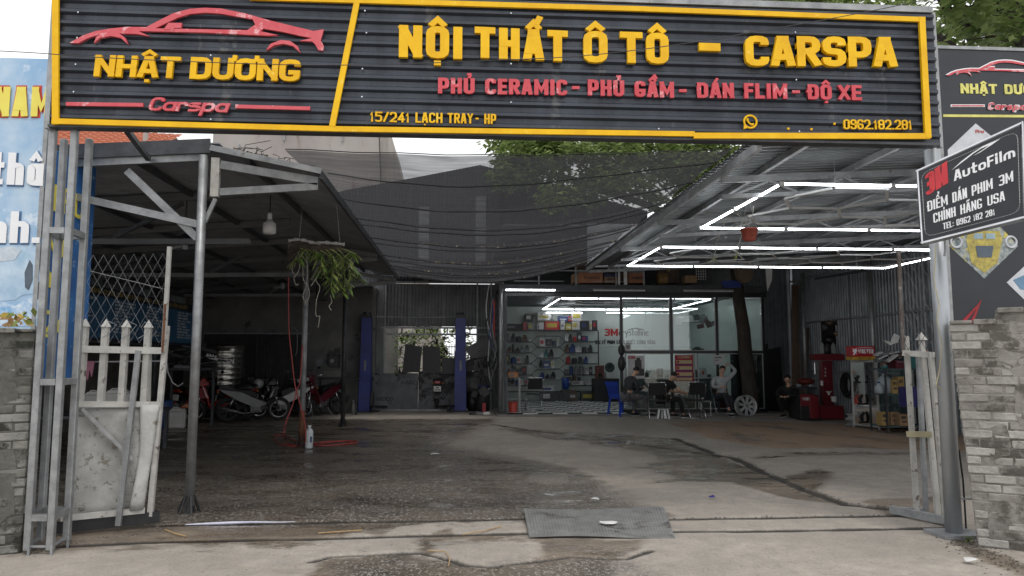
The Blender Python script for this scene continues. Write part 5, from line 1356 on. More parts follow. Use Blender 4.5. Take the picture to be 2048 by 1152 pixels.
lstext('CHÍNH', .14, .225, .36, .23, .08, .012, 'ink_white', .005); lstext('HÃNG', .405, .23, .61, .235, .08, .012, 'ink_white', .005); lstext('USA', .66, .235, .82, .24, .08, .012, 'ink_white', .005)
lstext('TEL: 0962 182 281', .23, .11, .725, .115, .052, .008, 'ink_white', .005)
t = MB(); sw = [(.36, .70), (.43, .80), (.52, .865), (.62, .90), (.80, .875), (.72, .84), (.66, .80), (.55, .79), (.60, .86), (.53, .84), (.46, .79)]
sw = [(.34, .765), (.44, .825), (.54, .865), (.64, .888), (.80, .885), (.71, .857), (.61, .832), (.55, .826), (.63, .846), (.70, .868), (.62, .870), (.55, .852), (.48, .822)]
t.prism3([LP(a, b_ + .035, .0045) for a, b_ in sw], ln * .003); t.build('car_swoosh', 'ink_white', ls)
t = MB(); q = LP(.12, .5, -.13); t.bar(q, Vector((4.26, 6.2, q.z)), .04, .04); t.build('bracket', 'galv', ls)
t = MB(); q = P(1890, 485, 6.15); t.tube([q + Z * .02, q - Z * .06, q - Z * .12 + XA * -.012], .010, 6); t.build('bracket_clip', 'galv_dull', ls)

# ================================================================== CABLES IN FRONT OF THE SIGN
mat('cable', (.03, .03, .032), (.02, .02, .02), rough=.6)
def cable(pts, Y, r_, label, n=5):
    pr = [P(a, b_, Y) for a, b_ in pts]; out = []
    for i in range(len(pr) - 1):
        p0, p1, p2, p3 = pr[max(0, i - 1)], pr[i], pr[i + 1], pr[min(len(pr) - 1, i + 2)]
        for j in range(n):
            t_ = j / n; out.append(.5 * ((2 * p1) + (p2 - p0) * t_ + (2 * p0 - 5 * p1 + 4 * p2 - p3) * t_ ** 2 + (3 * p1 - p0 - 3 * p2 + p3) * t_ ** 3))
    out.append(pr[-1]); t = MB(); t.tube(out, r_, 5); t.build('cable', 'cable', label=label, cat='cable')
cable([(-400, 88), (0, 102), (200, 115), (400, 124), (600, 130), (760, 129), (960, 122), (1160, 112), (1350, 90), (1520, 62), (1700, 30), (1900, -12), (2300, -110)], 5.2, .0032, 'thin dark cable sagging across the front of the big sign')

# ================================================================== SHOP
SX0, SX1, SYF, SYB = 1.30, 8.66, 20.62, 27.2
FZ = .06
sf = MB(); sf.b2((1.0, 20.0, 0.0), (9.0, 28, FZ - .014)); sfo = sf.build('shop_floor', mat('slab', (.22, .21, .20), (.15, .145, .14), rough=.8, scale=4), kind='structure')
mat('tile_white', (.72, .74, .72), (.62, .64, .62), rough=.55, scale=3, spec=.15); mat('tile_black', (.018, .02, .022), (.03, .03, .03), rough=.6, scale=3, spec=.1)
tw = None; tb = None
for j in range(17):
    for i in range(11):
        c = Vector((1.32 + .2 + i * .41, 20.30 + .2 + j * .41, FZ - .007))
        if c.x > 5.6: continue
        k = (i + j) % 2
        if (tw if k else tb) is None:
            t = MB(); t.box((0, 0, 0), (.404, .404, .014)); o = t.build('floor_tile', 'tile_white' if k else 'tile_black', sfo); o.location = c
            if k: tw = o
            else: tb = o
        else: instance(tw if k else tb, sfo, c)
# shell
mat('shop_wall', (.66, .73, .70), (.60, .67, .64), rough=.45, scale=1.2)
shp = thing('shop', 'accessory shop with black steel frame, pale walls and a loft under the canopy', 'shop', (4.8, SYF, 0))
for i, (x0, x1) in enumerate(((SX0, 3.1), (3.1, 5.0), (5.0, 6.9), (6.9, SX1))): # rear wall in panels with joints
    for z0, z1 in ((FZ, 2.0), (2.0, 3.5)):
        t = MB(); t.b2((x0 + .004, SYB, z0 + .004), (x1 - .004, SYB + .06, z1 - .004)); t.build('wall_panel', 'shop_wall', shp)
t = MB(); t.b2((SX0 - .05, SYB + .061, 0), (SX1 + .05, SYB + .10, 3.55)); t.build('wall_backing', 'black_steel', shp)
t = MB(); t.b2((SX0 - .06, 20.75, 0), (SX0, SYB, 3.5)); t.build('side_wall', 'shop_wall', shp)
t = MB(); t.b2((SX1, 20.75, 0), (SX1 + .06, SYB, 3.5)); t.build('side_wall', 'shop_wall', shp)
t = MB(); t.corr((SX0, 20.7, 3.50), (0, 6.5, 0), (7.36, 0, 0), .12, .02, (0, 0, -1), 'trap'); t.build('ceiling_sheet', mat('ceil_zinc', (.16, .17, .175), (.11, .118, .12), rough=.4, metal=.4), shp)
t = MB(); t.b2((SX0 - .2, 20.52, 3.42), (SX1 + .1, 20.68, 3.62)); t.build('front_beam', 'dark_steel', shp)
t = MB(); t.b2((SX0 - .2, 20.60, 3.30), (SX1 + .1, 20.66, 3.419)); t.build('front_beam', 'black_steel', shp)
t = MB(); t.b2((SX0 - .2, 20.69, 3.57), (SX1 + .1, 23.8, 3.62)); t.build('loft_deck', 'black_steel', shp)
for x in (1.12,):
    t = MB(); t.cyl((x, 20.5, 0), (x, 20.5, 4.02), .055, 14); t.build('corner_post', 'galv', shp, True)
t = MB(); t.b2((1.22, 20.56, 0), (1.30, 20.66, 3.30)); t.build('door_post', 'dark_steel', shp)
t = MB(); t.b2((SX0 - .2, 23.7, 3.62), (9.8, 23.76, 4.9)); t.build('loft_back', mat('loft_dark', (.05, .055, .06), (.03, .033, .036), rough=.6), shp)
t = MB(); t.bar((SX0 - .1, 20.55, 4.02), (4.6, 20.55, 4.02), .03, .03); t.build('loft_rail', 'galv_dull', shp)
for x in (2.2, 3.25, 4.4, 5.2):
    t = MB(); t.bar((x, 20.6, 3.62), (x, 20.6, 4.2), .04, .04); t.build('loft_post', 'galv_dull', shp)
for a, b_ in ((1.5, 2.9), (3.7, 4.65)):
    t = MB(); t.bar((a, 20.56, 3.72), (b_, 20.56, 3.72), .03, .02); t.build('loft_rail', 'galv_dull', shp)
# front window frames: panes are parts
def FX(px_): return P(px_, 650, SYF).x
zt, zm, zbm = P(1400, 598, SYF).z, P(1400, 704, SYF).z, P(1400, 818, SYF).z
cols = [1242, 1342, 1433, 1526]
def frame(mat_, x0, x1, z0, z1, w_, name='window_frame', Y=SYF):
    t = MB(); t.b2((x0, Y - .02, z0), (x0 + w_, Y + .02, z1)); t.b2((x1 - w_, Y - .02, z0), (x1, Y + .02, z1))
    t.b2((x0 + w_, Y - .02, z0), (x1 - w_, Y + .02, z0 + w_)); t.b2((x0 + w_, Y - .02, z1 - w_), (x1 - w_, Y + .02, z1))
    return t
glass = seethrough('shop_glass', (.88, .94, .93), .035, rough=.02, gloss=(1, 1, 1))
mat('frame_black', (.015, .016, .018), (.01, .01, .011), rough=.35)
mat('frame_edge', (.40, .41, .41), (.3, .31, .31), rough=.4)
for a, b_ in zip(cols[:-1], cols[1:]):
    x0, x1 = FX(a) + .035, FX(b_) - .035
    for z0, z1 in ((zm + .03, zt), ):
        f_ = frame(0, x0, x1, z0, z1, .022).build('window_frame', 'frame_edge', shp)
        t = MB(); t.b2((x0 + .03, SYF - .003, z0 + .03), (x1 - .03, SYF + .003, z1 - .03)); t.build('pane', glass, f_)
for a, b_ in ((1248, 1390), (1391, 1526)):
    x0, x1 = FX(a) + .03, FX(b_) - .03
    f_ = frame(0, x0, x1, zbm, zm - .035, .022).build('window_frame', 'frame_edge', shp)
    t = MB(); t.b2((x0 + .03, SYF - .003, zbm + .03), (x1 - .03, SYF + .003, zm - .065)); t.build('pane', glass, f_)
for c_ in cols:
    t = MB(); t.b2((FX(c_) - .035, SYF - .03, 0), (FX(c_) + .035, SYF + .03, 3.3)); t.build('mullion', 'frame_black', shp)
t = MB(); t.b2((FX(1242) + .036, SYF - .028, zm - .035), (FX(1526) - .036, SYF + .028, zm + .03)); t.build('transom', 'frame_black', shp)
t = MB(); t.b2((FX(1242) + .036, SYF - .028, 0), (FX(1526) - .036, SYF + .028, zbm)); t.build('kick_board', 'frame_black', shp)
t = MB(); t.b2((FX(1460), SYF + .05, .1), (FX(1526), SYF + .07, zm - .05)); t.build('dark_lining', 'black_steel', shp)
# lights: outside the front beam and inside
def led_tube(parent, a, b_, r_=.013, m='tube_on', name='tube'):
    t = MB(); t.cyl(a, b_, r_, 8); return t.build(name, m, parent)
for i, (x0, x1, on, lab) in enumerate(((P(1012, 580, 20.45).x, P(1110, 580, 20.45).x, 1, 'lit tube lamp on the shop front beam above the open doorway'), (P(1187, 580, 20.45).x, P(1290, 580, 20.45).x, 0, 'unlit tube lamp in the middle of the shop front beam'),
                       (P(1368, 580, 20.45).x, P(1472, 580, 20.45).x, 0, 'unlit tube lamp on the shop front beam near the tree trunk'))):
    z = P(1060, 580, 20.45).z; g_ = thing('tube_lamp', lab, 'lamp', ((x0 + x1) / 2, 20.45, z), 'tube lamps on the shop front beam')
    led_tube(g_, (x0, 20.45, z), (x1, 20.45, z), .016, 'tube_on' if on else 'tube_off'); t = MB(); t.b2((x0 - .02, 20.44, z + .02), (x1 + .02, 20.519, z + .045)); t.build('batten', 'galv_dull', g_)
def hexlamp(name, label, x0, x1, y0, y1, z, rect_on=True, hexes=(), hs_=.55, mhex='tube_off', r_=.013):
    g_ = thing(name, label, 'lamp', ((x0 + x1) / 2, (y0 + y1) / 2, z))
    for a, b_ in (((x0, y0), (x1, y0)), ((x1, y0), (x1, y1)), ((x1, y1), (x0, y1)), ((x0, y1), (x0, y0))):
        A = Vector((*a, z)); B = Vector((*b_, z)); L = (B - A).length; n_ = max(1, round(L / 1.2))
        for k in range(n_):
            p = A + (B - A) * (k / n_); q = A + (B - A) * ((k + 1) / n_); d = (q - p).normalized() * .02
            led_tube(g_, p + d, q - d, r_)
            t = MB(); t.box(p, (.05, .05, .04)); t.build('connector', 'plastic_white', g_)
    # honeycomb of unlit tubes inside
    hh = hs_; hx = hh * 1.5; hy = hh * math.sqrt(3); i = 0; seen = set()
    x = x0 + .35 + hh
    while x < x1 - hh * .6:
        y = y0 + .25 + (hy / 2 if i % 2 else 0) + hy / 2 - .1
        while y < y1 - .25:
            vs_ = [(x + hh * math.cos(k * PI / 3), y + hh * math.sin(k * PI / 3)) for k in range(6)]
            for k in range(6):
                a, b_ = vs_[k], vs_[(k + 1) % 6]; key = (round((a[0] + b_[0]) / 2, 1), round((a[1] + b_[1]) / 2, 1))
                if key in seen or min(a[1], b_[1]) < y0 + .1 or max(a[1], b_[1]) > y1 - .1 or max(a[0], b_[0]) > x1 - .08: continue
                seen.add(key); t = MB(); A = Vector((*a, z)); B = Vector((*b_, z)); d = (B - A) * .03; t.bar(A + d, B - d, .035, .022); t.build('hexagon_tube', mhex, g_)
            y += hy
        x += hx; i += 1
    for x in (x0 + .6, (x0 + x1) / 2, x1 - .6):
        for y in (y0, y1):
            t = MB(); t.cyl((x, y, z + .02), (x, y, zr(max(3, x)) - .1 if y0 < 20 else z + .15), .003, 4); t.build('hanger_wire', 'galv_dull', g_)
    return g_
hexlamp('honeycomb_lamp', 'large rectangular tube lamp with an unlit honeycomb inside, nearer one under the right canopy', 3.45, 7.2, 7.62, 10.3, 3.40, hs_=.62)
hexlamp('honeycomb_lamp', 'long rectangular tube lamp with honeycomb inside, farther one under the right canopy', 3.36, 8.75, 12.1, 14.6, 3.40, hs_=.62)
hexlamp('honeycomb_lamp', 'rectangular tube lamp with honeycomb hanging inside the shop', 2.9, 7.4, 21.3, 25.9, 3.30, hs_=.8, r_=.012)
for x0, y in ((3.1, 26.5), (5.3, 26.5)):
    g_ = thing('tube_lamp', 'lit tube lamp high on the rear wall of the shop, %s one' % ('left' if x0 < 4 else 'right'), 'lamp', (x0 + .6, y, 3.2)); led_tube(g_, (x0, y, 3.22), (x0 + 1.3, y, 3.22), .012); t = MB(); t.b2((x0, y + .01, 3.235), (x0 + 1.3, y + .03, 3.25)); t.build('batten', 'galv_dull', g_)

# wall lettering inside
wl_ = thing('wall_lettering', 'red and black letters on the rear wall of the shop', 'lettering', tuple(P(1250, 680, SYB - .01)))
def walltext(s, a, b_, H_, t_, m):
    A, B = P(*a, SYB - .006), P(*b_, SYB - .006); textpart(s, A, XA, Z, -YA, H_ * SYB / FPX, B.x - A.x, t_, m, wl_, .01, each=True, step=.002, gap=t_ * .3)
walltext('3M', (1209, 672), (1236, 672), 15, .075, 'red_print'); mat('ink_black', (.012, .012, .014), rough=.4)
walltext('crystalline', (1238, 671), (1297, 671), 13, .035, 'ink_black'); walltext('ĐẠI LÝ PHIM CÁCH NHIỆT CHÍNH HÃNG', (1191, 688), (1311, 688), 7.5, .028, 'ink_black')
t = MB(); t.prism3([P(a, b_, SYB - .008) for a, b_ in ((1250, 661), (1262, 657), (1274, 655.5), (1286, 658), (1290, 661), (1280, 660), (1270, 658), (1260, 660))], (0, -.01, 0)); t.build('car_swoosh', 'ink_black', wl_)

# ---- display shelf with a honeycomb middle
RX0, RX1, RY = 1.62, 5.0, SYB - .42
ds = thing('display_shelf', 'tall display shelf with honeycomb middle bays along the rear shop wall', 'shelf', ((RX0 + RX1) / 2, RY, FZ))
mat('board_white', (.58, .60, .58), (.5, .52, .5), rough=.4)
def ZY(py): return P(1100, py, RY).z
mx0, mx1 = P(1069, 700, RY).x, P(1124, 700, RY).x
lv_ = [ZY(660)] + [ZY(y) for y in (683, 705, 727, 749, 770)]
for z, (a, b_) in [(lv_[0], (RX0, RX1))] + [(z, s_) for z in lv_[1:] for s_ in ((RX0, mx0 - .12), (mx1 + .12, RX1))] + [(ZY(782), (RX0, RX1))]:
    t = MB(); t.b2((a, RY - .16, z - .03), (b_, RY + .18, z)); t.build('shelf_board', 'board_white', ds)
    t = MB(); t.b2((a, RY - .18, z - .035), (b_, RY - .161, z + .008)); t.build('edge_strip', 'frame_black', ds)
for x in (RX0, RX1):
    t = MB(); t.b2((x - .02, RY - .18, FZ), (x + .02, RY - .14, lv_[0] - .04)); t.build('upright', 'frame_black', ds)
hexz = [(ZY(672 + 22 * k + .5), ZY(672 + 22 * (k + 1) - .5)) for k in range(4)]
for k, (za_, zb_) in enumerate(hexz):
    zm_ = (za_ + zb_) / 2; xo = .13
    pts = [(mx0 + .1, za_), (mx1 - .1, za_), (mx1 + xo, zm_), (mx1 - .1, zb_), (mx0 + .1, zb_), (mx0 - xo, zm_)]
    for (a, b_), (c_, d_) in zip(pts, pts[1:] + pts[:1]):
        t = MB(); t.bar((a, RY - .10 + .003 * k, b_), (c_, RY - .10 + .003 * k, d_), .03, .022); t.build('hexagon_bar', 'frame_black', ds)
    t = MB(); t.b2((mx0 + .1, RY - .09, zb_ + .012), (mx1 - .1, RY + .18, zb_ + .025)); t.build('shelf_board', 'board_white', ds)
# goods: each a little box, tin or bottle with its own print
pal = [('goods_red', (.45, .03, .04)), ('goods_black', (.02, .02, .025)), ('goods_white', (.6, .6, .6)), ('goods_blue', (.03, .06, .22)), ('goods_dark', (.05, .05, .055)),
       ('goods_grey', (.2, .21, .22)), ('goods_yellow', (.5, .42, .08)), ('goods_teal', (.05, .2, .2)), ('goods_orange', (.5, .18, .05)), ('goods_brown', (.12, .07, .05))]
for n_, c_ in pal: mat(n_, c_, rough=.4, scale=9)
GL_N = 0
where = {}
def goods(x, z, w_, h_, d_, col, y=RY, shape='box', place='', grp='goods on the display shelf', lab=None):
    global GL_N
    t = MB(); nm = {'box': 'product_box', 'can': 'can', 'gadget': 'car_gadget'}[shape]
    if shape == 'box': t.box((x, y, z + h_ / 2), (w_, d_, h_))
    elif shape == 'can': t.lathe([(w_ * .42, 0), (w_ * .45, .01), (w_ * .45, h_ * .85), (w_ * .25, h_ * .93), (w_ * .25, h_)], 10, (x, y, z))
    else:
        t.box((x, y, z + h_ * .3), (w_, d_ * .6, h_ * .6)); t.ball((x + w_ * .1, y - .02, z + h_ * .6), (w_ * .35, d_ * .3, h_ * .4), 8, 6)
    root = thing(nm, lab or place, {'box': 'box', 'can': 'can', 'gadget': 'gadget'}[shape], (x, y, z), grp)
    t.build('body', 'goods_' + col, root)
    if shape == 'box':
        t = MB(); k = random.choice(['white', 'yellow', 'red', 'blue', 'grey']); k = 'white' if k == col else k
        t.b2((x - w_ * .36, y - d_ / 2 - .004, z + h_ * .3), (x + w_ * uni(0, .36), y - d_ / 2 - .001, z + h_ * uni(.55, .85))); t.build('print', 'goods_' + k, root)
random.seed(5)
colname = {'red': 'red', 'black': 'black', 'white': 'white', 'blue': 'navy', 'dark': 'charcoal', 'grey': 'grey', 'yellow': 'yellow', 'teal': 'teal', 'orange': 'orange', 'brown': 'brown'}
# top row read off the photograph: (px0, px1, top y, colour)
top = [(1010, 1043, 648, 'black'), (1046, 1054, 645, 'red'), (1055, 1067, 647, 'grey'), (1050, 1068, 629, 'dark'), (1074, 1077, 648, 'white'), (1078, 1088, 645, 'white'), (1089, 1119, 643, 'red'),
       (1075, 1103, 624, 'white'), (1121, 1130, 641, 'white'), (1117, 1136, 633, 'blue'), (1131, 1143, 648, 'yellow'), (1144, 1160, 643, 'white'), (1136, 1144, 632, 'red'), (1143, 1164, 622, 'white'),
       (1161, 1178, 641, 'black'), (1179, 1184, 641, 'white'), (1185, 1195, 640, 'dark')]
def onrow(a, b_, yt, col, zb_, place, y=RY, dd=.22, shape='box', grp='goods on the display shelf'):
    x0, x1 = P(a, 650, y - dd / 2).x, P(b_, 650, y - dd / 2).x; zt_ = P(1100, yt, y - dd / 2).z
    goods((x0 + x1) / 2, zb_, max(.03, x1 - x0 - .01), max(.04, zt_ - zb_), dd, col, y, shape, grp=grp, lab=place)
second = {(1050, 1068): 643, (1075, 1103): 641, (1117, 1136): 643, (1136, 1144): 643, (1143, 1164): 643}
for k, (a, b_, yt, col) in enumerate(top):
    z0 = lv_[0]
    if (a, b_) in second: z0 = P(1100, second[(a, b_)] + .5, RY).z
    dd = .22; onrow(a, b_, yt, col, z0 + (.0 if (a, b_) not in second else .012), '%s %s on the top of the display shelf%s' % (colname[col], ['carton', 'tall pack', 'wide pack'][0 if b_ - a > 14 else (1 if b_ - a < 9 else 2)],
            [', left end', ' above the left bays', ' above the honeycomb bays', ' above the right bays', ' at its right end'][min(4, int((a - 1008) / 38))] + (', upper' if (a, b_) in second else '')), RY + (.02 if (a, b_) in second else 0), dd)
def POSN(x, a, b_): return [' far left', ' left', ' left of the middle', ' middle', ' right of the middle', ' right', ' far right'][min(6, int((x - a) / (b_ - a) * 7))]
rowsn = ['second', 'third', 'fourth', 'fifth', 'sixth']
for r_, z in enumerate(lv_[1:5] + [lv_[5]]):
    for side, (a, b_) in (('left', (1011, 1064)), ('right', (1128, 1188))):
        x = a + uni(0, 3)
        while x < b_ - 4:
            w_ = uni(5, 13)
            if x + w_ > b_: break
            if rnd() < .95:
                col = random.choice(['black', 'dark', 'dark', 'black', 'grey', 'white', 'blue', 'brown', 'black', 'red' if rnd() < .4 else 'dark']); sh_ = random.choice(['box', 'gadget', 'gadget', 'can'])
                h_ = uni(10, 18)
                x0, x1 = P(x, 650, RY).x, P(x + w_, 650, RY).x
                goods((x0 + x1) / 2, z, (x1 - x0) * .92, h_ * RY / FPX, .2, col, RY, sh_, lab='%s %s on the %s shelf row, %s bay%s' % (colname[col], {'box': 'box', 'gadget': 'gadget', 'can': 'can'}[sh_], rowsn[r_], side, POSN(x, a, b_)))
            x += w_ + uni(.2, 1)
for k, (za_, zb_) in enumerate(hexz):
    x = 1078
    while x < 1116:
        w_ = uni(6, 14)
        if x + w_ > 1119: break
        col = random.choice(['black', 'dark', 'teal', 'white', 'dark', 'blue', 'grey']); sh_ = random.choice(['box', 'gadget'])
        x0, x1 = P(x, 650, RY).x, P(x + w_, 650, RY).x
        goods((x0 + x1) / 2, zb_ + .025, (x1 - x0) * .9, uni(9, 17) * RY / FPX, .16, col, RY + .03, sh_, lab='%s %s in the %s honeycomb bay from the top,%s' % (colname[col], 'box' if sh_ == 'box' else 'gadget', ['first', 'second', 'third', 'fourth'][k], POSN(x, 1078, 1119)))
        x += w_ + uni(.5, 2)
# bottom row: amplifier boxes, water bottle
for a, b_, yt, yb_, col, lab in ((1080, 1108, 772, 783, 'white', 'pale amplifier box standing under the honeycomb bays'), (1080, 1118, 784, 796, 'dark', 'wide dark stereo unit on the lowest board of the shelf'), (1140, 1165, 762, 770, 'white', 'white flat box under the right shelf bays'),
                            (1122, 1134, 785, 798, 'white', 'white speaker cube on the shop floor by the shelf'), (1136, 1152, 780, 797, 'brown', 'brown bag slumped by the foot of the display shelf'), (1160, 1190, 783, 797, 'dark', 'dark heap of cartons at the right foot of the shelf')):
    Y = RY - .25 if yb_ > 790 else RY; z0 = FZ if yb_ > 790 else P(1100, yb_, Y).z
    onrow(a, b_, yt, col, z0, lab, Y, .2, grp='goods at the foot of the display shelf')
mat('water_blue', (.02, .07, .32), (.015, .05, .22), rough=.25)
wd = thing('water_dispenser', 'blue water bottle upside down on a small stand beside the shelf', 'water dispenser', (3.4, RY - .35, FZ)); c = P(1131, 770, RY - .35)
t = MB(); t.lathe([(.05, 0), (.13, .04), (.13, .36), (.10, .40)], 14, (c.x, c.y, c.z - .15)); t.build('bottle', 'water_blue', wd, True)
t = MB(); t.b2((c.x - .14, c.y - .14, FZ), (c.x + .14, c.y + .14, c.z - .16)); t.build('stand', 'goods_dark', wd)
# speakers
for k, (a, b_, yt, yb_, col, lab) in enumerate(((1191, 1207, 731, 760, 'goods_redwood', 'reddish brown loudspeaker box right of the display shelf'),)):
    mat('goods_redwood', (.14, .035, .03), (.09, .02, .018), rough=.4); Y = 26.2; A, B = P(a, yb_, Y), P(b_, yt, Y); lo = thing('loudspeaker', lab, 'speaker', ((A.x + B.x) / 2, Y, FZ))
    t = MB(); t.b2((A.x, Y - .12, A.z), (B.x, Y + .1, B.z)); t.build('cabinet', col, lo, bevel=.01); t = MB(); t.lathe([(.085, 0), (.08, -.02), (.03, .0)], 16, ((A.x + B.x) / 2, Y - .121, A.z + .16), 'y'); t.build('cone', 'black_plastic', lo)
    t = MB(); t.lathe([(.035, 0), (.03, -.01)], 12, ((A.x + B.x) / 2, Y - .121, A.z + .36), 'y'); t.build('tweeter', 'black_plastic', lo)
    t = MB(); t.b2((A.x + .05, Y - .1, FZ), (B.x - .05, Y + .08, A.z)); t.build('stand', 'black_steel', lo)
c = P(1219, 735, 26.2); ro = thing('round_speaker', 'dark round speaker dish on a pale box at the back of the shop', 'speaker', (c.x, 26.2, FZ))
t = MB(); t.lathe([(.17, .0), (.18, -.03), (.10, -.03), (.02, .02)], 20, c, 'y'); t.build('dish', mat('dish_green', (.03, .06, .05)), ro); t = MB(); t.b2((c.x - .14, 26.1, c.z - .38), (c.x + .14, 26.4, c.z - .17)); t.build('box', 'board_white', ro)
t = MB(); t.b2((c.x - .6, 26.0, FZ), (c.x + .3, 26.5, c.z - .39)); t.build('plinth', 'black_steel', ro)
# office furniture seen through the glass
dk = thing('office_desk', 'glass fronted counter with clutter behind the lower shop window', 'counter', (6.3, 22.6, FZ))
t = MB(); t.b2((5.4, 22.4, FZ), (8.0, 23.0, .95)); t.build('cabinet', mat('counter_dim', (.10, .12, .12), (.06, .07, .07), rough=.3), dk); t = MB(); t.b2((5.35, 22.35, .951), (8.05, 23.05, .98)); t.build('counter_top', 'board_white', dk)
random.seed(8)
for k in range(11):
    x = 5.5 + k * .225; goods(x, .981, uni(.1, .2), uni(.08, .3), .2, random.choice(['dark', 'grey', 'black', 'white', 'brown']), 22.65 + uni(-.1, .1), random.choice(['box', 'gadget', 'can']), lab='%s item on the counter behind the lower window' % ['first', 'second', 'third', 'fourth', 'fifth', 'sixth', 'seventh', 'eighth', 'ninth', 'tenth', 'eleventh'][k], grp='clutter on the office counter')
ac = thing('air_conditioner', 'white wall unit hanging high behind the middle window', 'air conditioner', tuple(P(1380, 640, 24.5))); c = P(1378, 641, 24.5)
t = MB(); t.box(c, (.85, .25, .30), Matrix.Rotation(-.1, 3, 'Y')); t.build('case', 'plastic_white', ac, bevel=.03); t = MB(); t.bar(c + Vector((-.3, -.13, -.10)), c + Vector((.3, -.13, -.06)), .01, .04); t.build('louvre', 'goods_grey', ac)
c = P(1414, 640, 22.2); hb_ = thing('hanging_goods', 'bundle of reddish goods hanging behind the right window', 'goods', tuple(c)); random.seed(4)
for k in range(9):
    t = MB(); t.box(c + Vector((uni(-.35, .3), uni(-.1, .1), uni(-.2, .2))), (uni(.1, .25), .1, uni(.1, .2)), Matrix.Rotation(uni(-.5, .5), 3, 'Y')); t.build('packet', random.choice(['goods_brown', 'goods_redwood', 'goods_grey', 'goods_dark']), hb_)
# model car on the window ledge
c = P(1396, 700, 20.95); mc = thing('model_car', 'small black model car on the ledge behind the middle window', 'model car', tuple(c))
c.z = zm + .035; t = MB(); t.b2((4.6, 20.7, zm + .0), (8.5, 21.1, zm + .03)); t.build('window_ledge', 'frame_black', shp)
t = MB(); t.prism([(-.15, .02), (.15, .02), (.16, .06), (.07, .075), (.03, .115), (-.08, .115), (-.15, .07)], .1, (c.x, c.y + .05, c.z), XA, Z); t.build('body', 'black_plastic', mc)
for x in (-.09, .09):
    t = MB(); t.cyl((c.x + x, c.y - .055, c.z + .025), (c.x + x, c.y + .055, c.z + .025), .025, 10); t.build('wheel', 'goods_grey', mc)
# posters on the lower windows
def poster(lab, a, b_, base, Y=SYF - .035):
    A, B = P(*a, Y), P(*b_, Y); root = thing('poster', lab, 'poster', ((A.x + B.x) / 2, Y, B.z)); t = MB(); t.b2((A.x, Y, B.z), (B.x, Y + .006, A.z)); t.build('sheet', base, root)
    def sub(u0, v0, u1, v1, m, k=1):
        t = MB(); t.b2((A.x + (B.x - A.x) * u0, Y - .003 * k, A.z + (B.z - A.z) * v0), (A.x + (B.x - A.x) * u1, Y - .003 * k + .0025, A.z + (B.z - A.z) * v1)); t.build('print_block', m, root)
    def txt(s, u0, v0, u1, h_, t_, m): textpart(s, (A.x + (B.x - A.x) * u0, Y - .006, A.z + (B.z - A.z) * v0), XA, Z, -YA, h_, (B.x - A.x) * (u1 - u0), t_, m, root, .004, step=.001)
    return sub, txt
sub, txt = poster('red poster with three rows of yellow and violet bands on the lower window', (1350, 710), (1387, 762), mat('poster_red', (.42, .02, .05), (.36, .02, .04)))
for k in range(3):
    v = .20 + k * .235; sub(.07, v, .93, v + .13, mat('poster_cream', (.62, .52, .28), (.5, .42, .25))); sub(.07, v + .145, .93, v + .19, mat('poster_violet', (.12, .05, .25))); sub(.1, v + .02, .22, v + .11, 'poster_red', 2)
sub(.07, .87, .93, .97, 'poster_cream'); txt('COMBO', .15, .13, .85, .07, .015, 'poster_cream')
sub, txt = poster('white poster of a black car seat with a red corner ribbon beside the seated man', (1256, 711), (1290, 757), mat('poster_white', (.62, .62, .62), (.5, .5, .5)))
t = None
sub(.40, .20, .80, .60, 'ink_black'); sub(.5, .10, .72, .22, 'ink_black', 2); sub(.36, .58, .95, .88, 'ink_black', 2); sub(0, 0, .42, .14, 'poster_red', 3)
txt('HOT', .04, .11, .36, .05, .012, 'poster_white')
sub, txt = poster('white paper notice at the top of the right lower window', (1426, 710), (1449, 729), 'poster_white'); sub(.1, .2, .8, .35, 'goods_grey'); sub(.1, .5, .5, .6, 'goods_grey')
sub, txt = poster('small white paper hanging on the door post', (1250, 686), (1262, 702), 'poster_white'); sub(.2, .3, .8, .7, 'goods_grey')
t = MB(); q = P(1243, 700, 20.5); t.ball(q, (.10, .05, .16), 8, 6); t.ball(q - Z * .38, (.11, .06, .22), 8, 6); t.build('hanging_bag', 'black_plastic', label='dark bags hanging from the shop door post', cat='bag')
# ---- loft boxes
mat('box_orange', (.45, .20, .11), (.36, .16, .09), rough=.8); mat('box_blue', (.05, .07, .16)); mat('box_lid', (.22, .25, .28))
def carton(lab, a, b_, Y, m, txt=None, lid=None, dd=.4):
    A, B = P(a[0], a[1], Y), P(b_[0], b_[1], Y); root = thing('carton', lab, 'box', ((A.x + B.x) / 2, Y + dd / 2, 3.62), 'cartons stored on the loft')
    z0 = 3.622 if B.z < 3.7 else B.z
    t = MB(); t.b2((A.x, Y, z0), (B.x, Y + dd, A.z)); t.build('body', m, root, bevel=.006)
    if lid: t = MB(); t.b2((A.x - .005, Y - .004, A.z - .07), (B.x + .005, Y + dd, A.z + .004)); t.build('lid', lid, root)
    t = MB(); t.b2(((A.x + B.x) / 2 - .02, Y - .003, A.z + .001 - (A.z - z0) * .25), ((A.x + B.x) / 2 + .02, Y - .001, A.z - .002)); t.build('tape', 'goods_yellow' if not lid else 'box_lid', root)
    if txt: textpart(txt, ((A.x * .85 + B.x * .15), Y - .002, z0 + (A.z - z0) * .3), XA, Z, -YA, (A.z - z0) * .28, (B.x - A.x) * .7, .014, 'goods_dark', root, .003, step=.001)
carton('wide orange carton with a grey lid on the loft, left of the others', (1160, 540), (1206, 566), 20.8, 'box_orange', 'Teramara', 'box_lid')
carton('brown carton marked in bold letters beside the orange one on the loft', (1209, 549), (1237, 566), 20.8, 'cardboard', 'FRAGILE'.replace('FRAGILE', 'PRACTIC'), 'box_blue')
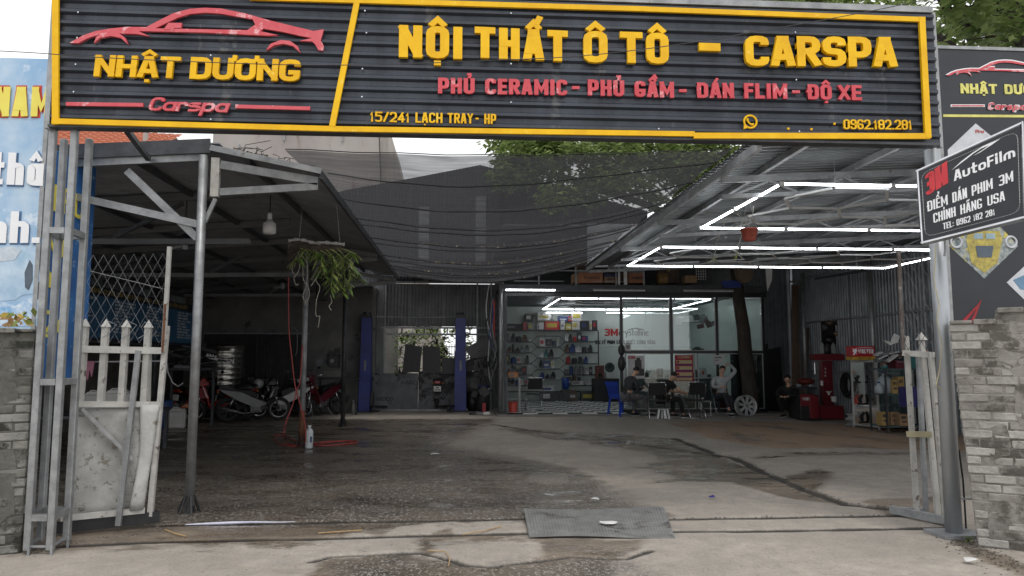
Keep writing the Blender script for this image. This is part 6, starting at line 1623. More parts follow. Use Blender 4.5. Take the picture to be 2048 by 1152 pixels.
carton('orange carton with a grey lid right of the pale post on the loft', (1258, 541), (1289, 566), 20.8, 'box_orange', 'Teramara', 'box_lid')
carton('small brown carton on the loft near the rolled yellow goods', (1371, 551), (1394, 566), 20.8, 'cardboard')
carton('large dark brown carton stacked behind the orange one on the loft', (1152, 519), (1190, 541), 21.3, mat('cardboard_dark', (.13, .09, .065), (.09, .06, .045)))
carton('tall dark carton in the middle of the loft', (1318, 536), (1358, 566), 21.4, 'cardboard_dark')
carton('small brown carton at the left end of the loft boxes', (1146, 548), (1158, 566), 21.2, 'cardboard')
carton('dim carton standing behind the pale post on the loft', (1240, 545), (1256, 566), 21.3, 'cardboard_dark')
c = P(1325, 557, 20.9); t = MB(); t.lathe([(.16, -.12), (.17, 0), (.16, .12)], 14, c, 'x'); t.build('cable_roll', mat('roll_ochre', (.30, .19, .07)), label='ochre roll of cable lying on the loft', cat='roll')
c = P(1402, 548, 21.0); fn = thing('cage_box', 'small white wire crate on the loft', 'crate', tuple(c))
for k in range(5):
    t = MB(); t.bar(c + Vector((-.14 + k * .07, 0, -.16)), c + Vector((-.14 + k * .07, 0, .16)), .012); t.build('bar', 'plastic_white', fn)
    t = MB(); t.bar(c + Vector((-.14, .0, -.16 + k * .08)), c + Vector((.14, .0, -.16 + k * .08)), .012); t.build('bar', 'plastic_white', fn)
c = P(1462, 568, 20.4); tp = MB(); tp.prism3([c + Vector(v) for v in ((-.30, 0, .07), (.0, .0, .10), (.33, 0, .06), (.26, 0, -.10), (-.2, 0, -.12))], (0, -.05, 0)); tp.build('blue_tarp', mat('tarp_blue', (.03, .06, .30)), label='folded blue tarp hanging over the loft edge near the trunk', cat='tarp')
for a, b_, c_, d_, lab in ((1236, 519, 1240, 566, 'pale upright plank left of the second orange carton'), (1247, 516, 1254, 566, 'broader pale plank leaning at the loft front')):
    A, B = P(a, b_, 20.5), P(c_, d_, 20.5); t = MB(); t.b2((A.x, 20.48, 3.63), (B.x, 20.51, A.z)); t.build('plank', 'plastic_white', label=lab, cat='plank')
for k, yy in enumerate((528, 537)):
    A, B = P(1216, yy, 21.0), P(1235, yy + 5, 21.0); t = MB(); t.b2((A.x, 21.0, B.z), (B.x, 21.2, A.z)); t.build('white_pack', 'plastic_white', label='%s white pack on the shelf above the loft cartons' % ('upper', 'lower')[k], cat='pack')
# white rag hanging right of the loft
t = MB(); t.prism3([P(a, b_, 19.3) for a, b_ in ((1531, 533), (1545, 533), (1544, 560), (1535, 582))], (0, .02, 0)); t.build('hanging_cloth', 'white_paint', label='white cloth strip hanging beside the loft right of the trunk', cat='cloth')
t = MB(); t.prism3([P(a, b_, 19.9) for a, b_ in ((1474, 536), (1500, 538), (1508, 545), (1502, 560), (1490, 566), (1478, 556))], (0, .25, 0)); t.build('sack', mat('sack_brown', (.20, .14, .09)), label='bulging brown sack tied at the top of the tree trunk', cat='sack')

# ================================================================== CAR LIFT
mat('lift_blue', (.028, .045, .24), (.02, .03, .17), rough=.4, scale=3, spot=(.015, .02, .08), sscale=5, sthr=.64)
lf = thing('car_lift', 'two post car lift with tall blue columns and black base plates', 'car lift', (-1.35, 22.3, 0))
for x, s_ in ((-2.78, 1), (.02, -1)):
    t = MB(); A = [(-.17, 0), (.17, 0), (.145, 2.72), (-.11, 2.72)] if s_ > 0 else [(-.17, 0), (.17, 0), (.13, 2.72), (-.145, 2.72)]
    t.prism(A, .26, (x, 22.33, .03), XA, Z); col_ = t.build('column', 'lift_blue', lf, bevel=.012)
    t = MB(); t.b2((x - .15, 22.06, 2.752), (x + .15, 22.36, 2.86)); t.cyl((x + s_ * .02, 22.2, 2.86), (x + s_ * .02, 22.2, 2.93), .12, 10); t.build('top_cap', 'black_steel', col_)
    t = MB(); t.b2((x - .30, 21.95, 0), (x + .42 * s_ + .0, 22.45, .03)) if s_ > 0 else t.b2((x - .40, 21.95, 0), (x + .25, 22.45, .03)); t.build('base_plate', 'black_steel', lf)
    t = MB(); t.b2((x + s_ * .18, 22.0, .20), (x + s_ * .27, 22.2, .55)); t.build('carriage', 'black_steel', lf)
    for k in (-1, 1):
        t = MB(); t.bar((x + s_ * .2, 22.1, .16), (x + s_ * (.62 if k > 0 else .35), 22.1 + k * .5 - .2, .13), .09, .07); t.build('swing_arm', 'black_steel', lf)
    t = MB(); t.b2((x - .03, 22.066, 1.2), (x + .03, 22.069, 1.5)); t.build('safety_label', 'goods_grey', lf)
t = MB(); t.tube([(-2.6, 22.2, 2.80), (-1.4, 22.2, 2.78), (-.1, 22.2, 2.80)], .015, 6); t.build('hose', 'galv_dull', lf)

# ================================================================== MOTORBIKES
mat('seat_black', (.014, .014, .015), rough=.5); mat('lamp_red', (.35, .01, .01), rough=.2, coat=.5); mat('lamp_clear', (.5, .5, .52), rough=.1); mat('plate_white', (.7, .7, .68), (.6, .6, .58), rough=.5)
mat('engine_grey', (.24, .24, .25), (.07, .07, .075), rough=.45, metal=.6, scale=20)
def motorbike(label, col, loc, rz, plate=False, helmet=False, lean=.1, tail_up=0, panel2=None, sc=1.0):
    """x forward, wheels on the ground at x = 0.62 / -0.62"""
    b = thing('motorbike', label, 'motorbike', (0, 0, 0)); bm_ = 'paint_' + col
    for x, wd_, r_ in ((.62, .085, .205), (-.60, .10, .20)):
        t = MB(); t.torus((x, 0, .29), r_ + .04, wd_ / 2, 'y', 24, 8); wh = t.build('tyre', 'rubber', b, True)
        t = MB(); t.torus((x, 0, .29), r_ + .0, .012, 'y', 24, 6); t.build('rim', 'chrome', wh, True)
        for k in range(7):
            a = k * 2 * PI / 7; t = MB(); t.bar((x + .03 * math.cos(a), 0, .29 + .03 * math.sin(a)), (x + r_ * math.cos(a), 0, .29 + r_ * math.sin(a)), .008, .022, (0, 1, 0)); t.build('spoke', 'engine_grey', wh)
        t = MB(); t.cyl((x, -.06, .29), (x, .06, .29), .05, 12); t.build('hub', 'engine_grey', wh)
    for y in (-.075, .075):
        t = MB(); t.tube([(.62, y, .29), (.54, y, .55), (.44, y, .86)], [.016, .018, .02], 8); t.build('fork', 'chrome', b, True)
        t = MB(); t.tube([(-.60, y * 1.35, .30), (-.45, y * 1.35, .62)], .018, 8); t.build('shock_absorber', 'chrome', b, True)
    t = MB(); arc = [(.62 + .285 * math.cos(a), .29 + .285 * math.sin(a)) for a in [R(150 - k * 16) for k in range(8)]]
    for k in range(7): t.bar((arc[k][0], 0, arc[k][1]), (arc[k + 1][0], 0, arc[k + 1][1]), .11, .012, (0, 0, 1))
    t.build('front_fender', bm_, b)
    t = MB(); arc = [(-.60 + .30 * math.cos(a), .29 + .30 * math.sin(a)) for a in [R(60 + k * 16) for k in range(8)]]
    for k in range(7): t.bar((arc[k][0], 0, arc[k][1]), (arc[k + 1][0], 0, arc[k + 1][1]), .13, .014, (0, 0, 1))
    t.build('rear_fender', 'seat_black', b)
    # leg shield and head cowl
    t = MB(); t.prism3([(.50, -.18, .88), (.50, .18, .88), (.40, .21, .62), (.30, .19, .34), (.30, -.19, .34), (.40, -.21, .62)], (-.03, 0, -.01)); t.build('leg_shield', bm_, b, bevel=.01)
    t = MB(); t.prism([(.34, .60), (.44, .86), (.56, .84), (.52, .62)], .22, (0, .11, 0), XA, Z); t.build('head_cowl', bm_, b, bevel=.02)
    t = MB(); t.prism([(.36, .93), (.52, .90), (.54, 1.00), (.44, 1.06), (.34, 1.0)], .20, (0, .10, 0), XA, Z); t.build('handlebar_cover', bm_, b, bevel=.02)
    t = MB(); t.ball((.53, 0, .955), (.045, .085, .06), 12, 8); t.build('headlight', 'lamp_clear', b, True)
    t = MB(); t.tube([(.36, -.36, 1.04), (.42, -.22, 1.02), (.44, 0, .98), (.42, .22, 1.02), (.36, .36, 1.04)], .013, 8); hb = t.build('handlebar', 'chrome', b, True)
    for y in (-1, 1):
        t = MB(); t.cyl((.37, y * .27, 1.035), (.35, y * .38, 1.045), .019, 10); t.build('grip', 'rubber', hb, True)
        t = MB(); t.tube([(.41, y * .20, 1.02), (.42, y * .24, 1.14), (.40, y * .29, 1.20)], .006, 6); t.ball((.395, y * .30, 1.225), (.012, .06, .04), 10, 6); t.build('mirror', 'black_plastic', b, True)
        t = MB(); t.prism([(.36, .44), (.05, .36), (-.30, .50), (-.72, .74 + tail_up), (-.78, .80 + tail_up), (-.30, .74), (-.02, .60), (.20, .50)], .03, (0, y * .12 + .015, 0), XA, Z); t.build('side_panel', 'paint_' + (panel2 or col), b, bevel=.006)
    t = MB(); t.prism([(.34, .40), (-.05, .32), (-.20, .52), (.0, .62)], .16, (0, .08, 0), XA, Z); t.build('frame_cover', 'seat_black', b, bevel=.01)
    t = MB(); t.prism([(.08, .70), (-.10, .78), (-.40, .80 + tail_up * .6), (-.78, .86 + tail_up), (-.76, .80 + tail_up), (-.30, .735), (.05, .63)], .24, (0, .12, 0), XA, Z); t.build('seat', 'seat_black', b, bevel=.02)
    t = MB(); t.b2((-.08, -.11, .22), (.20, .11, .44)); t.cyl((.16, -.07, .32), (.34, -.07, .36), .06, 10); t.build('engine', 'engine_grey', b, bevel=.015)
    t = MB(); t.tube([(.1, -.13, .24), (-.25, -.15, .22), (-.45, -.16, .28), (-.82, -.17, .38)], [.016, .018, .042, .045], 10); t.build('exhaust', 'chrome' if col != 'black' else 'engine_grey', b, True)
    t = MB(); t.b2((-.86, -.07, .72 + tail_up), (-.79, .07, .80 + tail_up)); t.build('tail_light', 'lamp_red', b, bevel=.01)
    for y in (-1, 1):
        t = MB(); t.ball((-.84, y * .13, .74 + tail_up), (.03, .035, .022), 8, 6); t.build('turn_signal', mat('amber', (.5, .2, .02)), b, True)
    t = MB(); t.tube([(-.42, -.13, .80 + tail_up), (-.78, -.12, .90 + tail_up), (-.86, 0, .91 + tail_up), (-.78, .12, .90 + tail_up), (-.42, .13, .80 + tail_up)], .011, 6); t.build('grab_rail', 'engine_grey', b, True)
    t = MB(); t.b2((-.875, -.095, .52), (-.865, .095, .66)); pl = t.build('number_plate', 'plate_white', b)
    t = MB(); t.bar((-.80, 0, .74), (-.87, 0, .60), .05, .02); t.build('plate_bracket', 'seat_black', b)
    if plate:
        textpart('15B', (-.878, .06, .60), (0, -1, 0), Z, (-1, 0, 0), .035, .10, .009, 'ink_black', b, .003); textpart('267.89', (-.878, .08, .545), (0, -1, 0), Z, (-1, 0, 0), .035, .16, .009, 'ink_black', b, .003)
    t = MB(); t.tube([(-.02, .13, .24), (-.08, .26, .01)], .012, 6); t.build('kick_stand', 'engine_grey', b)
    for y in (-.25, .25):
        t = MB(); t.cyl((.05, y * .4, .24), (.05, y, .24), .012, 6); t.build('foot_peg', 'rubber', b)
    if helmet:
        pass
    b.location = loc; b.rotation_euler = (lean if False else 0, 0, rz); b.rotation_euler = Matrix.Rotation(rz, 3, 'Z').to_4x4().to_3x3().to_euler(); b.rotation_euler = (0, 0, rz)
    b.scale = (sc, sc, sc)
    m3 = Matrix.Rotation(rz, 3, 'Z') @ Matrix.Rotation(lean, 3, 'X'); b.rotation_euler = m3.to_euler()
    return b
mat('paint_red', (.36, .015, .022), (.28, .012, .016), rough=.25, coat=.6); mat('paint_black', (.014, .014, .016), rough=.25, coat=.6); mat('paint_white', (.5, .5, .5), (.42, .42, .42), rough=.3, coat=.5)
mat('paint_maroon', (.11, .012, .02), (.08, .01, .015), rough=.25, coat=.6); mat('paint_silver', (.25, .255, .26), (.2, .2, .205), rough=.3, metal=.4)
def gl_(a, b_): q = G(a, b_); return (q.x, q.y, 0)
motorbike('black motorbike seen from behind with white number plate between the lift columns', 'black', gl_(873, 818), PI / 2 + .03, plate=True, lean=.03, sc=1.12)
motorbike('red underbone motorbike parked side on, leftmost of the row', 'red', gl_(440, 842), .55 + PI, lean=-.10)
motorbike('dark motorbike with grey engine between the red and the white tailed ones', 'black', gl_(505, 842), .35, lean=.10, panel2='silver')
motorbike('black scooter with white tail panels parked beside the middle post', 'black', gl_(565, 836), PI + .5, lean=-.08, panel2='white', tail_up=.04)
motorbike('maroon motorbike facing the yard right of the middle post', 'maroon', gl_(645, 832), -PI / 2 - .5, lean=.10, sc=1.05)
motorbike('silver and black motorbike half hidden at the back by the water tank', 'black', gl_(470, 832), .1, lean=.06, panel2='silver')
motorbike('black scooter squeezed in behind the floor canisters at the left end', 'black', gl_(395, 838), 1.2, lean=.08, panel2='maroon')
motorbike('black motorbike standing just left of the middle hose post', 'black', gl_(600, 830), -PI / 2 + .3, lean=.08)
hm = thing('helmet', 'pale grey helmet resting on a motorbike seat', 'helmet', (0, 0, 0)); q = P(517, 768, 19.4)
t = MB(); t.ball(q, (.13, .14, .12), 14, 10); t.build('shell', mat('helmet_grey', (.42, .42, .42)), hm, True); t = MB(); t.ball(q + Vector((-.03, -.05, -.02)), (.115, .10, .06), 12, 8); t.build('visor', 'black_plastic', hm, True)

# ================================================================== LEFT SHED CONTENTS
mat('stainless', (.36, .35, .32), (.24, .235, .22), rough=.22, metal=.9, scale=3)
tk = thing('water_tank', 'round stainless steel water tank on a stand behind the motorbikes', 'tank', (-6.4, 20.6, 0)); TX, TY = -6.42, 20.75
pr = [(.05, 2.0), (.30, 1.99), (.50, 1.93), (.56, 1.86)]; z = 1.82
prof = [(.56, .62)]; 
for k in range(8): zz = .70 + k * .145; prof += [(.56, zz), (.566, zz + .02), (.56, zz + .04)]
prof += [(.56, 1.86), (.50, 1.93), (.30, 1.99), (.05, 2.0)]
t = MB(); t.lathe(prof, 36, (TX, TY, 0)); t.build('drum', 'stainless', tk, True)
t = MB(); t.torus((TX, TY, 1.865), .565, .018, 'z', 32, 6); t.build('rim', 'stainless', tk, True)
t = MB(); t.b2((TX - .45, TY - .45, 0), (TX + .45, TY + .45, .60)); t.build('stand', 'black_steel', tk)
for k, c_ in enumerate('SON'):
    a = -PI / 2 + .12 + k * .26; Nn = Vector((math.cos(a), math.sin(a), 0)); U_ = Vector((-Nn.y, Nn.x, 0)); textpart(c_, Vector((TX, TY, 1.42)) + Nn * .578 - U_ * .06, U_, Z, Nn, .14, .12, .035, 'plastic_white', tk, .004)
# clutter of pipes and bars over the brick ledge
cl_ = thing('scrap_heap', 'heap of grey pipes, cables and metal strips on a rack left of the tank', 'scrap heap', tuple(P(385, 760, 17.5)))
random.seed(12)
for k in range(26):
    c = P(uni(348, 425), uni(694, 735), uni(16.8, 18.5)); d = Vector((uni(-.6, .6), uni(-.3, .3), uni(-.12, .12))); t = MB()
    if k % 3: t.tube([c - d, c + Vector((0, 0, uni(0, .06))), c + d], uni(.012, .03), 6)
    else: t.box(c, (uni(.2, .5), .1, uni(.03, .08)), Matrix.Rotation(uni(-.5, .5), 3, 'Y'))
    t.build('scrap_piece', random.choice(['galv_dull', 'dark_steel', 'goods_grey', 'goods_dark', 'black_plastic']), cl_)
for x in (345, 428):
    c = P(x, 735, 17.6); t = MB(); t.bar((c.x, c.y, 0), c, .05); t.build('rack_leg', 'dark_steel', cl_)
t = MB(); a, b_ = P(342, 738, 17.6), P(432, 738, 17.6); t.box((a + b_) / 2, (1.1, 1.0, .05)); t.build('rack_top', 'dark_steel', cl_)
c = P(424, 715, 17.0); pk = thing('power_strip', 'white multi socket power strip lying on the pipe heap', 'power strip', tuple(c))
t = MB(); t.box(c, (.26, .06, .07), Matrix.Rotation(.25, 3, 'Y')); t.build('bar', 'plastic_white', pk)
for k in range(4): t = MB(); t.box(c + Vector((-.09 + k * .06, -.035, .055 - k * .015)), (.03, .03, .07), Matrix.Rotation(.35, 3, 'Y')); t.build('plug', 'plastic_white', pk)
t = MB(); t.tube([P(a, b_, 14.5) for a, b_ in ((333, 724), (336, 745), (345, 765), (356, 773), (366, 766))], .010, 6); t.build('white_hose', 'plastic_white', label='short curved white hose hanging behind the left gate leaf', cat='hose')
# canisters
def canister(label, q, w_, h_, m, rz=0, cap='goods_red'):
    c_ = thing('canister', label, 'canister', (0, 0, 0)); t = MB(); t.b2((-w_ / 2, -w_ * .35, 0), (w_ / 2, w_ * .35, h_ * .82)); t.build('body', m, c_, bevel=.025)
    t = MB(); t.prism([(-w_ / 2 + .02, 0), (w_ / 2 - .02, 0), (w_ * .32, h_ * .1), (-w_ * .32, h_ * .1)], w_ * .6, (0, w_ * .3, h_ * .821), XA, Z); t.build('shoulder', m, c_, bevel=.01)
    t = MB(); t.cyl((w_ * .22, 0, h_ * .92), (w_ * .22, 0, h_), .03, 10); t.build('cap', cap, c_)
    t = MB(); t.tube([(-w_ * .3, 0, h_ * .9), (-w_ * .25, 0, h_ * .99), (w_ * .05, 0, h_ * .99), (w_ * .1, 0, h_ * .9)], .014, 6); t.build('handle', m, c_)
    return place(c_, q, rz)
wb = thing('work_bench', 'low dark bench under the blue board holding the white canisters', 'bench', (-5.9, 12.4, 0))
t = MB(); t.b2((-6.25, 11.2, .66), (-5.0, 13.4, .70)); t.build('bench_top', 'dark_steel', wb)
for x, y in ((-6.2, 11.3), (-5.05, 11.3), (-6.2, 13.3), (-5.05, 13.3)): t = MB(); t.bar((x, y, 0), (x, y, .66), .05); t.build('leg', 'dark_steel', wb)
mat('can_white', (.58, .58, .56), (.48, .48, .46), rough=.45)
for k, (px_, w_, h_, lab) in enumerate(((166, .22, .27, 'small white canister at the left end of the bench behind the gate'), (190, .26, .33, 'white canister with grey cap second on the bench behind the gate'),
                          (213, .20, .28, 'narrow white canister in the middle of the bench behind the gate'), (236, .36, .36, 'largest white canister at the right of the bench behind the gate'))):
    q = P(px_, 790, 12.2); canister(lab, (q.x, q.y, .70), w_, h_, 'can_white', .1 * k, 'goods_grey')
canister('white canister standing on the floor by the shed post', gl_(354, 856), .34, .46, 'can_white', .2, 'goods_red')
canister('grey canister standing behind the floor canister by the shed post', gl_(342, 846), .3, .5, mat('can_grey', (.2, .2, .2)), 0)
bn = thing('blue_bin', 'dark blue plastic drum beside the white canister near the gate', 'drum', gl_(325, 858)); q = G(325, 856)
t = MB(); t.lathe([(.14, 0), (.17, .05), (.18, .55), (.15, .6)], 16, q); t.build('drum', mat('drum_blue', (.02, .07, .25), rough=.4), bn, True); t = MB(); t.lathe([(.185, .56), (.19, .6), (.12, .62)], 16, q); t.build('rim', 'drum_blue', bn)
c = P(373, 812, 15.8); t = MB(); t.ball(c, (.10, .08, .05), 8, 5); t.build('cloth_pad', mat('cloth_orange', (.5, .2, .1)), label='small orange and pink cloth on the canister by the shed post', cat='cloth')
# pink rag and brush hanging on the bench rail behind the gate
c = P(180, 722, 10.5); rg = MB(); rg.prism3([c + Vector(v) for v in ((-.05, 0, 0), (.06, 0, 0), (.03, 0, -.22), (.0, 0, -.12), (-.02, 0, -.27), (-.06, 0, -.14))], (0, .02, 0)); rg.build('pink_rag', mat('rag_pink', (.42, .16, .24)), label='faded pink rag hanging behind the gate pickets', cat='rag')
t = MB(); t.bar(P(150, 724, 10.6), P(330, 722, 10.6), .02); t.build('hanging_rail', 'galv_dull', label='thin steel rail behind the gate with a rag hanging on it', cat='rail')
# hanging things on the left wall: grey barrels/clutter at the bottom of garage right of middle post
tb_ = thing('work_table', 'cluttered dark table with a grey tray and machine left of the blue lift', 'table', gl_(690, 822)); q = P(680, 740, 21.2)
t = MB(); t.box((q.x, 21.2, 1.0), (1.1, .6, .05)); t.build('table_top', 'black_steel', tb_)
for dx in (-.5, .5): t = MB(); t.bar((q.x + dx, 21.0, 0), (q.x + dx, 21.0, .97), .05); t.build('leg', 'black_steel', tb_)
c = P(669, 747, 20.9); t = MB(); t.box(c, (.55, .35, .20)); t.build('tray', mat('tray_grey', (.12, .12, .11)), label='grey tray with a yellow label on the cluttered table', cat='tray')
c = P(650, 727, 20.9); t = MB(); t.prism3([c + Vector(v) for v in ((-.25, 0, .05), (-.1, 0, .16), (.28, 0, .14), (.3, 0, -.1), (.0, 0, -.02), (-.2, 0, -.1))], (0, .1, 0)); t.build('pale_sheet', mat('sheet_grey', (.16, .17, .18)), label='crumpled pale sheet on the cluttered table left of the lift', cat='sheet')
c = P(668, 722, 20.8); mc_ = thing('bench_machine', 'dark bench machine with a pale motor on the cluttered table', 'machine', tuple(c)); t = MB(); t.box(c, (.30, .25, .35)); t.build('body', 'black_plastic', mc_, bevel=.02)
t = MB(); t.cyl(c + Vector((-.02, -.13, .0)), c + Vector((-.02, -.2, .0)), .06, 10); t.build('motor', 'goods_grey', mc_); t = MB(); t.bar(c + Vector((-.2, 0, .1)), c + Vector((.28, 0, .16)), .05); t.build('arm', 'black_plastic', mc_)
for k, (a, h_, m_, lab) in enumerate((((680, 820), .62, 'drum_blue', 'tall dark blue plastic tub left of the lift column'), ((695, 820), .36, 'tub_light', 'light blue plastic basket standing left of the lift column'))):
    mat('tub_light', (.05, .22, .48), (.04, .18, .4), rough=.4); q = G(*a); tt = thing('plastic_tub', lab, 'tub', tuple(q)); t = MB(); t.lathe([(.13, 0), (.17, h_), (.155, h_), (.12, .02)], 14, q, capends=False); t.cyl(q, q + Z * .02, .13, 14); t.build('tub', m_, tt); t = MB(); t.torus(q + Z * h_, .172, .012, 'z', 18, 6); t.build('rim', m_, tt)
def bottle(label, q, r_, h_, m, capm='goods_white', lab2=None):
    bt = thing('bottle', label, 'bottle', tuple(q)); t = MB(); t.lathe([(r_ * .9, 0), (r_, .02), (r_, h_ * .68), (r_ * .75, h_ * .80), (r_ * .3, h_ * .88), (r_ * .3, h_ * .93)], 16, q); t.build('body', m, bt, True)
    t = MB(); t.cyl(Vector(q) + Z * h_ * .93, Vector(q) + Z * h_, r_ * .38, 12); t.build('cap', capm, bt)
    if lab2: t = MB(); t.lathe([(r_ * 1.01, h_ * .2), (r_ * 1.01, h_ * .55)], 16, q, capends=False); t.build('label', lab2, bt, True)
    return bt
bottle('clear plastic bottle standing on the floor left of the lift column', G(706, 826), .055, .36, mat('bottle_clear', (.25, .26, .24), rough=.2))
# washing bottle by the middle post, with sprayer tube, and the red hose
q = G(618, 896); wbt = thing('wash_bottle', 'white plastic wash bottle with a thin tube beside the hose post', 'bottle', tuple(q))
t = MB(); t.lathe([(.058, 0), (.066, .015), (.067, .27), (.055, .31), (.026, .335), (.026, .36)], 18, q); t.build('body', mat('bottle_white', (.66, .70, .72), (.55, .60, .62), rough=.3), wbt, True)
t = MB(); t.lathe([(.032, .36), (.032, .385)], 12, q); t.build('cap', 'plastic_white', wbt); t = MB(); t.b2((q.x + .03, q.y - .068, .10), (q.x + .055, q.y - .05, .2)); t.build('label', 'goods_blue', wbt)
t = MB(); t.tube([q + Z * .38, P(621, 850, 13.4), P(627, 836, 13.5), P(618, 800, 13.6), P(609, 760, 13.5)], .004, 5); t.build('thin_tube', 'goods_grey', wbt)
mat('hose_red', (.42, .07, .06), (.34, .05, .045), rough=.45)
def smooth(pts, n=6):
    out = []
    for i in range(len(pts) - 1):
        p0, p1, p2, p3 = pts[max(0, i - 1)], pts[i], pts[i + 1], pts[min(len(pts) - 1, i + 2)]
        for j in range(n):
            u = j / n; out.append(.5 * ((2 * p1) + (p2 - p0) * u + (2 * p0 - 5 * p1 + 4 * p2 - p3) * u * u + (3 * p1 - p0 - 3 * p2 + p3) * u ** 3))
    return out + [pts[-1]]
def gz2(a, b_, z=.015): q = G(a, b_); return Vector((q.x, q.y, z))
hs1 = [P(577, 545, 13.3), P(577, 600, 13.3), P(578, 660, 13.3), P(583, 710, 13.3), P(590, 770, 13.25), P(602, 815, 13.2), P(610, 850, 13.1), P(611, 880, 13.0), gz2(604, 893), gz2(585, 894), gz2(562, 890), gz2(549, 880), gz2(551, 872), gz2(570, 872), gz2(585, 880), gz2(600, 888)]
hs1 += [gz2(640, 893), gz2(690, 890), gz2(715, 886), gz2(700, 883), gz2(650, 885), gz2(625, 889), gz2(650, 893), gz2(700, 888), gz2(690, 884), gz2(640, 888)]
t = MB(); t.tube(smooth(hs1), .011, 8); t.build('red_hose', 'hose_red', label='red water hose hanging from the roof and coiled at the post foot', cat='hose')
hs2 = [P(605, 690, 13.3), P(600, 760, 13.3), P(594, 780, 13.25), P(585, 810, 13.2), P(572, 845, 13.15), P(568, 870, 13.1), gz2(572, 886), gz2(590, 892), gz2(600, 894)]
t = MB(); t.tube(smooth(hs2), .010, 8); t.build('red_hose', 'hose_red', label='second red hose crossing behind the post and bending out to the left', cat='hose')
t = MB(); t.tube(smooth([P(a, b_, 21.5) for a, b_ in ((585, 657), (590, 656), (594, 668), (594, 700), (590, 712))]), .014, 6); t.build('wall_tap_hose', 'goods_grey', label='pale looped hose on the dark wall behind the middle post', cat='hose')

# lamps under the left roof
bl_ = thing('bulb_lamp', 'large white led bulb hanging under the left shed roof', 'lamp', tuple(P(539, 455, 9.6))); c = P(539, 455, 9.6)
t = MB(); t.lathe([(.035, .10), (.05, .07), (.082, .05), (.082, -.07), (.06, -.085), (.02, -.09)], 18, c); t.build('bulb', mat('bulb_white', (.66, .66, .66), (.6, .6, .6), rough=.3), bl_, True)
t = MB(); t.lathe([(.03, .10), (.03, .17), (.02, .19)], 12, c); t.build('socket', 'plastic_white', bl_); t = MB(); t.cyl(c + Z * .19, (c.x, c.y, zroof(c.x) - .05), .008, 6); t.build('cord', 'black_plastic', bl_)
for px_, py_, Y, lab in ((370, 490, 9.7, 'dark lamp fitting with a grey motor under the front of the left roof'), (565, 572, 15.3, 'dark lamp fitting farther back under the left roof')):
    c = P(px_, py_, Y); lm = thing('lamp_fitting', lab, 'lamp', tuple(c)); s_ = 1.0
    t = MB(); t.lathe([(.14, .06), (.11, .09), (.04, .14)], 4, c + Z * .0); t.build('shade', 'black_steel', lm); t = MB(); t.lathe([(.035, -.06), (.04, .0), (.035, .06)], 12, c); t.build('socket', 'goods_grey', lm)
    t = MB(); t.bar(c + Vector((-.02, 0, -.01)), c + Vector((-.17, .02, -.04)), .03); t.build('side_arm', 'goods_grey', lm); t = MB(); t.cyl(c + Z * .14, (c.x, c.y, zroof(c.x) - .1), .012, 6); t.build('rod', 'dark_steel', lm)
sp = thing('wall_box', 'black square box hanging under the roof behind the middle post', 'box', tuple(P(641, 580, 17.2))); c = P(645, 580, 17.2); t = MB(); t.box(c, (.26, .2, .5)); t.build('case', 'black_plastic', sp, bevel=.02)
t = MB(); t.cyl(c + Z * .25, (c.x, c.y, 3.4), .015, 6); t.build('hanger', 'dark_steel', sp)

# ================================================================== HANGING PLANT ON A LOG
random.seed(31)
hp = thing('hanging_plant', 'leafy orchid plant with long bare roots hanging from a grey log under the roof edge', 'plant', tuple(P(645, 485, 9.1)))
HY = 9.1; log = [P(a, b_, HY) for a, b_ in ((577, 482), (590, 479), (610, 481), (628, 486), (648, 485), (668, 487), (689, 489))]
t = MB(); t.tube(smooth(log, 4), [.020 + .007 * math.sin(i * 1.9) for i in range(len(smooth(log, 4)))], 8); t.build('log', mat('log_grey', (.42, .41, .40), (.24, .23, .22), rough=.9, scale=25, bump=.8), hp, True)
t = MB()
for k in range(220):
    u = rnd(); c = P(576 + u * 28 * 1.0, 482 + rnd() * 40 * (1 - u * .7), HY + uni(-.03, .03)); c2 = c + Vector((uni(-.05, .05), uni(-.04, .04), uni(-.08, .02))); t.tube([c, c2], .0025, 3)
for k in range(260):
    u = rnd(); c = P(590 + u * 92, 490 + rnd() * 8, HY + uni(-.03, .03)); c2 = c + Vector((uni(-.06, .06), uni(-.04, .04), uni(-.06, .01))); t.tube([c, c2], .003, 3)
t.build('fibre_moss', mat('fibre', (.13, .10, .075), (.05, .04, .03), rough=.9), hp, kind='stuff')
for (pts) in (((597, 503), (600, 525), (596, 545), (588, 556), (592, 570), (597, 568)), ((604, 505), (606, 540), (607, 560), (617, 575), (618, 595), (608, 610)), ((612, 505), (615, 540), (613, 570), (606, 592), (611, 604)),
              ((640, 540), (632, 560), (640, 575), (633, 600), (632, 630), (640, 632)), ((645, 530), (632, 556), (622, 572), (630, 560)), ((600, 500), (590, 520), (584, 540), (589, 548)), ((660, 590), (664, 604), (658, 612), (663, 621)), ((640, 632), (638, 645), (636, 655))):
    t = MB(); t.tube(smooth([P(a, b_, HY - .03) for a, b_ in pts], 4), .0042, 5); t.build('root', mat('root_pale', (.40, .38, .32), (.26, .24, .20), rough=.8), hp, True)
def blade(t, c, d, L, w_, sag):
    d = Vector(d).normalized(); side = d.cross(Z); side = side.normalized() if side.length > .05 else XA.copy(); pts = []
    for i in range(6):
        u = i / 5; q = c + d * L * u + Vector((0, 0, -sag * u * u)); ww = w_ * math.sin(PI * min(1, .12 + u * .88)) ** .8 if u < 1 else 0; pts.append((q + side * ww, q - side * ww))
    vs = [p for pq in pts for p in pq]; t.add(vs, [(2 * i, 2 * i + 2, 2 * i + 3, 2 * i + 1) for i in range(5)])
lm_ = ['orchid_leaf', 'orchid_leaf_pale']
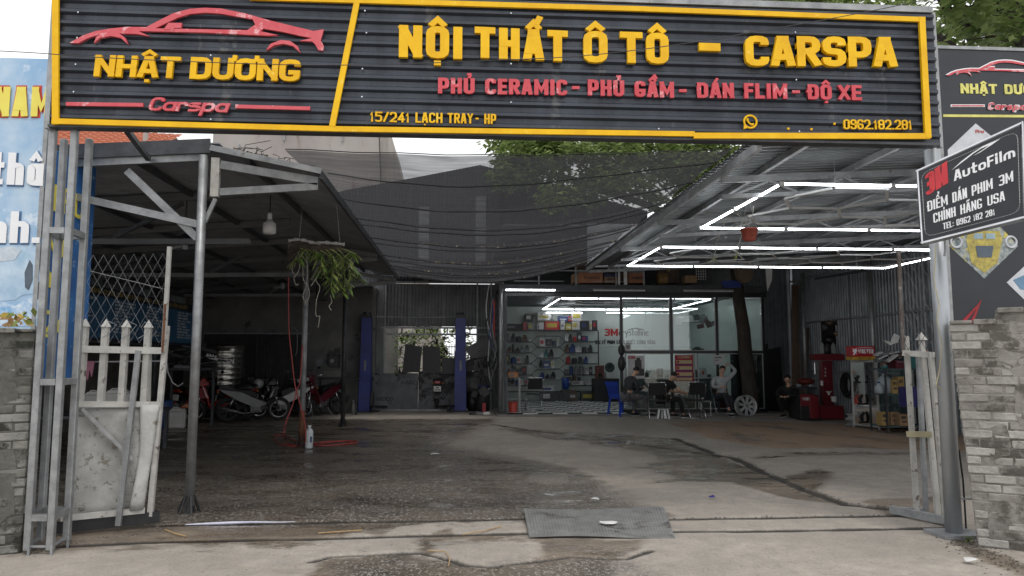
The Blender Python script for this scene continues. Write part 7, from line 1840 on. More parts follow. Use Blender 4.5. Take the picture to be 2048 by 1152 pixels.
mat('orchid_leaf', (.17, .27, .06), (.10, .17, .04), rough=.38, scale=12); mat('orchid_leaf_pale', (.36, .42, .13), (.24, .29, .08), rough=.42, scale=12)
stems = [[(600, 497), (622, 502), (640, 515)], [(622, 498), (642, 512), (640, 545)], [(640, 500), (660, 515), (664, 545), (658, 560)], [(650, 498), (668, 520), (664, 560), (662, 575)], [(660, 498), (690, 520), (700, 550), (697, 582)],
         [(665, 497), (685, 525), (690, 560), (687, 585)], [(675, 497), (705, 530), (710, 552), (719, 556)], [(680, 496), (700, 503), (712, 508)], [(655, 500), (676, 530), (676, 560), (679, 578)], [(630, 500), (650, 530), (652, 548)], [(610, 500), (600, 515), (590, 520)]]
for st in stems:
    P_ = smooth([P(a, b_, HY - .02 + uni(-.06, .03)) for a, b_ in st], 6); t = MB(); t.tube(P_, .005, 5); sm_ = t.build('stem', 'orchid_leaf_pale', hp, True)
    for i in range(2, len(P_), 1):
        if rnd() < .12: continue
        for sd in (1, -1):
            t = MB(); L = uni(.08, .16); blade(t, P_[i], (sd * uni(.35, 1.0), uni(-.6, .3), -uni(.2, .9)), L, uni(.015, .024), uni(.02, .06)); t.build('leaf', lm_[rnd() < .4], sm_)
for a, b_ in ((598, 481), (680, 487)):
    c = P(a, b_, HY); t = MB(); t.tube([c, Vector((c.x + (.03 if a < 620 else -.05), c.y, 3.40))], .0025, 4); t.build('hanging_wire', 'galv_dull', hp)
# red pot with drooping shoots
PY = 8.6; pp = thing('hanging_pot', 'small red clay pot with drooping bare shoots hanging before the lamps', 'plant pot', tuple(P(1500, 470, PY))); c = P(1499, 482, PY)
t = MB(); t.lathe([(.055, 0), (.078, .02), (.098, .13), (.105, .13), (.105, .15), (.09, .15), (.07, .05)], 20, c, capends=False); t.cyl(c, c + Z * .01, .056, 20); t.build('pot', mat('clay_red', (.33, .07, .045), (.26, .05, .035), rough=.6), pp, True)
t = MB(); t.cyl(c + Vector((0, -.083, .055)), c + Vector((0, -.088, .055)), .009, 8); t.build('drain_hole', 'ink_black', pp)
for pts in (((1484, 457), (1462, 440), (1452, 437), (1445, 455), (1435, 480), (1430, 505), (1428, 520)), ((1490, 457), (1484, 470), (1477, 490), (1474, 505)), ((1486, 456), (1482, 436), (1470, 425)), ((1490, 455), (1494, 432), (1505, 428), (1507, 412)), ((1474, 505), (1480, 512), (1488, 520)), ((1497, 456), (1500, 440), (1506, 430))):
    t = MB(); t.tube(smooth([P(a, b_, PY) for a, b_ in pts], 4), .0045, 5); t.build('shoot', 'root_pale', pp, True)
for (a, b_), d in (((1430, 512), (-.5, 0, -.8)), ((1430, 512), (.35, 0, -.9)), ((1428, 518), (-.9, -.2, -.5)), ((1474, 505), (-.7, 0, -.6)), ((1474, 508), (-.3, -.1, -.9)), ((1476, 508), (-.9, 0, -.8))):
    t = MB(); blade(t, P(a, b_, PY), d, .085, .010, .02); t.build('leaf', mat('leaf_lemon', (.38, .42, .08), (.3, .34, .06)), pp)
for s_ in (-1, 1):
    t = MB(); t.tube([c + Vector((s_ * .09, 0, .15)), c + Vector((0, 0, .55)), c + Vector((0, 0, .75))], .002, 4); t.build('hanging_wire', 'galv_dull', pp)

# ================================================================== RIGHT SIDE: TYRE MACHINE, CABINET, SHELVES
mat('machine_red', (.20, .018, .026), (.14, .012, .018), rough=.35, coat=.3, scale=4, spot=(.06, .02, .02), sscale=6, sthr=.63)
tc_ = thing('tyre_changer', 'red tyre changing machine with a tall column and round turntable', 'tyre machine', (9.3, 18.4, 0))
MY = 18.3
def M2(a, b_, Y=MY): return P(a, b_, Y)
t = MB(); A, B = M2(1602, 838), M2(1638, 790); t.b2((A.x, MY, 0.02), (B.x + .0, MY + .7, B.z)); t.build('cabinet', 'black_steel', tc_, bevel=.02)
t = MB(); t.b2((A.x - .005, MY - .03, B.z - .28), (A.x + .36, MY - .002, B.z + .02)); t.build('front_panel', 'machine_red', tc_, bevel=.005)
textpart('WERT', (A.x + .04, MY - .032, B.z - .13), XA, Z, -YA, .07, .20, .016, 'plastic_white', tc_, .004)
t = MB(); A, B = M2(1619, 838), M2(1634, 790); t.b2((A.x, MY - .08, .03), (B.x, MY + .6, B.z - .02)); t.build('side_cover', 'machine_red', tc_, bevel=.01)
t = MB(); A, B = M2(1641, 836), M2(1690, 812); t.b2((A.x, MY + .05, .02), (B.x, MY + .7, B.z)); t.build('rear_body', 'machine_red', tc_, bevel=.02)
c = M2(1622, 778); c.y += .35; t = MB(); t.lathe([(.30, 0), (.31, .03), (.20, .05), (.06, .06)], 24, c); t.build('turntable', 'dark_steel', tc_)
for k in range(4):
    a = k * PI / 2 + .4; t = MB(); t.box(c + Vector((.2 * math.cos(a), .2 * math.sin(a), .08)), (.10, .07, .06), Matrix.Rotation(a, 3, 'Z')); t.build('jaw', 'galv_dull', tc_)
t = MB(); A, B = M2(1665, 812), M2(1682, 722); t.b2((A.x, MY + .45, A.z), (B.x, MY + .65, B.z)); t.build('column', 'machine_red', tc_, bevel=.012)
t = MB(); A, B = M2(1641, 721), M2(1703, 708); t.b2((A.x, MY + .35, A.z), (B.x, MY + .6, B.z)); t.build('arm', 'machine_red', tc_, bevel=.012)
t = MB(); A = M2(1646, 735); t.cyl((A.x, MY + .45, A.z - .18), (A.x, MY + .45, A.z + .12), .03, 10); t.build('tool_shaft', 'chrome', tc_)
for k, c_ in enumerate('010'):
    t = MB(); q = M2(1668, 738 + k * 7); t.box((q.x, MY + .447, q.z), (.035, .004, .05)); t.build('scale_mark', 'goods_white', tc_)
t = MB(); A, B = M2(1660, 800), M2(1645, 758); 
for k in range(3):
    t = MB(); q = M2(1605 + k * 12, 842); t.bar((q.x, MY - .12, .05), (q.x + .02, MY - .28, .04), .05, .03); t.build('foot_pedal', 'black_steel', tc_)
t = MB(); A = M2(1604, 775); t.lathe([(.12, 0), (.20, .05), (.22, .12), (.12, .16)], 16, (A.x + .25, MY + .3, c.z + .10)); t.build('red_basin', mat('basin_red', (.16, .02, .02)), label='dull red basin resting on the tyre machine turntable', cat='basin')
can_ = thing('white_can', 'white can standing on the tyre machine turntable edge', 'can', tuple(M2(1644, 770))); q = M2(1644, 771); t = MB(); t.cyl(q, q + Z * .12, .035, 10); t.build('body', 'plastic_white', can_)
cupp = thing('white_bucket', 'small white bucket hanging on the side of the tyre machine', 'bucket', tuple(M2(1665, 803))); q = M2(1665, 803); q.y -= .08; t = MB(); t.lathe([(.055, 0), (.075, .13), (.06, .13)], 14, q); t.build('body', 'plastic_white', cupp)
q = M2(1654, 790); q.y -= .1; fu = MB(); fu.lathe([(.02, 0), (.03, .05), (.08, .10)], 12, q, capends=False); fu.build('funnel', 'plastic_white', label='grey funnel beside the white bucket on the tyre machine', cat='funnel')
# wheel held at the machine
wt = thing('loose_tyre', 'dark tyre standing against the tyre machine column', 'tyre', (9.9, 18.4, 0)); q = P(1697, 770, 18.7); t = MB(); t.torus((q.x, q.y, q.z), .26, .09, 'x', 28, 10); t.build('tread', 'rubber', wt, True); 
t = MB(); t.torus((q.x - .05, q.y, q.z), .34, .012, 'x', 28, 6); t.build('bead', 'galv_dull', wt, True)
# two rims lying on the floor
for k, (z_, lab) in enumerate(((.0, 'lower grey steel rim lying on the floor beside the glass cabinet'), (.14, 'upper pale steel rim lying on top of the other one'))):
    q = G(1710, 851); rm = thing('wheel_rim', lab, 'rim', (q.x, q.y, z_)); t = MB(); t.lathe([(.19, 0), (.22, .0), (.22, .02), (.17, .04), (.17, .09), (.22, .11), (.22, .13), (.19, .13), (.15, .06)], 24, (q.x + k * .03, q.y, z_), capends=False); t.build('rim', 'galv' if k == 0 else 'sheet_pale', rm, True)
# rack of hanging hats and belts
rk = thing('wall_rack', 'black rack hung with lamps, hats and cables above the tyre machine', 'rack', tuple(P(1675, 680, 19.2)))
A, B = P(1646, 710, 19.4), P(1708, 643, 19.4); t = MB(); t.b2((A.x, 19.4, A.z), (B.x, 19.45, B.z)); t.build('back_board', 'black_plastic', rk)
random.seed(77)
for k, (a, b_, w_, h_, m_) in enumerate(((1660, 646, .16, .12, 'goods_brown'), (1676, 645, .14, .14, 'goods_dark'), (1650, 655, .14, .2, 'goods_dark'), (1677, 667, .18, .10, 'tan'), (1695, 672, .12, .3, 'goods_grey'), (1700, 655, .1, .3, 'black_plastic'), (1661, 680, .2, .2, 'black_plastic'), (1690, 690, .2, .3, 'black_plastic'), (1655, 700, .12, .3, 'goods_dark'))):
    mat('tan', (.30, .20, .12)); q = P(a, b_, 19.3); t = MB(); t.ball(q, (w_ * .8, .1, h_ * .6), 10, 7); t.build('hanging_item', m_, rk, True)
t = MB(); t.tube(smooth([P(a, b_, 19.2) for a, b_ in ((1697, 690), (1688, 672), (1695, 662), (1704, 672), (1706, 700), (1702, 720))]), .014, 6); t.build('looped_cable', 'galv_dull', rk)
for a, h_, lab in ((1662, .32, 'white spray bottle standing on the tyre machine arm, left one'), (1686, .30, 'white spray bottle standing on the tyre machine arm, right one')):
    q = M2(a, 707); q.y = MY + .47; bottle(lab, q, .06, h_, mat('bottle_dull', (.30, .31, .31)), 'goods_dark')

# glass cabinet
CY = 15.8; gcb = thing('glass_cabinet', 'white framed glass cabinet on the right under the red sign box', 'cabinet', (9.3, CY, 0))
cA, cB = G(1706, 851), G(1757, 858); cC = G(1812, 856) ; top_z = 1.48
cA = Vector((9.06, 16.5, 0)); cB = Vector((9.12, 15.75, 0)); cD = Vector((9.95, 15.75, 0)); cE = Vector((9.95, 16.5, 0))
cA = Vector((PX(1706, 800, 9.0).x, 16.45, 0)); cA.x = P(1706, 800, 16.45).x; cB.x = P(1756, 800, 15.75).x
mat('cab_white', (.52, .53, .52), (.42, .43, .42), rough=.45)
for p, q in ((cA, cB), (cB, cD), (cD, cE), (cE, cA)):
    for z in (.06, top_z): t = MB(); t.bar(p + Z * z, q + Z * z, .03, .035); t.build('frame_bar', 'cab_white', gcb)
for p in (cA, cB, cD, cE): t = MB(); t.bar(p + Z * .0, p + Z * (top_z + .018), .036, .036); t.build('corner_post', 'cab_white', gcb)
t = MB(); t.prism3([cA + Z * (top_z + .02), cB + Z * (top_z + .02), cD + Z * (top_z + .02), cE + Z * (top_z + .02)], (0, 0, .012)); t.build('top_board', 'cab_white', gcb)
t = MB(); t.prism3([cE + Vector((-.02, -.02, .08)), cD + Vector((-.02, .02, .08)), cD + Vector((-.02, .02, top_z - .02)), cE + Vector((-.02, -.02, top_z - .02))], (-.01, 0, 0)); t.build('back_board', 'cab_white', gcb)
cg = seethrough('cabinet_glass', (.74, .84, .84), .06, rough=.03, gloss=(1, 1, 1))
for p, q in ((cA, cB), (cB, cD)):
    d = (q - p).normalized() * .02; nn = Vector((d.y, -d.x, 0)).normalized() * .004
    t = MB(); t.prism3([p + d + Z * .085, q - d + Z * .085, q - d + Z * (top_z - .025), p + d + Z * (top_z - .025)], nn); t.build('glass_side', cg, gcb)
for z in (.10, .50, .98):
    t = MB(); t.prism3([cA + Vector((.03, -.03, z)), cB + Vector((.03, .03, z)), cD + Vector((-.04, .03, z)), cE + Vector((-.04, -.03, z))], (0, 0, .015)); t.build('shelf_board', 'cab_white', gcb)
def inside(px_, z, Y, kind, lab, w_=.16, h_=.2, m_='goods_dark', txt=None):
    x = P(px_, 760, Y).x; root = thing(kind, lab, {'carton': 'box', 'jug': 'jug', 'mount': 'gadget', 'crate': 'crate', 'bag': 'bag'}[kind], (x, Y, z))
    if kind == 'jug':
        t = MB(); t.lathe([(w_ * .8, 0), (w_, .03), (w_, h_ * .65), (w_ * .5, h_ * .85), (w_ * .3, h_ * .88), (w_ * .3, h_)], 16, (x, Y, z)); t.build('body', m_, root, True); t = MB(); t.cyl((x, Y, z + h_), (x, Y, z + h_ + .03), w_ * .35, 12); t.build('cap', 'goods_blue', root)
    elif kind == 'mount':
        t = MB(); t.box((x, Y, z + .02), (.12, .1, .04)); t.build('foot', 'black_plastic', root); t = MB(); t.tube([(x, Y, z + .04), (x - .02, Y, z + h_ * .6), (x + .05, Y, z + h_)], [.035, .05, .03], 8); t.build('holder', 'black_plastic', root)
    else:
        t = MB(); t.box((x, Y, z + h_ / 2), (w_, .2, h_)); t.build('body', m_, root, bevel=.005)
        t = MB(); t.b2((x - w_ * .25, Y - .106, z + h_ * .30), (x + w_ * .3, Y - .1015, z + h_ * .42)); t.build('print_bar', 'goods_dark', root)
        if txt: textpart(txt, (x - w_ * .35, Y - .103, z + h_ * .62), XA, Z, -YA, h_ * .22, w_ * .6, .014, 'goods_dark', root, .003, step=.001)
    return root
inside(1714, .995, 16.1, 'mount', 'black phone holder on the top shelf of the glass cabinet', h_=.16)
inside(1719, .515, 16.1, 'mount', 'black gadget standing on the middle shelf of the glass cabinet', h_=.22); inside(1721, .115, 16.1, 'mount', 'black figure like gadget on the lower shelf of the glass cabinet', h_=.24)
inside(1735, .515, 16.1, 'mount', 'small dark holder right on the middle shelf of the glass cabinet', h_=.12)
# open shelf unit to the right of the cabinet
su = thing('shelf_unit', 'open green edged shelf unit with jugs and cartons right of the glass cabinet', 'shelf', (9.9, 15.1, 0))
sx_0, sx_1 = P(1760, 800, 15.2).x, P(1845, 800, 15.2).x
for z in (.12, .78, 1.30): t = MB(); t.b2((sx_0, 14.95, z), (sx_1, 15.6, z + .03)); t.build('shelf_board', mat('shelf_green', (.07, .12, .12)), su)
for x in (sx_0, sx_1):
    for y in (14.96, 15.58): t = MB(); t.bar((x, y, 0), (x, y, 1.31), .035); t.build('upright', 'dark_steel', su)
inside(1769, .811, 15.2, 'jug', 'large milky jug with a blue cap on the middle of the open shelf', .15, .42, mat('jug_milky', (.36, .41, .44), (.3, .34, .37), rough=.3))
inside(1757, .811, 15.05, 'jug', 'clear jug beside the milky one on the open shelf', .09, .22, 'jug_milky')
mat('carton_yellow', (.42, .29, .11), (.36, .24, .09), rough=.7)
inside(1784, .811, 15.1, 'carton', 'upright yellow carton with dark print on the middle shelf, left one', .13, .29, 'carton_yellow', 'AWE'); inside(1797, .811, 15.15, 'carton', 'upright yellow carton with dark print on the middle shelf, right one', .13, .35, 'carton_yellow', 'AT')
inside(1762, .151, 15.1, 'carton', 'yellow printed carton at the left of the bottom shelf', .17, .28, 'carton_yellow', 'MEE'); inside(1781, .151, 15.2, 'carton', 'brown printed carton in the middle of the bottom shelf', .20, .27, 'cardboard', 'AL'); inside(1799, .151, 15.0, 'carton', 'brown printed carton at the right of the bottom shelf', .18, .24, 'cardboard', 'MOT')
random.seed(9)
hp2 = thing('shelf_clutter', 'heap of packets, rolls and cables on top of the open shelf', 'clutter', ((sx_0 + sx_1) / 2, 15.2, 1.33))
for k in range(34):
    x = uni(sx_0 + .05, sx_1 - .05); z = 1.36 + rnd() * .3; t = MB()
    if k % 3 == 0: t.box((x, 15.2 + uni(-.2, .2), z), (uni(.1, .3), .15, uni(.02, .1)), Matrix.Rotation(uni(-.6, .6), 3, 'Y'))
    elif k % 3 == 1: t.ball((x, 15.2 + uni(-.2, .2), z), (uni(.05, .12), .08, uni(.04, .08)), 8, 5)
    else: t.tube([(x - .15, 15.1, z), (x, 15.0, z + uni(.02, .12)), (x + .15, 15.15, z)], .012, 5)
    t.build('clutter_piece', random.choice(['goods_dark', 'goods_grey', 'goods_white', 'black_plastic', 'goods_brown', 'goods_teal', 'goods_dark', 'tan', 'goods_red']), hp2)
t = MB(); t.prism3([P(a, b_, 15.0) for a, b_ in ((1766, 680), (1783, 684), (1790, 667), (1800, 672), (1796, 685), (1780, 690))], (0, .05, 0)); t.build('open_flap', 'paper_bit', hp2)
t = MB(); t.b2((P(1812, 700, 14.9).x, 14.95, 1.34), (P(1850, 700, 14.9).x, 15.3, 1.6)); t.build('teal_box', 'goods_teal', label='teal crate on top of the open shelf behind the right gate', cat='crate')
t = MB(); a_, b2_ = P(1815, 800, 14.7), P(1860, 800, 14.7); t.b2((a_.x, 14.7, .55), (b2_.x, 15.0, .95)); t.build('violet_crate', mat('crate_violet', (.06, .05, .22)), label='dark violet plastic crate behind the right gate pickets', cat='crate')
t = MB(); t.b2((P(1775, 720, 15.3).x, 15.0, 1.331), (P(1800, 720, 15.3).x, 15.4, 1.50)); t.build('maroon_basket', mat('basket_maroon', (.14, .015, .03)), label='maroon basket on top of the open shelf next to the sign box', cat='basket')
# red sign box on the cabinet
wx0, wx1, wz0, wz1 = P(1703, 700, 15.95).x, P(1750, 700, 15.95).x, top_z + .035, P(1703, 692, 15.95).z
wv = thing('sign_box', 'red sign box with a white winged emblem and letters on the glass cabinet', 'sign', ((wx0 + wx1) / 2, 16.0, wz0))
t = MB(); t.b2((wx0, 15.95, wz0 + .07), (wx1, 16.2, wz1)); t.build('case', mat('wolver_red', (.45, .02, .03), (.38, .015, .025), rough=.35), wv, bevel=.006)
t = MB(); t.b2((wx0, 15.945, wz0), (wx1, 16.2, wz0 + .068)); t.build('yellow_band', mat('band_yellow', (.6, .36, .03)), wv)
W_ = wx1 - wx0; textpart('WOLVER', (wx0 + W_ * .27, 15.948, wz0 + .14), XA, Z, -YA, .10, W_ * .66, .025, 'ink_white', wv, .004, each=True)
t = MB(); t.b2((wx0 + W_ * .3, 15.944, wz0 + .265), (wx0 + W_ * .9, 15.949, wz0 + .275)); t.build('thin_line', 'ink_white', wv)
textpart('QUALITY OIL', (wx0 + W_ * .2, 15.943, wz0 + .02), XA, Z, -YA, .03, W_ * .6, .007, 'goods_dark', wv, .003)
ex, ez = wx0 + W_ * .13, wz0 + .18
t = MB(); t.prism([(ex - .05, ez - .07), (ex - .02, ez - .02), (ex - .06, ez + .02), (ex - .03, ez + .03), (ex - .05, ez + .08), (ex, ez + .05), (ex + .05, ez + .09), (ex + .04, ez + .04), (ex + .07, ez + .02), (ex + .03, ez - .01), (ex + .06, ez - .06), (ex + .01, ez - .03), (ex - .01, ez - .08)], .004, (0, 15.948, 0), XA, Z); t.build('emblem', 'ink_white', wv)
# leaning boards
for a0, b0, a1, b1, Y, w_, lab, m_ in ((1590, 570, 1590, 790, 20.6, .22, 'tall brown plank leaning by the right wall behind the squatting man', 'plank_brown'), (1612, 655, 1606, 800, 20.3, .18, 'shorter brown plank leaning next to the tall one', 'plank_brown')):
    mat('plank_brown', (.17, .11, .075), (.12, .08, .055), rough=.8, scale=3, stretch=(6, 6, .5)); A, B = P(a0, b0, Y + .5), P(a1, b1, Y); B.z = 0; t = MB(); t.bar(B, A, w_, .03, (0, 1, 0)); t.build('plank', m_, label=lab, cat='plank')
t = MB(); q = P(1590, 700, 21.3); t.prism3([(q.x - 1.0, 21.5, 0), (q.x - .3, 21.5, 0), (q.x - .35, 21.5, 1.9), (q.x - .95, 21.5, 1.8)], (0, .1, 0)); t.build('dark_curtain', 'black_plastic', label='black sheet hanging behind the squatting man', cat='sheet')
# alloy wheel leaning in front of the trunk
AW = G(1493, 833); aw = thing('alloy_wheel', 'silver alloy wheel rim leaning against the tree trunk', 'wheel', (0, 0, 0)); r0 = .285
t = MB(); t.lathe([(r0, -.10), (r0 * .93, -.09), (r0 * .90, 0), (r0 * .93, .09), (r0, .10), (r0 * .97, .10), (r0 * .86, .03), (r0 * .86, -.06), (r0 * .96, -.10)], 36, (0, 0, 0), 'y', capends=False); t.build('barrel', mat('wheel_silver', (.58, .59, .60), (.45, .46, .47), rough=.35, metal=.3), aw, True)
for k in range(8):
    a = k * PI / 4 + .2; t = MB(); t.prism([(-.022, .04), (.022, .04), (.045, r0 * .92), (.012, r0 * .92), (0, r0 * .5), (-.012, r0 * .92), (-.045, r0 * .92)], .03, (0, -.05, 0), Vector((math.cos(a), 0, -math.sin(a))), Vector((math.sin(a), 0, math.cos(a)))); t.build('spoke', 'wheel_silver', aw)
t = MB(); t.lathe([(.055, -.085), (.05, -.095), (.03, -.08)], 16, (0, 0, 0), 'y'); t.build('hub_cap', 'galv', aw)
t = MB(); t.lathe([(r0 * .88, .02), (r0 * .88, .05)], 30, (0, 0, 0), 'y'); t.build('dark_back', 'black_plastic', aw)
aw.location = (AW.x, AW.y + .05, r0 * .985); aw.rotation_euler = (-.16, 0, .18)
# things right of the lift: hoses, cans by the shop corner post
hk = thing('hose_stand', 'tangle of hoses and sprayers hanging beside the shop corner post', 'hoses', tuple(P(985, 700, 20.9))); random.seed(14)
for k in range(12):
    x0 = uni(978, 996); y0 = uni(560, 690); pts = [P(x0, y0, 20.7 + uni(0, .2)), P(x0 + uni(-6, 6), y0 + 40, 20.7), P(x0 + uni(-8, 8), y0 + 75, 20.7), P(x0 + uni(-6, 8), y0 + 110, 20.7)]
    t = MB(); t.tube(smooth(pts), uni(.01, .02), 6); t.build('hose', random.choice(['hose_red', 'goods_blue', 'goods_grey', 'black_plastic', 'goods_white', 'black_plastic']), hk, True)
t = MB(); t.cyl(P(988, 600, 20.8), P(988, 690, 20.8), .035, 10); t.build('red_pipe', 'hose_red', hk)
for a, b_, w_, h_, m_, lab in ((965, 822, .22, .70, 'goods_dark', 'tall grey metal bin with a blue lid beside the right lift column'), (945, 822, .16, .5, 'black_plastic', 'black drum behind the right lift column'), (958, 806, .1, .55, 'goods_dark', 'dark canister beside the grey metal bin')):
    q = G(a, b_); bb_ = thing('metal_bin', lab, 'bin', tuple(q)); t = MB(); t.lathe([(w_ * .9, 0), (w_, h_ * .5), (w_, h_)], 16, q); t.build('body', m_, bb_, True); t = MB(); t.lathe([(w_ * 1.04, h_), (w_ * 1.04, h_ + .04), (w_ * .5, h_ + .07)], 16, q); t.build('lid', 'goods_blue' if 'blue' in lab else m_, bb_)
q = G(968, 826); t = MB(); t.b2((q.x - .05, q.y - .05, 0), (q.x + .05, q.y + .05, .28)); t.build('red_can', 'goods_red', label='small red can standing before the grey metal bin', cat='can')
t = MB(); q = P(965, 690, 22.0); t.prism3([q + Vector(v) for v in ((-.55, 0, -.1), (.25, 0, .3), (.45, 0, .1), (.35, 0, -.3), (-.3, 0, -.4))], (0, .1, 0)); t.build('grey_sack', mat('sack_grey', (.12, .12, .12)), label='grey sack and clutter piled right of the lift', cat='sack')
t = MB(); random.seed(3)
cp = thing('junk_pile', 'dark pile of machine parts right of the lift column', 'junk', tuple(P(960, 760, 21.8)))
for k in range(24):
    q = P(uni(945, 985), uni(715, 790), uni(21.3, 22.2)); t = MB()
    if k % 2: t.box(q, (uni(.1, .3), .2, uni(.08, .25)), Matrix.Rotation(uni(-.8, .8), 3, 'Y'))
    else: t.tube([q, q + Vector((uni(-.2, .2), 0, uni(-.3, .3)))], uni(.02, .05), 7)
    t.build('part', random.choice(['black_plastic', 'goods_dark', 'black_steel', 'goods_grey', 'goods_dark']), cp)
for k in range(3):
    q = G(945 + k * 14, 830); t = MB(); t.ball((q.x, q.y, .04), (.12, .08, .05), 7, 5); t.build('rag', random.choice(['goods_grey', 'paper_bit', 'goods_dark']), label='%s crumpled rag on the floor before the junk pile' % ('left', 'middle', 'right')[k], cat='rag')
# shop entrance: red bucket, glass display cart
q = G(1025, 822, FZ); q = P(1026, 822, 20.9); q.z = FZ; bk_ = thing('red_bucket', 'red plastic bucket just inside the shop doorway', 'bucket', tuple(q)); t = MB(); t.lathe([(.11, 0), (.14, .28), (.125, .28), (.10, .02)], 16, q, capends=False); t.cyl(q, q + Z * .02, .11, 16); t.build('tub', 'goods_orangered' if 0 else mat('bucket_red', (.50, .06, .04), (.42, .05, .035), rough=.4), bk_, True); t = MB(); t.torus(q + Z * .28, .14, .01, 'z', 18, 6); t.build('rim', 'bucket_red', bk_)
ct = thing('display_cart', 'small wheeled glass cart with a pink box on top inside the shop doorway', 'cart', (P(1026, 790, 21.1).x, 21.1, FZ)); A, B = P(1013, 800, 21.1), P(1039, 755, 21.1)
for x in (A.x, B.x):
    for y in (20.95, 21.35): t = MB(); t.bar((x, y, FZ), (x, y, B.z), .025); t.build('leg', 'galv', ct)
for z in (.45, .75, B.z): t = MB(); t.b2((A.x, 20.95, z - .01), (B.x, 21.35, z + .01)); t.build('shelf', 'goods_grey', ct)
goods((A.x + B.x) / 2, B.z + .012, .28, .14, .2, 'orange', 21.15, 'box', lab='pinkish box on top of the small glass cart', grp='boxes on the cart')
goods((A.x + B.x) / 2, B.z + .16, .22, .2, .2, 'dark', 21.15, 'gadget', lab='dark gadget on top of the pinkish box', grp='boxes on the cart')
goods(A.x + .15, .762, .2, .2, .2, 'dark', 21.15, 'gadget', lab='dark gadget on the middle level of the small cart', grp='boxes on the cart')

# ================================================================== PEOPLE
def skinmesh(nodes, edges, root, name, m, parent, sub=1, mats=None):
    """nodes: {name: (pos, radius)}; grown with a skin modifier, then baked to a mesh"""
    keys = list(nodes); ix = {k: i for i, k in enumerate(keys)}
    me = bpy.data.meshes.new(name); me.from_pydata([tuple(nodes[k][0]) for k in keys], [(ix[a], ix[b_]) for a, b_ in edges], [])
    o = bpy.data.objects.new(name, me); COL.objects.link(o)
    md = o.modifiers.new('skin', 'SKIN'); md.use_smooth_shade = True
    if not me.skin_vertices:
        bmx = bmesh.new(); bmx.from_mesh(me); bmx.verts.layers.skin.verify(); bmx.to_mesh(me); bmx.free()
    for i, k in enumerate(keys):
        r_ = nodes[k][1]; r_ = r_ if isinstance(r_, tuple) else (r_, r_); me.skin_vertices[0].data[i].radius = r_; me.skin_vertices[0].data[i].use_root = (k == root)
    sb = o.modifiers.new('sub', 'SUBSURF'); sb.levels = sub; sb.render_levels = sub
    dg = bpy.context.evaluated_depsgraph_get(); dg.update(); ev = o.evaluated_get(dg); nm = bpy.data.meshes.new_from_object(ev, depsgraph=dg)
    bpy.data.objects.remove(o); bpy.data.meshes.remove(me)
    nm.materials.clear(); nm.materials.append(MATS[m] if isinstance(m, str) else m)
    q = bpy.data.objects.new(name, nm); COL.objects.link(q); q.parent = parent
    for p in nm.polygons: p.use_smooth = True
    return q
mat('skin', (.60, .37, .26), (.52, .31, .21), rough=.55, scale=8)
mat('hair', (.010, .009, .009), (.006, .005, .005), rough=.5)
mat('jacket_dark', (.055, .058, .066), (.02, .021, .024), rough=.85, scale=9, bump=.3)
mat('trousers_grey', (.15, .15, .16), (.10, .10, .105), rough=.9, scale=9, bump=.3)
mat('cloth_black', (.014, .014, .015), (.009, .009, .01), rough=.9, scale=9, bump=.3)
mat('shirt_pale', (.46, .49, .50), (.36, .385, .40), rough=.9, scale=9, bump=.3)
mat('trousers_dark', (.03, .032, .04), (.02, .02, .026), rough=.9, bump=.3)
mat('shoe_black', (.02, .02, .02), rough=.6); mat('sole_white', (.65, .65, .63), rough=.6)
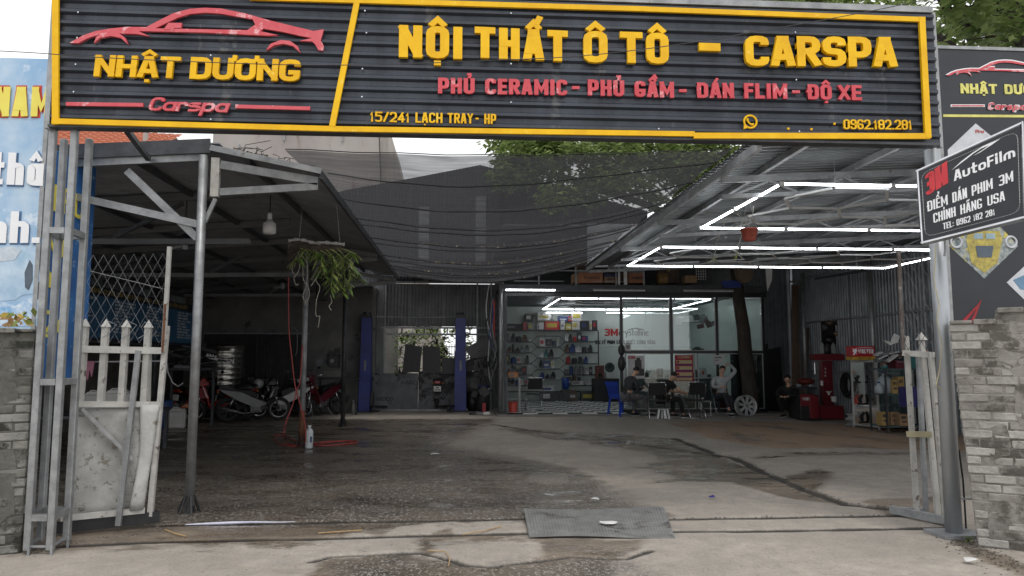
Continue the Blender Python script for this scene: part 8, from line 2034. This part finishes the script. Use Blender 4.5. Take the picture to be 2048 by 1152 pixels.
def person(label, loc, rz, J, top, bottom, shoe='shoe_black', sole='sole_white', sleeves='long', face=(0, 1, 0), phone=None, sc=1.0, barefoot=False):
    """J: joints in local metres, x right, y forward, z up"""
    V_ = {k: Vector(v) for k, v in J.items()}
    pr = thing('person', label, 'person', (0, 0, 0))
    n = {'pelvis': (V_['pelvis'], .11), 'waist': (V_['pelvis'].lerp(V_['chest'], .45), .105), 'chest': (V_['chest'], .125), 'neckb': (V_['neck'], .055)}
    hd = (V_['head'] - V_['neck']).normalized(); n['neck'] = (V_['neck'] + hd * .06, .048)
    n['h1'] = (V_['head'] - hd * .055, .065); n['h2'] = (V_['head'] + hd * .01, .080); n['h3'] = (V_['head'] + hd * .075, .072)
    e = [('pelvis', 'waist'), ('waist', 'chest'), ('chest', 'neckb'), ('neckb', 'neck'), ('neck', 'h1'), ('h1', 'h2'), ('h2', 'h3')]
    for s_ in 'LR':
        n['sh' + s_] = (V_['sh' + s_], .055); n['el' + s_] = (V_['el' + s_], .038); n['wr' + s_] = (V_['wr' + s_], .026)
        fd = (V_['wr' + s_] - V_['el' + s_]).normalized(); hdv = Vector(J.get('hand' + s_, tuple(fd))).normalized(); palm = V_['wr' + s_] + hdv * .06; n['pm' + s_] = (palm, (.034, .020))
        e += [('chest', 'sh' + s_), ('sh' + s_, 'el' + s_), ('el' + s_, 'wr' + s_), ('wr' + s_, 'pm' + s_)]
        side = hdv.cross(Vector((0, .3, 1))).normalized() if abs(hdv.z) < .9 else Vector((1, 0, 0)); curl = side.cross(hdv).normalized() * (-1)
        for k in range(4):
            a = palm + hdv * .03 + side * (.026 - .0175 * k); L_ = (.026, .030, .028, .022)[k]
            n['f%d%s1' % (k, s_)] = (a, .009); n['f%d%s2' % (k, s_)] = (a + hdv * L_ + curl * .012, .0085); n['f%d%s3' % (k, s_)] = (a + hdv * L_ * 1.4 + curl * .035, .007)
            e += [('pm' + s_, 'f%d%s1' % (k, s_)), ('f%d%s1' % (k, s_), 'f%d%s2' % (k, s_)), ('f%d%s2' % (k, s_), 'f%d%s3' % (k, s_))]
        n['t1' + s_] = (V_['wr' + s_] + hdv * .035 + side * .04, .010); n['t2' + s_] = (V_['wr' + s_] + hdv * .07 + side * .052 + curl * .02, .008); e += [('wr' + s_, 't1' + s_), ('t1' + s_, 't2' + s_)]
        n['hip' + s_] = (V_['hip' + s_], .085); n['kn' + s_] = (V_['kn' + s_], .055); n['an' + s_] = (V_['an' + s_], .036); n['toe' + s_] = (V_['toe' + s_], (.04, .028))
        n['cf' + s_] = (V_['kn' + s_].lerp(V_['an' + s_], .3), .054)
        e += [('pelvis', 'hip' + s_), ('hip' + s_, 'kn' + s_), ('kn' + s_, 'cf' + s_), ('cf' + s_, 'an' + s_), ('an' + s_, 'toe' + s_)]
    body = skinmesh(n, e, 'pelvis', 'body', 'skin', pr)
    # face
    F = Vector(face); F = (F - hd * F.dot(hd)).normalized(); S_ = F.cross(hd).normalized(); c = V_['head']
    t = MB(); t.prism3([c + F * .078 + hd * .02, c + F * .078 - hd * .02 + S_ * .014, c + F * .078 - hd * .02 - S_ * .014], F * .026); t.build('nose', 'skin', pr)
    for k in (-1, 1):
        t = MB(); t.ball(c + F * .074 + S_ * k * .030 + hd * .018, .009, 8, 6); t.build('eye', 'ink_white', pr, True); t = MB(); t.ball(c + F * .081 + S_ * k * .030 + hd * .018, .0048, 6, 5); t.build('pupil', 'hair', pr)
        t = MB(); t.ball(c + S_ * k * .080 + hd * .0, (.012, .018, .028), 8, 6); t.build('ear', 'skin', pr, True)
        t = MB(); t.bar(c + F * .078 + S_ * k * .018 + hd * .036, c + F * .072 + S_ * k * .045 + hd * .036, .008, .008); t.build('eyebrow', 'hair', pr)
    t = MB(); t.bar(c + F * .076 - S_ * .02 - hd * .042, c + F * .076 + S_ * .02 - hd * .042, .008, .008); t.build('mouth', mat('lips', (.28, .10, .08)), pr)
    M3 = Matrix((S_, F, hd)).transposed(); hb = MB(); hb.ball((0, 0, 0), (.088, .098, .088), 16, 12)
    vs = []; 
    for v in hb.v:
        v = Vector(v)
        if v.y > .03 and v.z < .045: v.y = .03 + (v.y - .03) * .3 ; v *= .92
        if v.z < -.03: v.z = -.03 + (v.z + .03) * .5; v.x *= .93
        vs.append(c + M3 @ (v + Vector((0, -.012, .032)) + Vector((rnd() - .5, rnd() - .5, rnd() - .5)) * .008))
    hb.v = [tuple(v) for v in vs]; hb.build('hair', 'hair', pr, True)
    # clothing
    g = .016; w_ = V_['waistz'] if 'waistz' in V_ else n['waist'][0]
    tn = {'pelvis': (V_['pelvis'], .118), 'waist': (w_, .125), 'chest': (V_['chest'], .148), 'neckb': (V_['neck'] - hd * .01, .062)}
    te = [('pelvis', 'waist'), ('waist', 'chest'), ('chest', 'neckb')]
    bn_ = {'pelvis': (V_['pelvis'], .128)}; be = []
    for s_ in 'LR':
        tn['sh' + s_] = (V_['sh' + s_], .073); te.append(('chest', 'sh' + s_))
        if sleeves == 'long': tn['el' + s_] = (V_['el' + s_], .056); tn['wr' + s_] = (V_['el' + s_].lerp(V_['wr' + s_], .93), .038); te += [('sh' + s_, 'el' + s_), ('el' + s_, 'wr' + s_)]
        else: tn['sl' + s_] = (V_['sh' + s_].lerp(V_['el' + s_], .6), .062); te.append(('sh' + s_, 'sl' + s_))
        bn_['hip' + s_] = (V_['hip' + s_], .104); bn_['kn' + s_] = (V_['kn' + s_], .075); bn_['cf' + s_] = (n['cf' + s_][0], .068); bn_['an' + s_] = (V_['kn' + s_].lerp(V_['an' + s_], .93), .052)
        be += [('pelvis', 'hip' + s_), ('hip' + s_, 'kn' + s_), ('kn' + s_, 'cf' + s_), ('cf' + s_, 'an' + s_)]
        fx = (V_['toe' + s_] - V_['an' + s_]); fx.z = 0; fx.normalize(); a = Vector((V_['an' + s_].x, V_['an' + s_].y, V_['toe' + s_].z - .02))
        t = MB(); t.tube([a - fx * .05 + Z * .045, a + fx * .03 + Z * .05, a + fx * .11 + Z * .035, a + fx * .19 + Z * .02], [.044, .048, .044, .026], 10); sh_ = t.build('shoe', shoe, pr, True)
        t = MB(); t.box(a + fx * .065 - Z * .0, (.085, .27, .022), Matrix((fx.cross(Z), fx, Z)).transposed()); t.build('sole', sole, sh_, bevel=.008)
    skinmesh(tn, te, 'pelvis', 'top', top, pr); skinmesh(bn_, be, 'pelvis', 'trousers', bottom, pr)
    if phone:
        q = Vector(phone); t = MB(); t.box(q, (.075, .012, .15), Matrix.Rotation(-.7, 3, 'X')); t.build('phone', 'ink_black', pr, bevel=.003)
    pr.location = loc; pr.rotation_euler = (0, 0, rz); pr.scale = (sc, sc, sc)
    return pr
def at(px_, py_, z=0): q = G(px_, py_, z); return (q.x, q.y, z)
# man 1: on the blue chair, bent over his phone, facing right (local forward = world +x)
sit1 = dict(pelvis=(0, 0, .56), chest=(0, .14, .90), neck=(0, .24, 1.08), head=(0, .34, 1.21), shL=(-.19, .17, 1.00), shR=(.19, .17, 1.00), elL=(-.24, .26, .72), elR=(.24, .26, .72), wrL=(-.08, .46, .76), wrR=(.08, .46, .76), handL=(.3, .6, .2), handR=(-.3, .6, .2),
            hipL=(-.10, .05, .54), hipR=(.10, .05, .54), knL=(-.19, .44, .52), knR=(.17, .46, .54), anL=(-.20, .36, .09), anR=(.18, .62, .09), toeL=(-.21, .50, .04), toeR=(.18, .78, .04))
person('man in a dark jacket and grey trousers bent over his phone on the blue chair', at(1252, 835), -PI / 2 + .35, sit1, 'jacket_dark', 'trousers_grey', phone=(0, .54, .83), face=(0, 1, -.5))
# person 2: seen from behind-side, leaning right on the black folding chair
sit2 = dict(pelvis=(0, 0, .52), chest=(0, .17, .82), neck=(.0, .28, .97), head=(.0, .40, 1.08), shL=(-.18, .20, .92), shR=(.18, .20, .92), elL=(-.25, .42, .70), elR=(.24, .44, .70), wrL=(-.12, .64, .66), wrR=(.12, .66, .66), handL=(.2, .7, -.2), handR=(-.2, .7, -.2),
            hipL=(-.10, .05, .50), hipR=(.10, .05, .50), knL=(-.16, .46, .50), knR=(.16, .48, .50), anL=(-.16, .44, .09), anR=(.17, .56, .09), toeL=(-.17, .58, .04), toeR=(.18, .71, .04))
person('person in black clothes leaning forward on the black folding chair', at(1322, 837), -PI / 2 + .25, sit2, 'cloth_black', 'cloth_black', sleeves='short', face=(0, .7, -.8))
# person 3: pale shirt, facing the yard, right arm up behind the head, legs crossed
sit3 = dict(pelvis=(0, 0, .52), chest=(0, .03, .90), neck=(.0, .06, 1.10), head=(-.02, .10, 1.24), shL=(-.20, .05, 1.03), shR=(.20, .05, 1.03), elL=(-.40, .04, 1.22), elR=(.26, .16, .78), wrL=(-.22, .00, 1.42), wrR=(.06, .30, .80), handL=(.7, .1, -.4), handR=(-.7, .3, .1),
            hipL=(-.10, .05, .51), hipR=(.10, .05, .51), knL=(-.13, .46, .50), knR=(.02, .50, .60), anL=(-.12, .44, .09), anR=(-.02, .66, .22), toeL=(-.13, .58, .04), toeR=(-.04, .78, .14))
person('man in a pale grey shirt with one arm raised behind his head and crossed legs', at(1444, 832), PI - .1, sit3, 'shirt_pale', 'trousers_dark', face=(.1, 1, -.15))
# person 4: squatting with a phone
sq = dict(pelvis=(0, -.12, .30), chest=(0, .08, .66), neck=(0, .14, .86), head=(0, .20, .99), shL=(-.19, .10, .78), shR=(.19, .10, .78), elL=(-.24, .32, .60), elR=(.24, .32, .60), wrL=(-.07, .52, .56), wrR=(.07, .52, .56), handL=(.2, .7, .1), handR=(-.2, .7, .1),
          hipL=(-.10, -.08, .30), hipR=(.10, -.08, .30), knL=(-.20, .34, .52), knR=(.20, .34, .52), anL=(-.17, .05, .09), anR=(.17, .05, .09), toeL=(-.19, .20, .04), toeR=(.19, .20, .04))
person('young man in black squatting with a phone beside the tyre machine', at(1582, 836), PI * .78, sq, 'cloth_black', 'cloth_black', phone=(0, .60, .62), face=(0, 1, .0), sc=1.02)

# ================================================================== SEATS
mat('chair_blue', (.02, .07, .46), (.015, .05, .38), rough=.35)
bc_ = thing('plastic_chair', 'bright blue plastic chair with a slotted back under the man on the left', 'chair', (0, 0, 0))
t = MB(); t.prism3([(-.21, -.20, .43), (.21, -.20, .43), (.23, .22, .44), (-.23, .22, .44)], (0, 0, .02)); t.build('seat', 'chair_blue', bc_, bevel=.008)
for x, y in ((-.21, -.22), (.21, -.22), (-.22, .22), (.22, .22)):
    t = MB(); t.bar((x * 1.12, y * 1.15, 0), (x * .92, y * .9, .43), .055, .03, (0, 1, 0)); t.build('leg', 'chair_blue', bc_)
bk = [(-.23, .84), (.23, .84), (.19, .44), (-.19, .44)]
t = MB(); yb_ = lambda z: -.21 - (z - .44) * .25
for a, b_, z0, z1 in ((-.23, .23, .76, .86), (-.20, .20, .46, .56)):
    t = MB(); t.prism3([(a, yb_(z0), z0), (b_, yb_(z0), z0), (b_ * 1.02, yb_(z1), z1), (a * 1.02, yb_(z1), z1)], (0, -.018, 0)); t.build('back_rail', 'chair_blue', bc_, bevel=.006)
for k in range(7):
    x = -.195 + k * .065; t = MB(); t.bar((x * .9, yb_(.55) - .009, .55), (x * 1.05, yb_(.77) - .009, .77), .035, .014, (0, 1, 0)); t.build('back_slat', 'chair_blue', bc_)
place(bc_, at(1243, 832), -PI / 2 + .5, 1.08)
def folding(label, q, rz):
    c_ = thing('folding_chair', label, 'chair', (0, 0, 0))
    for x in (-.21, .21):
        t = MB(); t.tube(smooth([Vector(p) for p in ((x, .22, .0), (x, .05, .30), (x, -.14, .62), (x, -.20, .86))], 3), .011, 8); t.build('side_tube', 'chrome', c_, True)
        t = MB(); t.cyl((x * .95, -.22, 0), (x * .95, .16, .44), .011, 8); t.build('leg', 'chrome', c_, True)
    t = MB(); t.tube([(-.21, -.20, .86), (-.17, -.21, .90), (.17, -.21, .90), (.21, -.20, .86)], .011, 8); t.build('top_tube', 'chrome', c_, True)
    for y in (.22, -.22): t = MB(); t.cyl((-.21, y, .012), (.21, y, .012), .011, 8); t.build('foot_tube', 'chrome', c_, True)
    t = MB(); t.box((0, -.17, .73), (.40, .03, .30), Matrix.Rotation(.2, 3, 'X')); t.build('backrest', 'seat_black', c_, bevel=.01)
    t = MB(); t.box((0, .0, .45), (.40, .38, .035)); t.build('seat', 'seat_black', c_, bevel=.01)
    return place(c_, q, rz, 1.05)
folding('black folding chair with chrome tubes under the person in black', at(1315, 838), -PI / 2 + .35 + 1.0)
folding('empty black folding chair with chrome tubes in front of the red poster', at(1391, 836), .05)
folding('black folding chair standing inside the shop doorway on the checkered floor', (P(1068, 800, 21.6).x, 21.6, FZ), .1)
folding('black folding chair beneath the man in the pale grey shirt', at(1444, 828), PI)
st = thing('plastic_stool', 'low white plastic stool between the folding chairs', 'stool', at(1327, 838)); q = Vector(at(1327, 838)); t = MB(); t.lathe([(.13, .24), (.13, .26), (.02, .262)], 4, q); t.build('seat', 'plastic_white', st)
for a in range(4): t = MB(); t.bar(q + Vector((.15 * math.cos(a * PI / 2), .15 * math.sin(a * PI / 2), 0)), q + Vector((.11 * math.cos(a * PI / 2), .11 * math.sin(a * PI / 2), .24)), .05, .015); t.build('leg', 'plastic_white', st)
rc_ = thing('red_crate', 'dark red crate under the bench of the man in the pale shirt', 'crate', at(1450, 822)); q = Vector(at(1453, 824)); t = MB(); t.b2((q.x - .17, q.y, 0), (q.x + .17, q.y + .25, .34)); t.build('body', 'goods_redwood', rc_, bevel=.01)
lt = thing('low_table', 'small low tray table with a cup between the seated people', 'table', at(1415, 834)); q = Vector(at(1412, 834))
t = MB(); t.b2((q.x - .16, q.y - .1, .40), (q.x + .16, q.y + .2, .42)); t.build('tray', 'goods_grey', lt)
for x in (-.13, .13): t = MB(); t.bar((q.x + x, q.y, 0), (q.x + x, q.y, .40), .02); t.build('leg', 'chrome', lt)
cu = thing('paper_cup', 'white cup standing on the small tray table', 'cup', (q.x - .08, q.y, .42)); t = MB(); t.lathe([(.025, 0), (.038, .09), (.03, .09)], 12, (q.x - .08, q.y, .421)); t.build('body', 'plastic_white', cu)
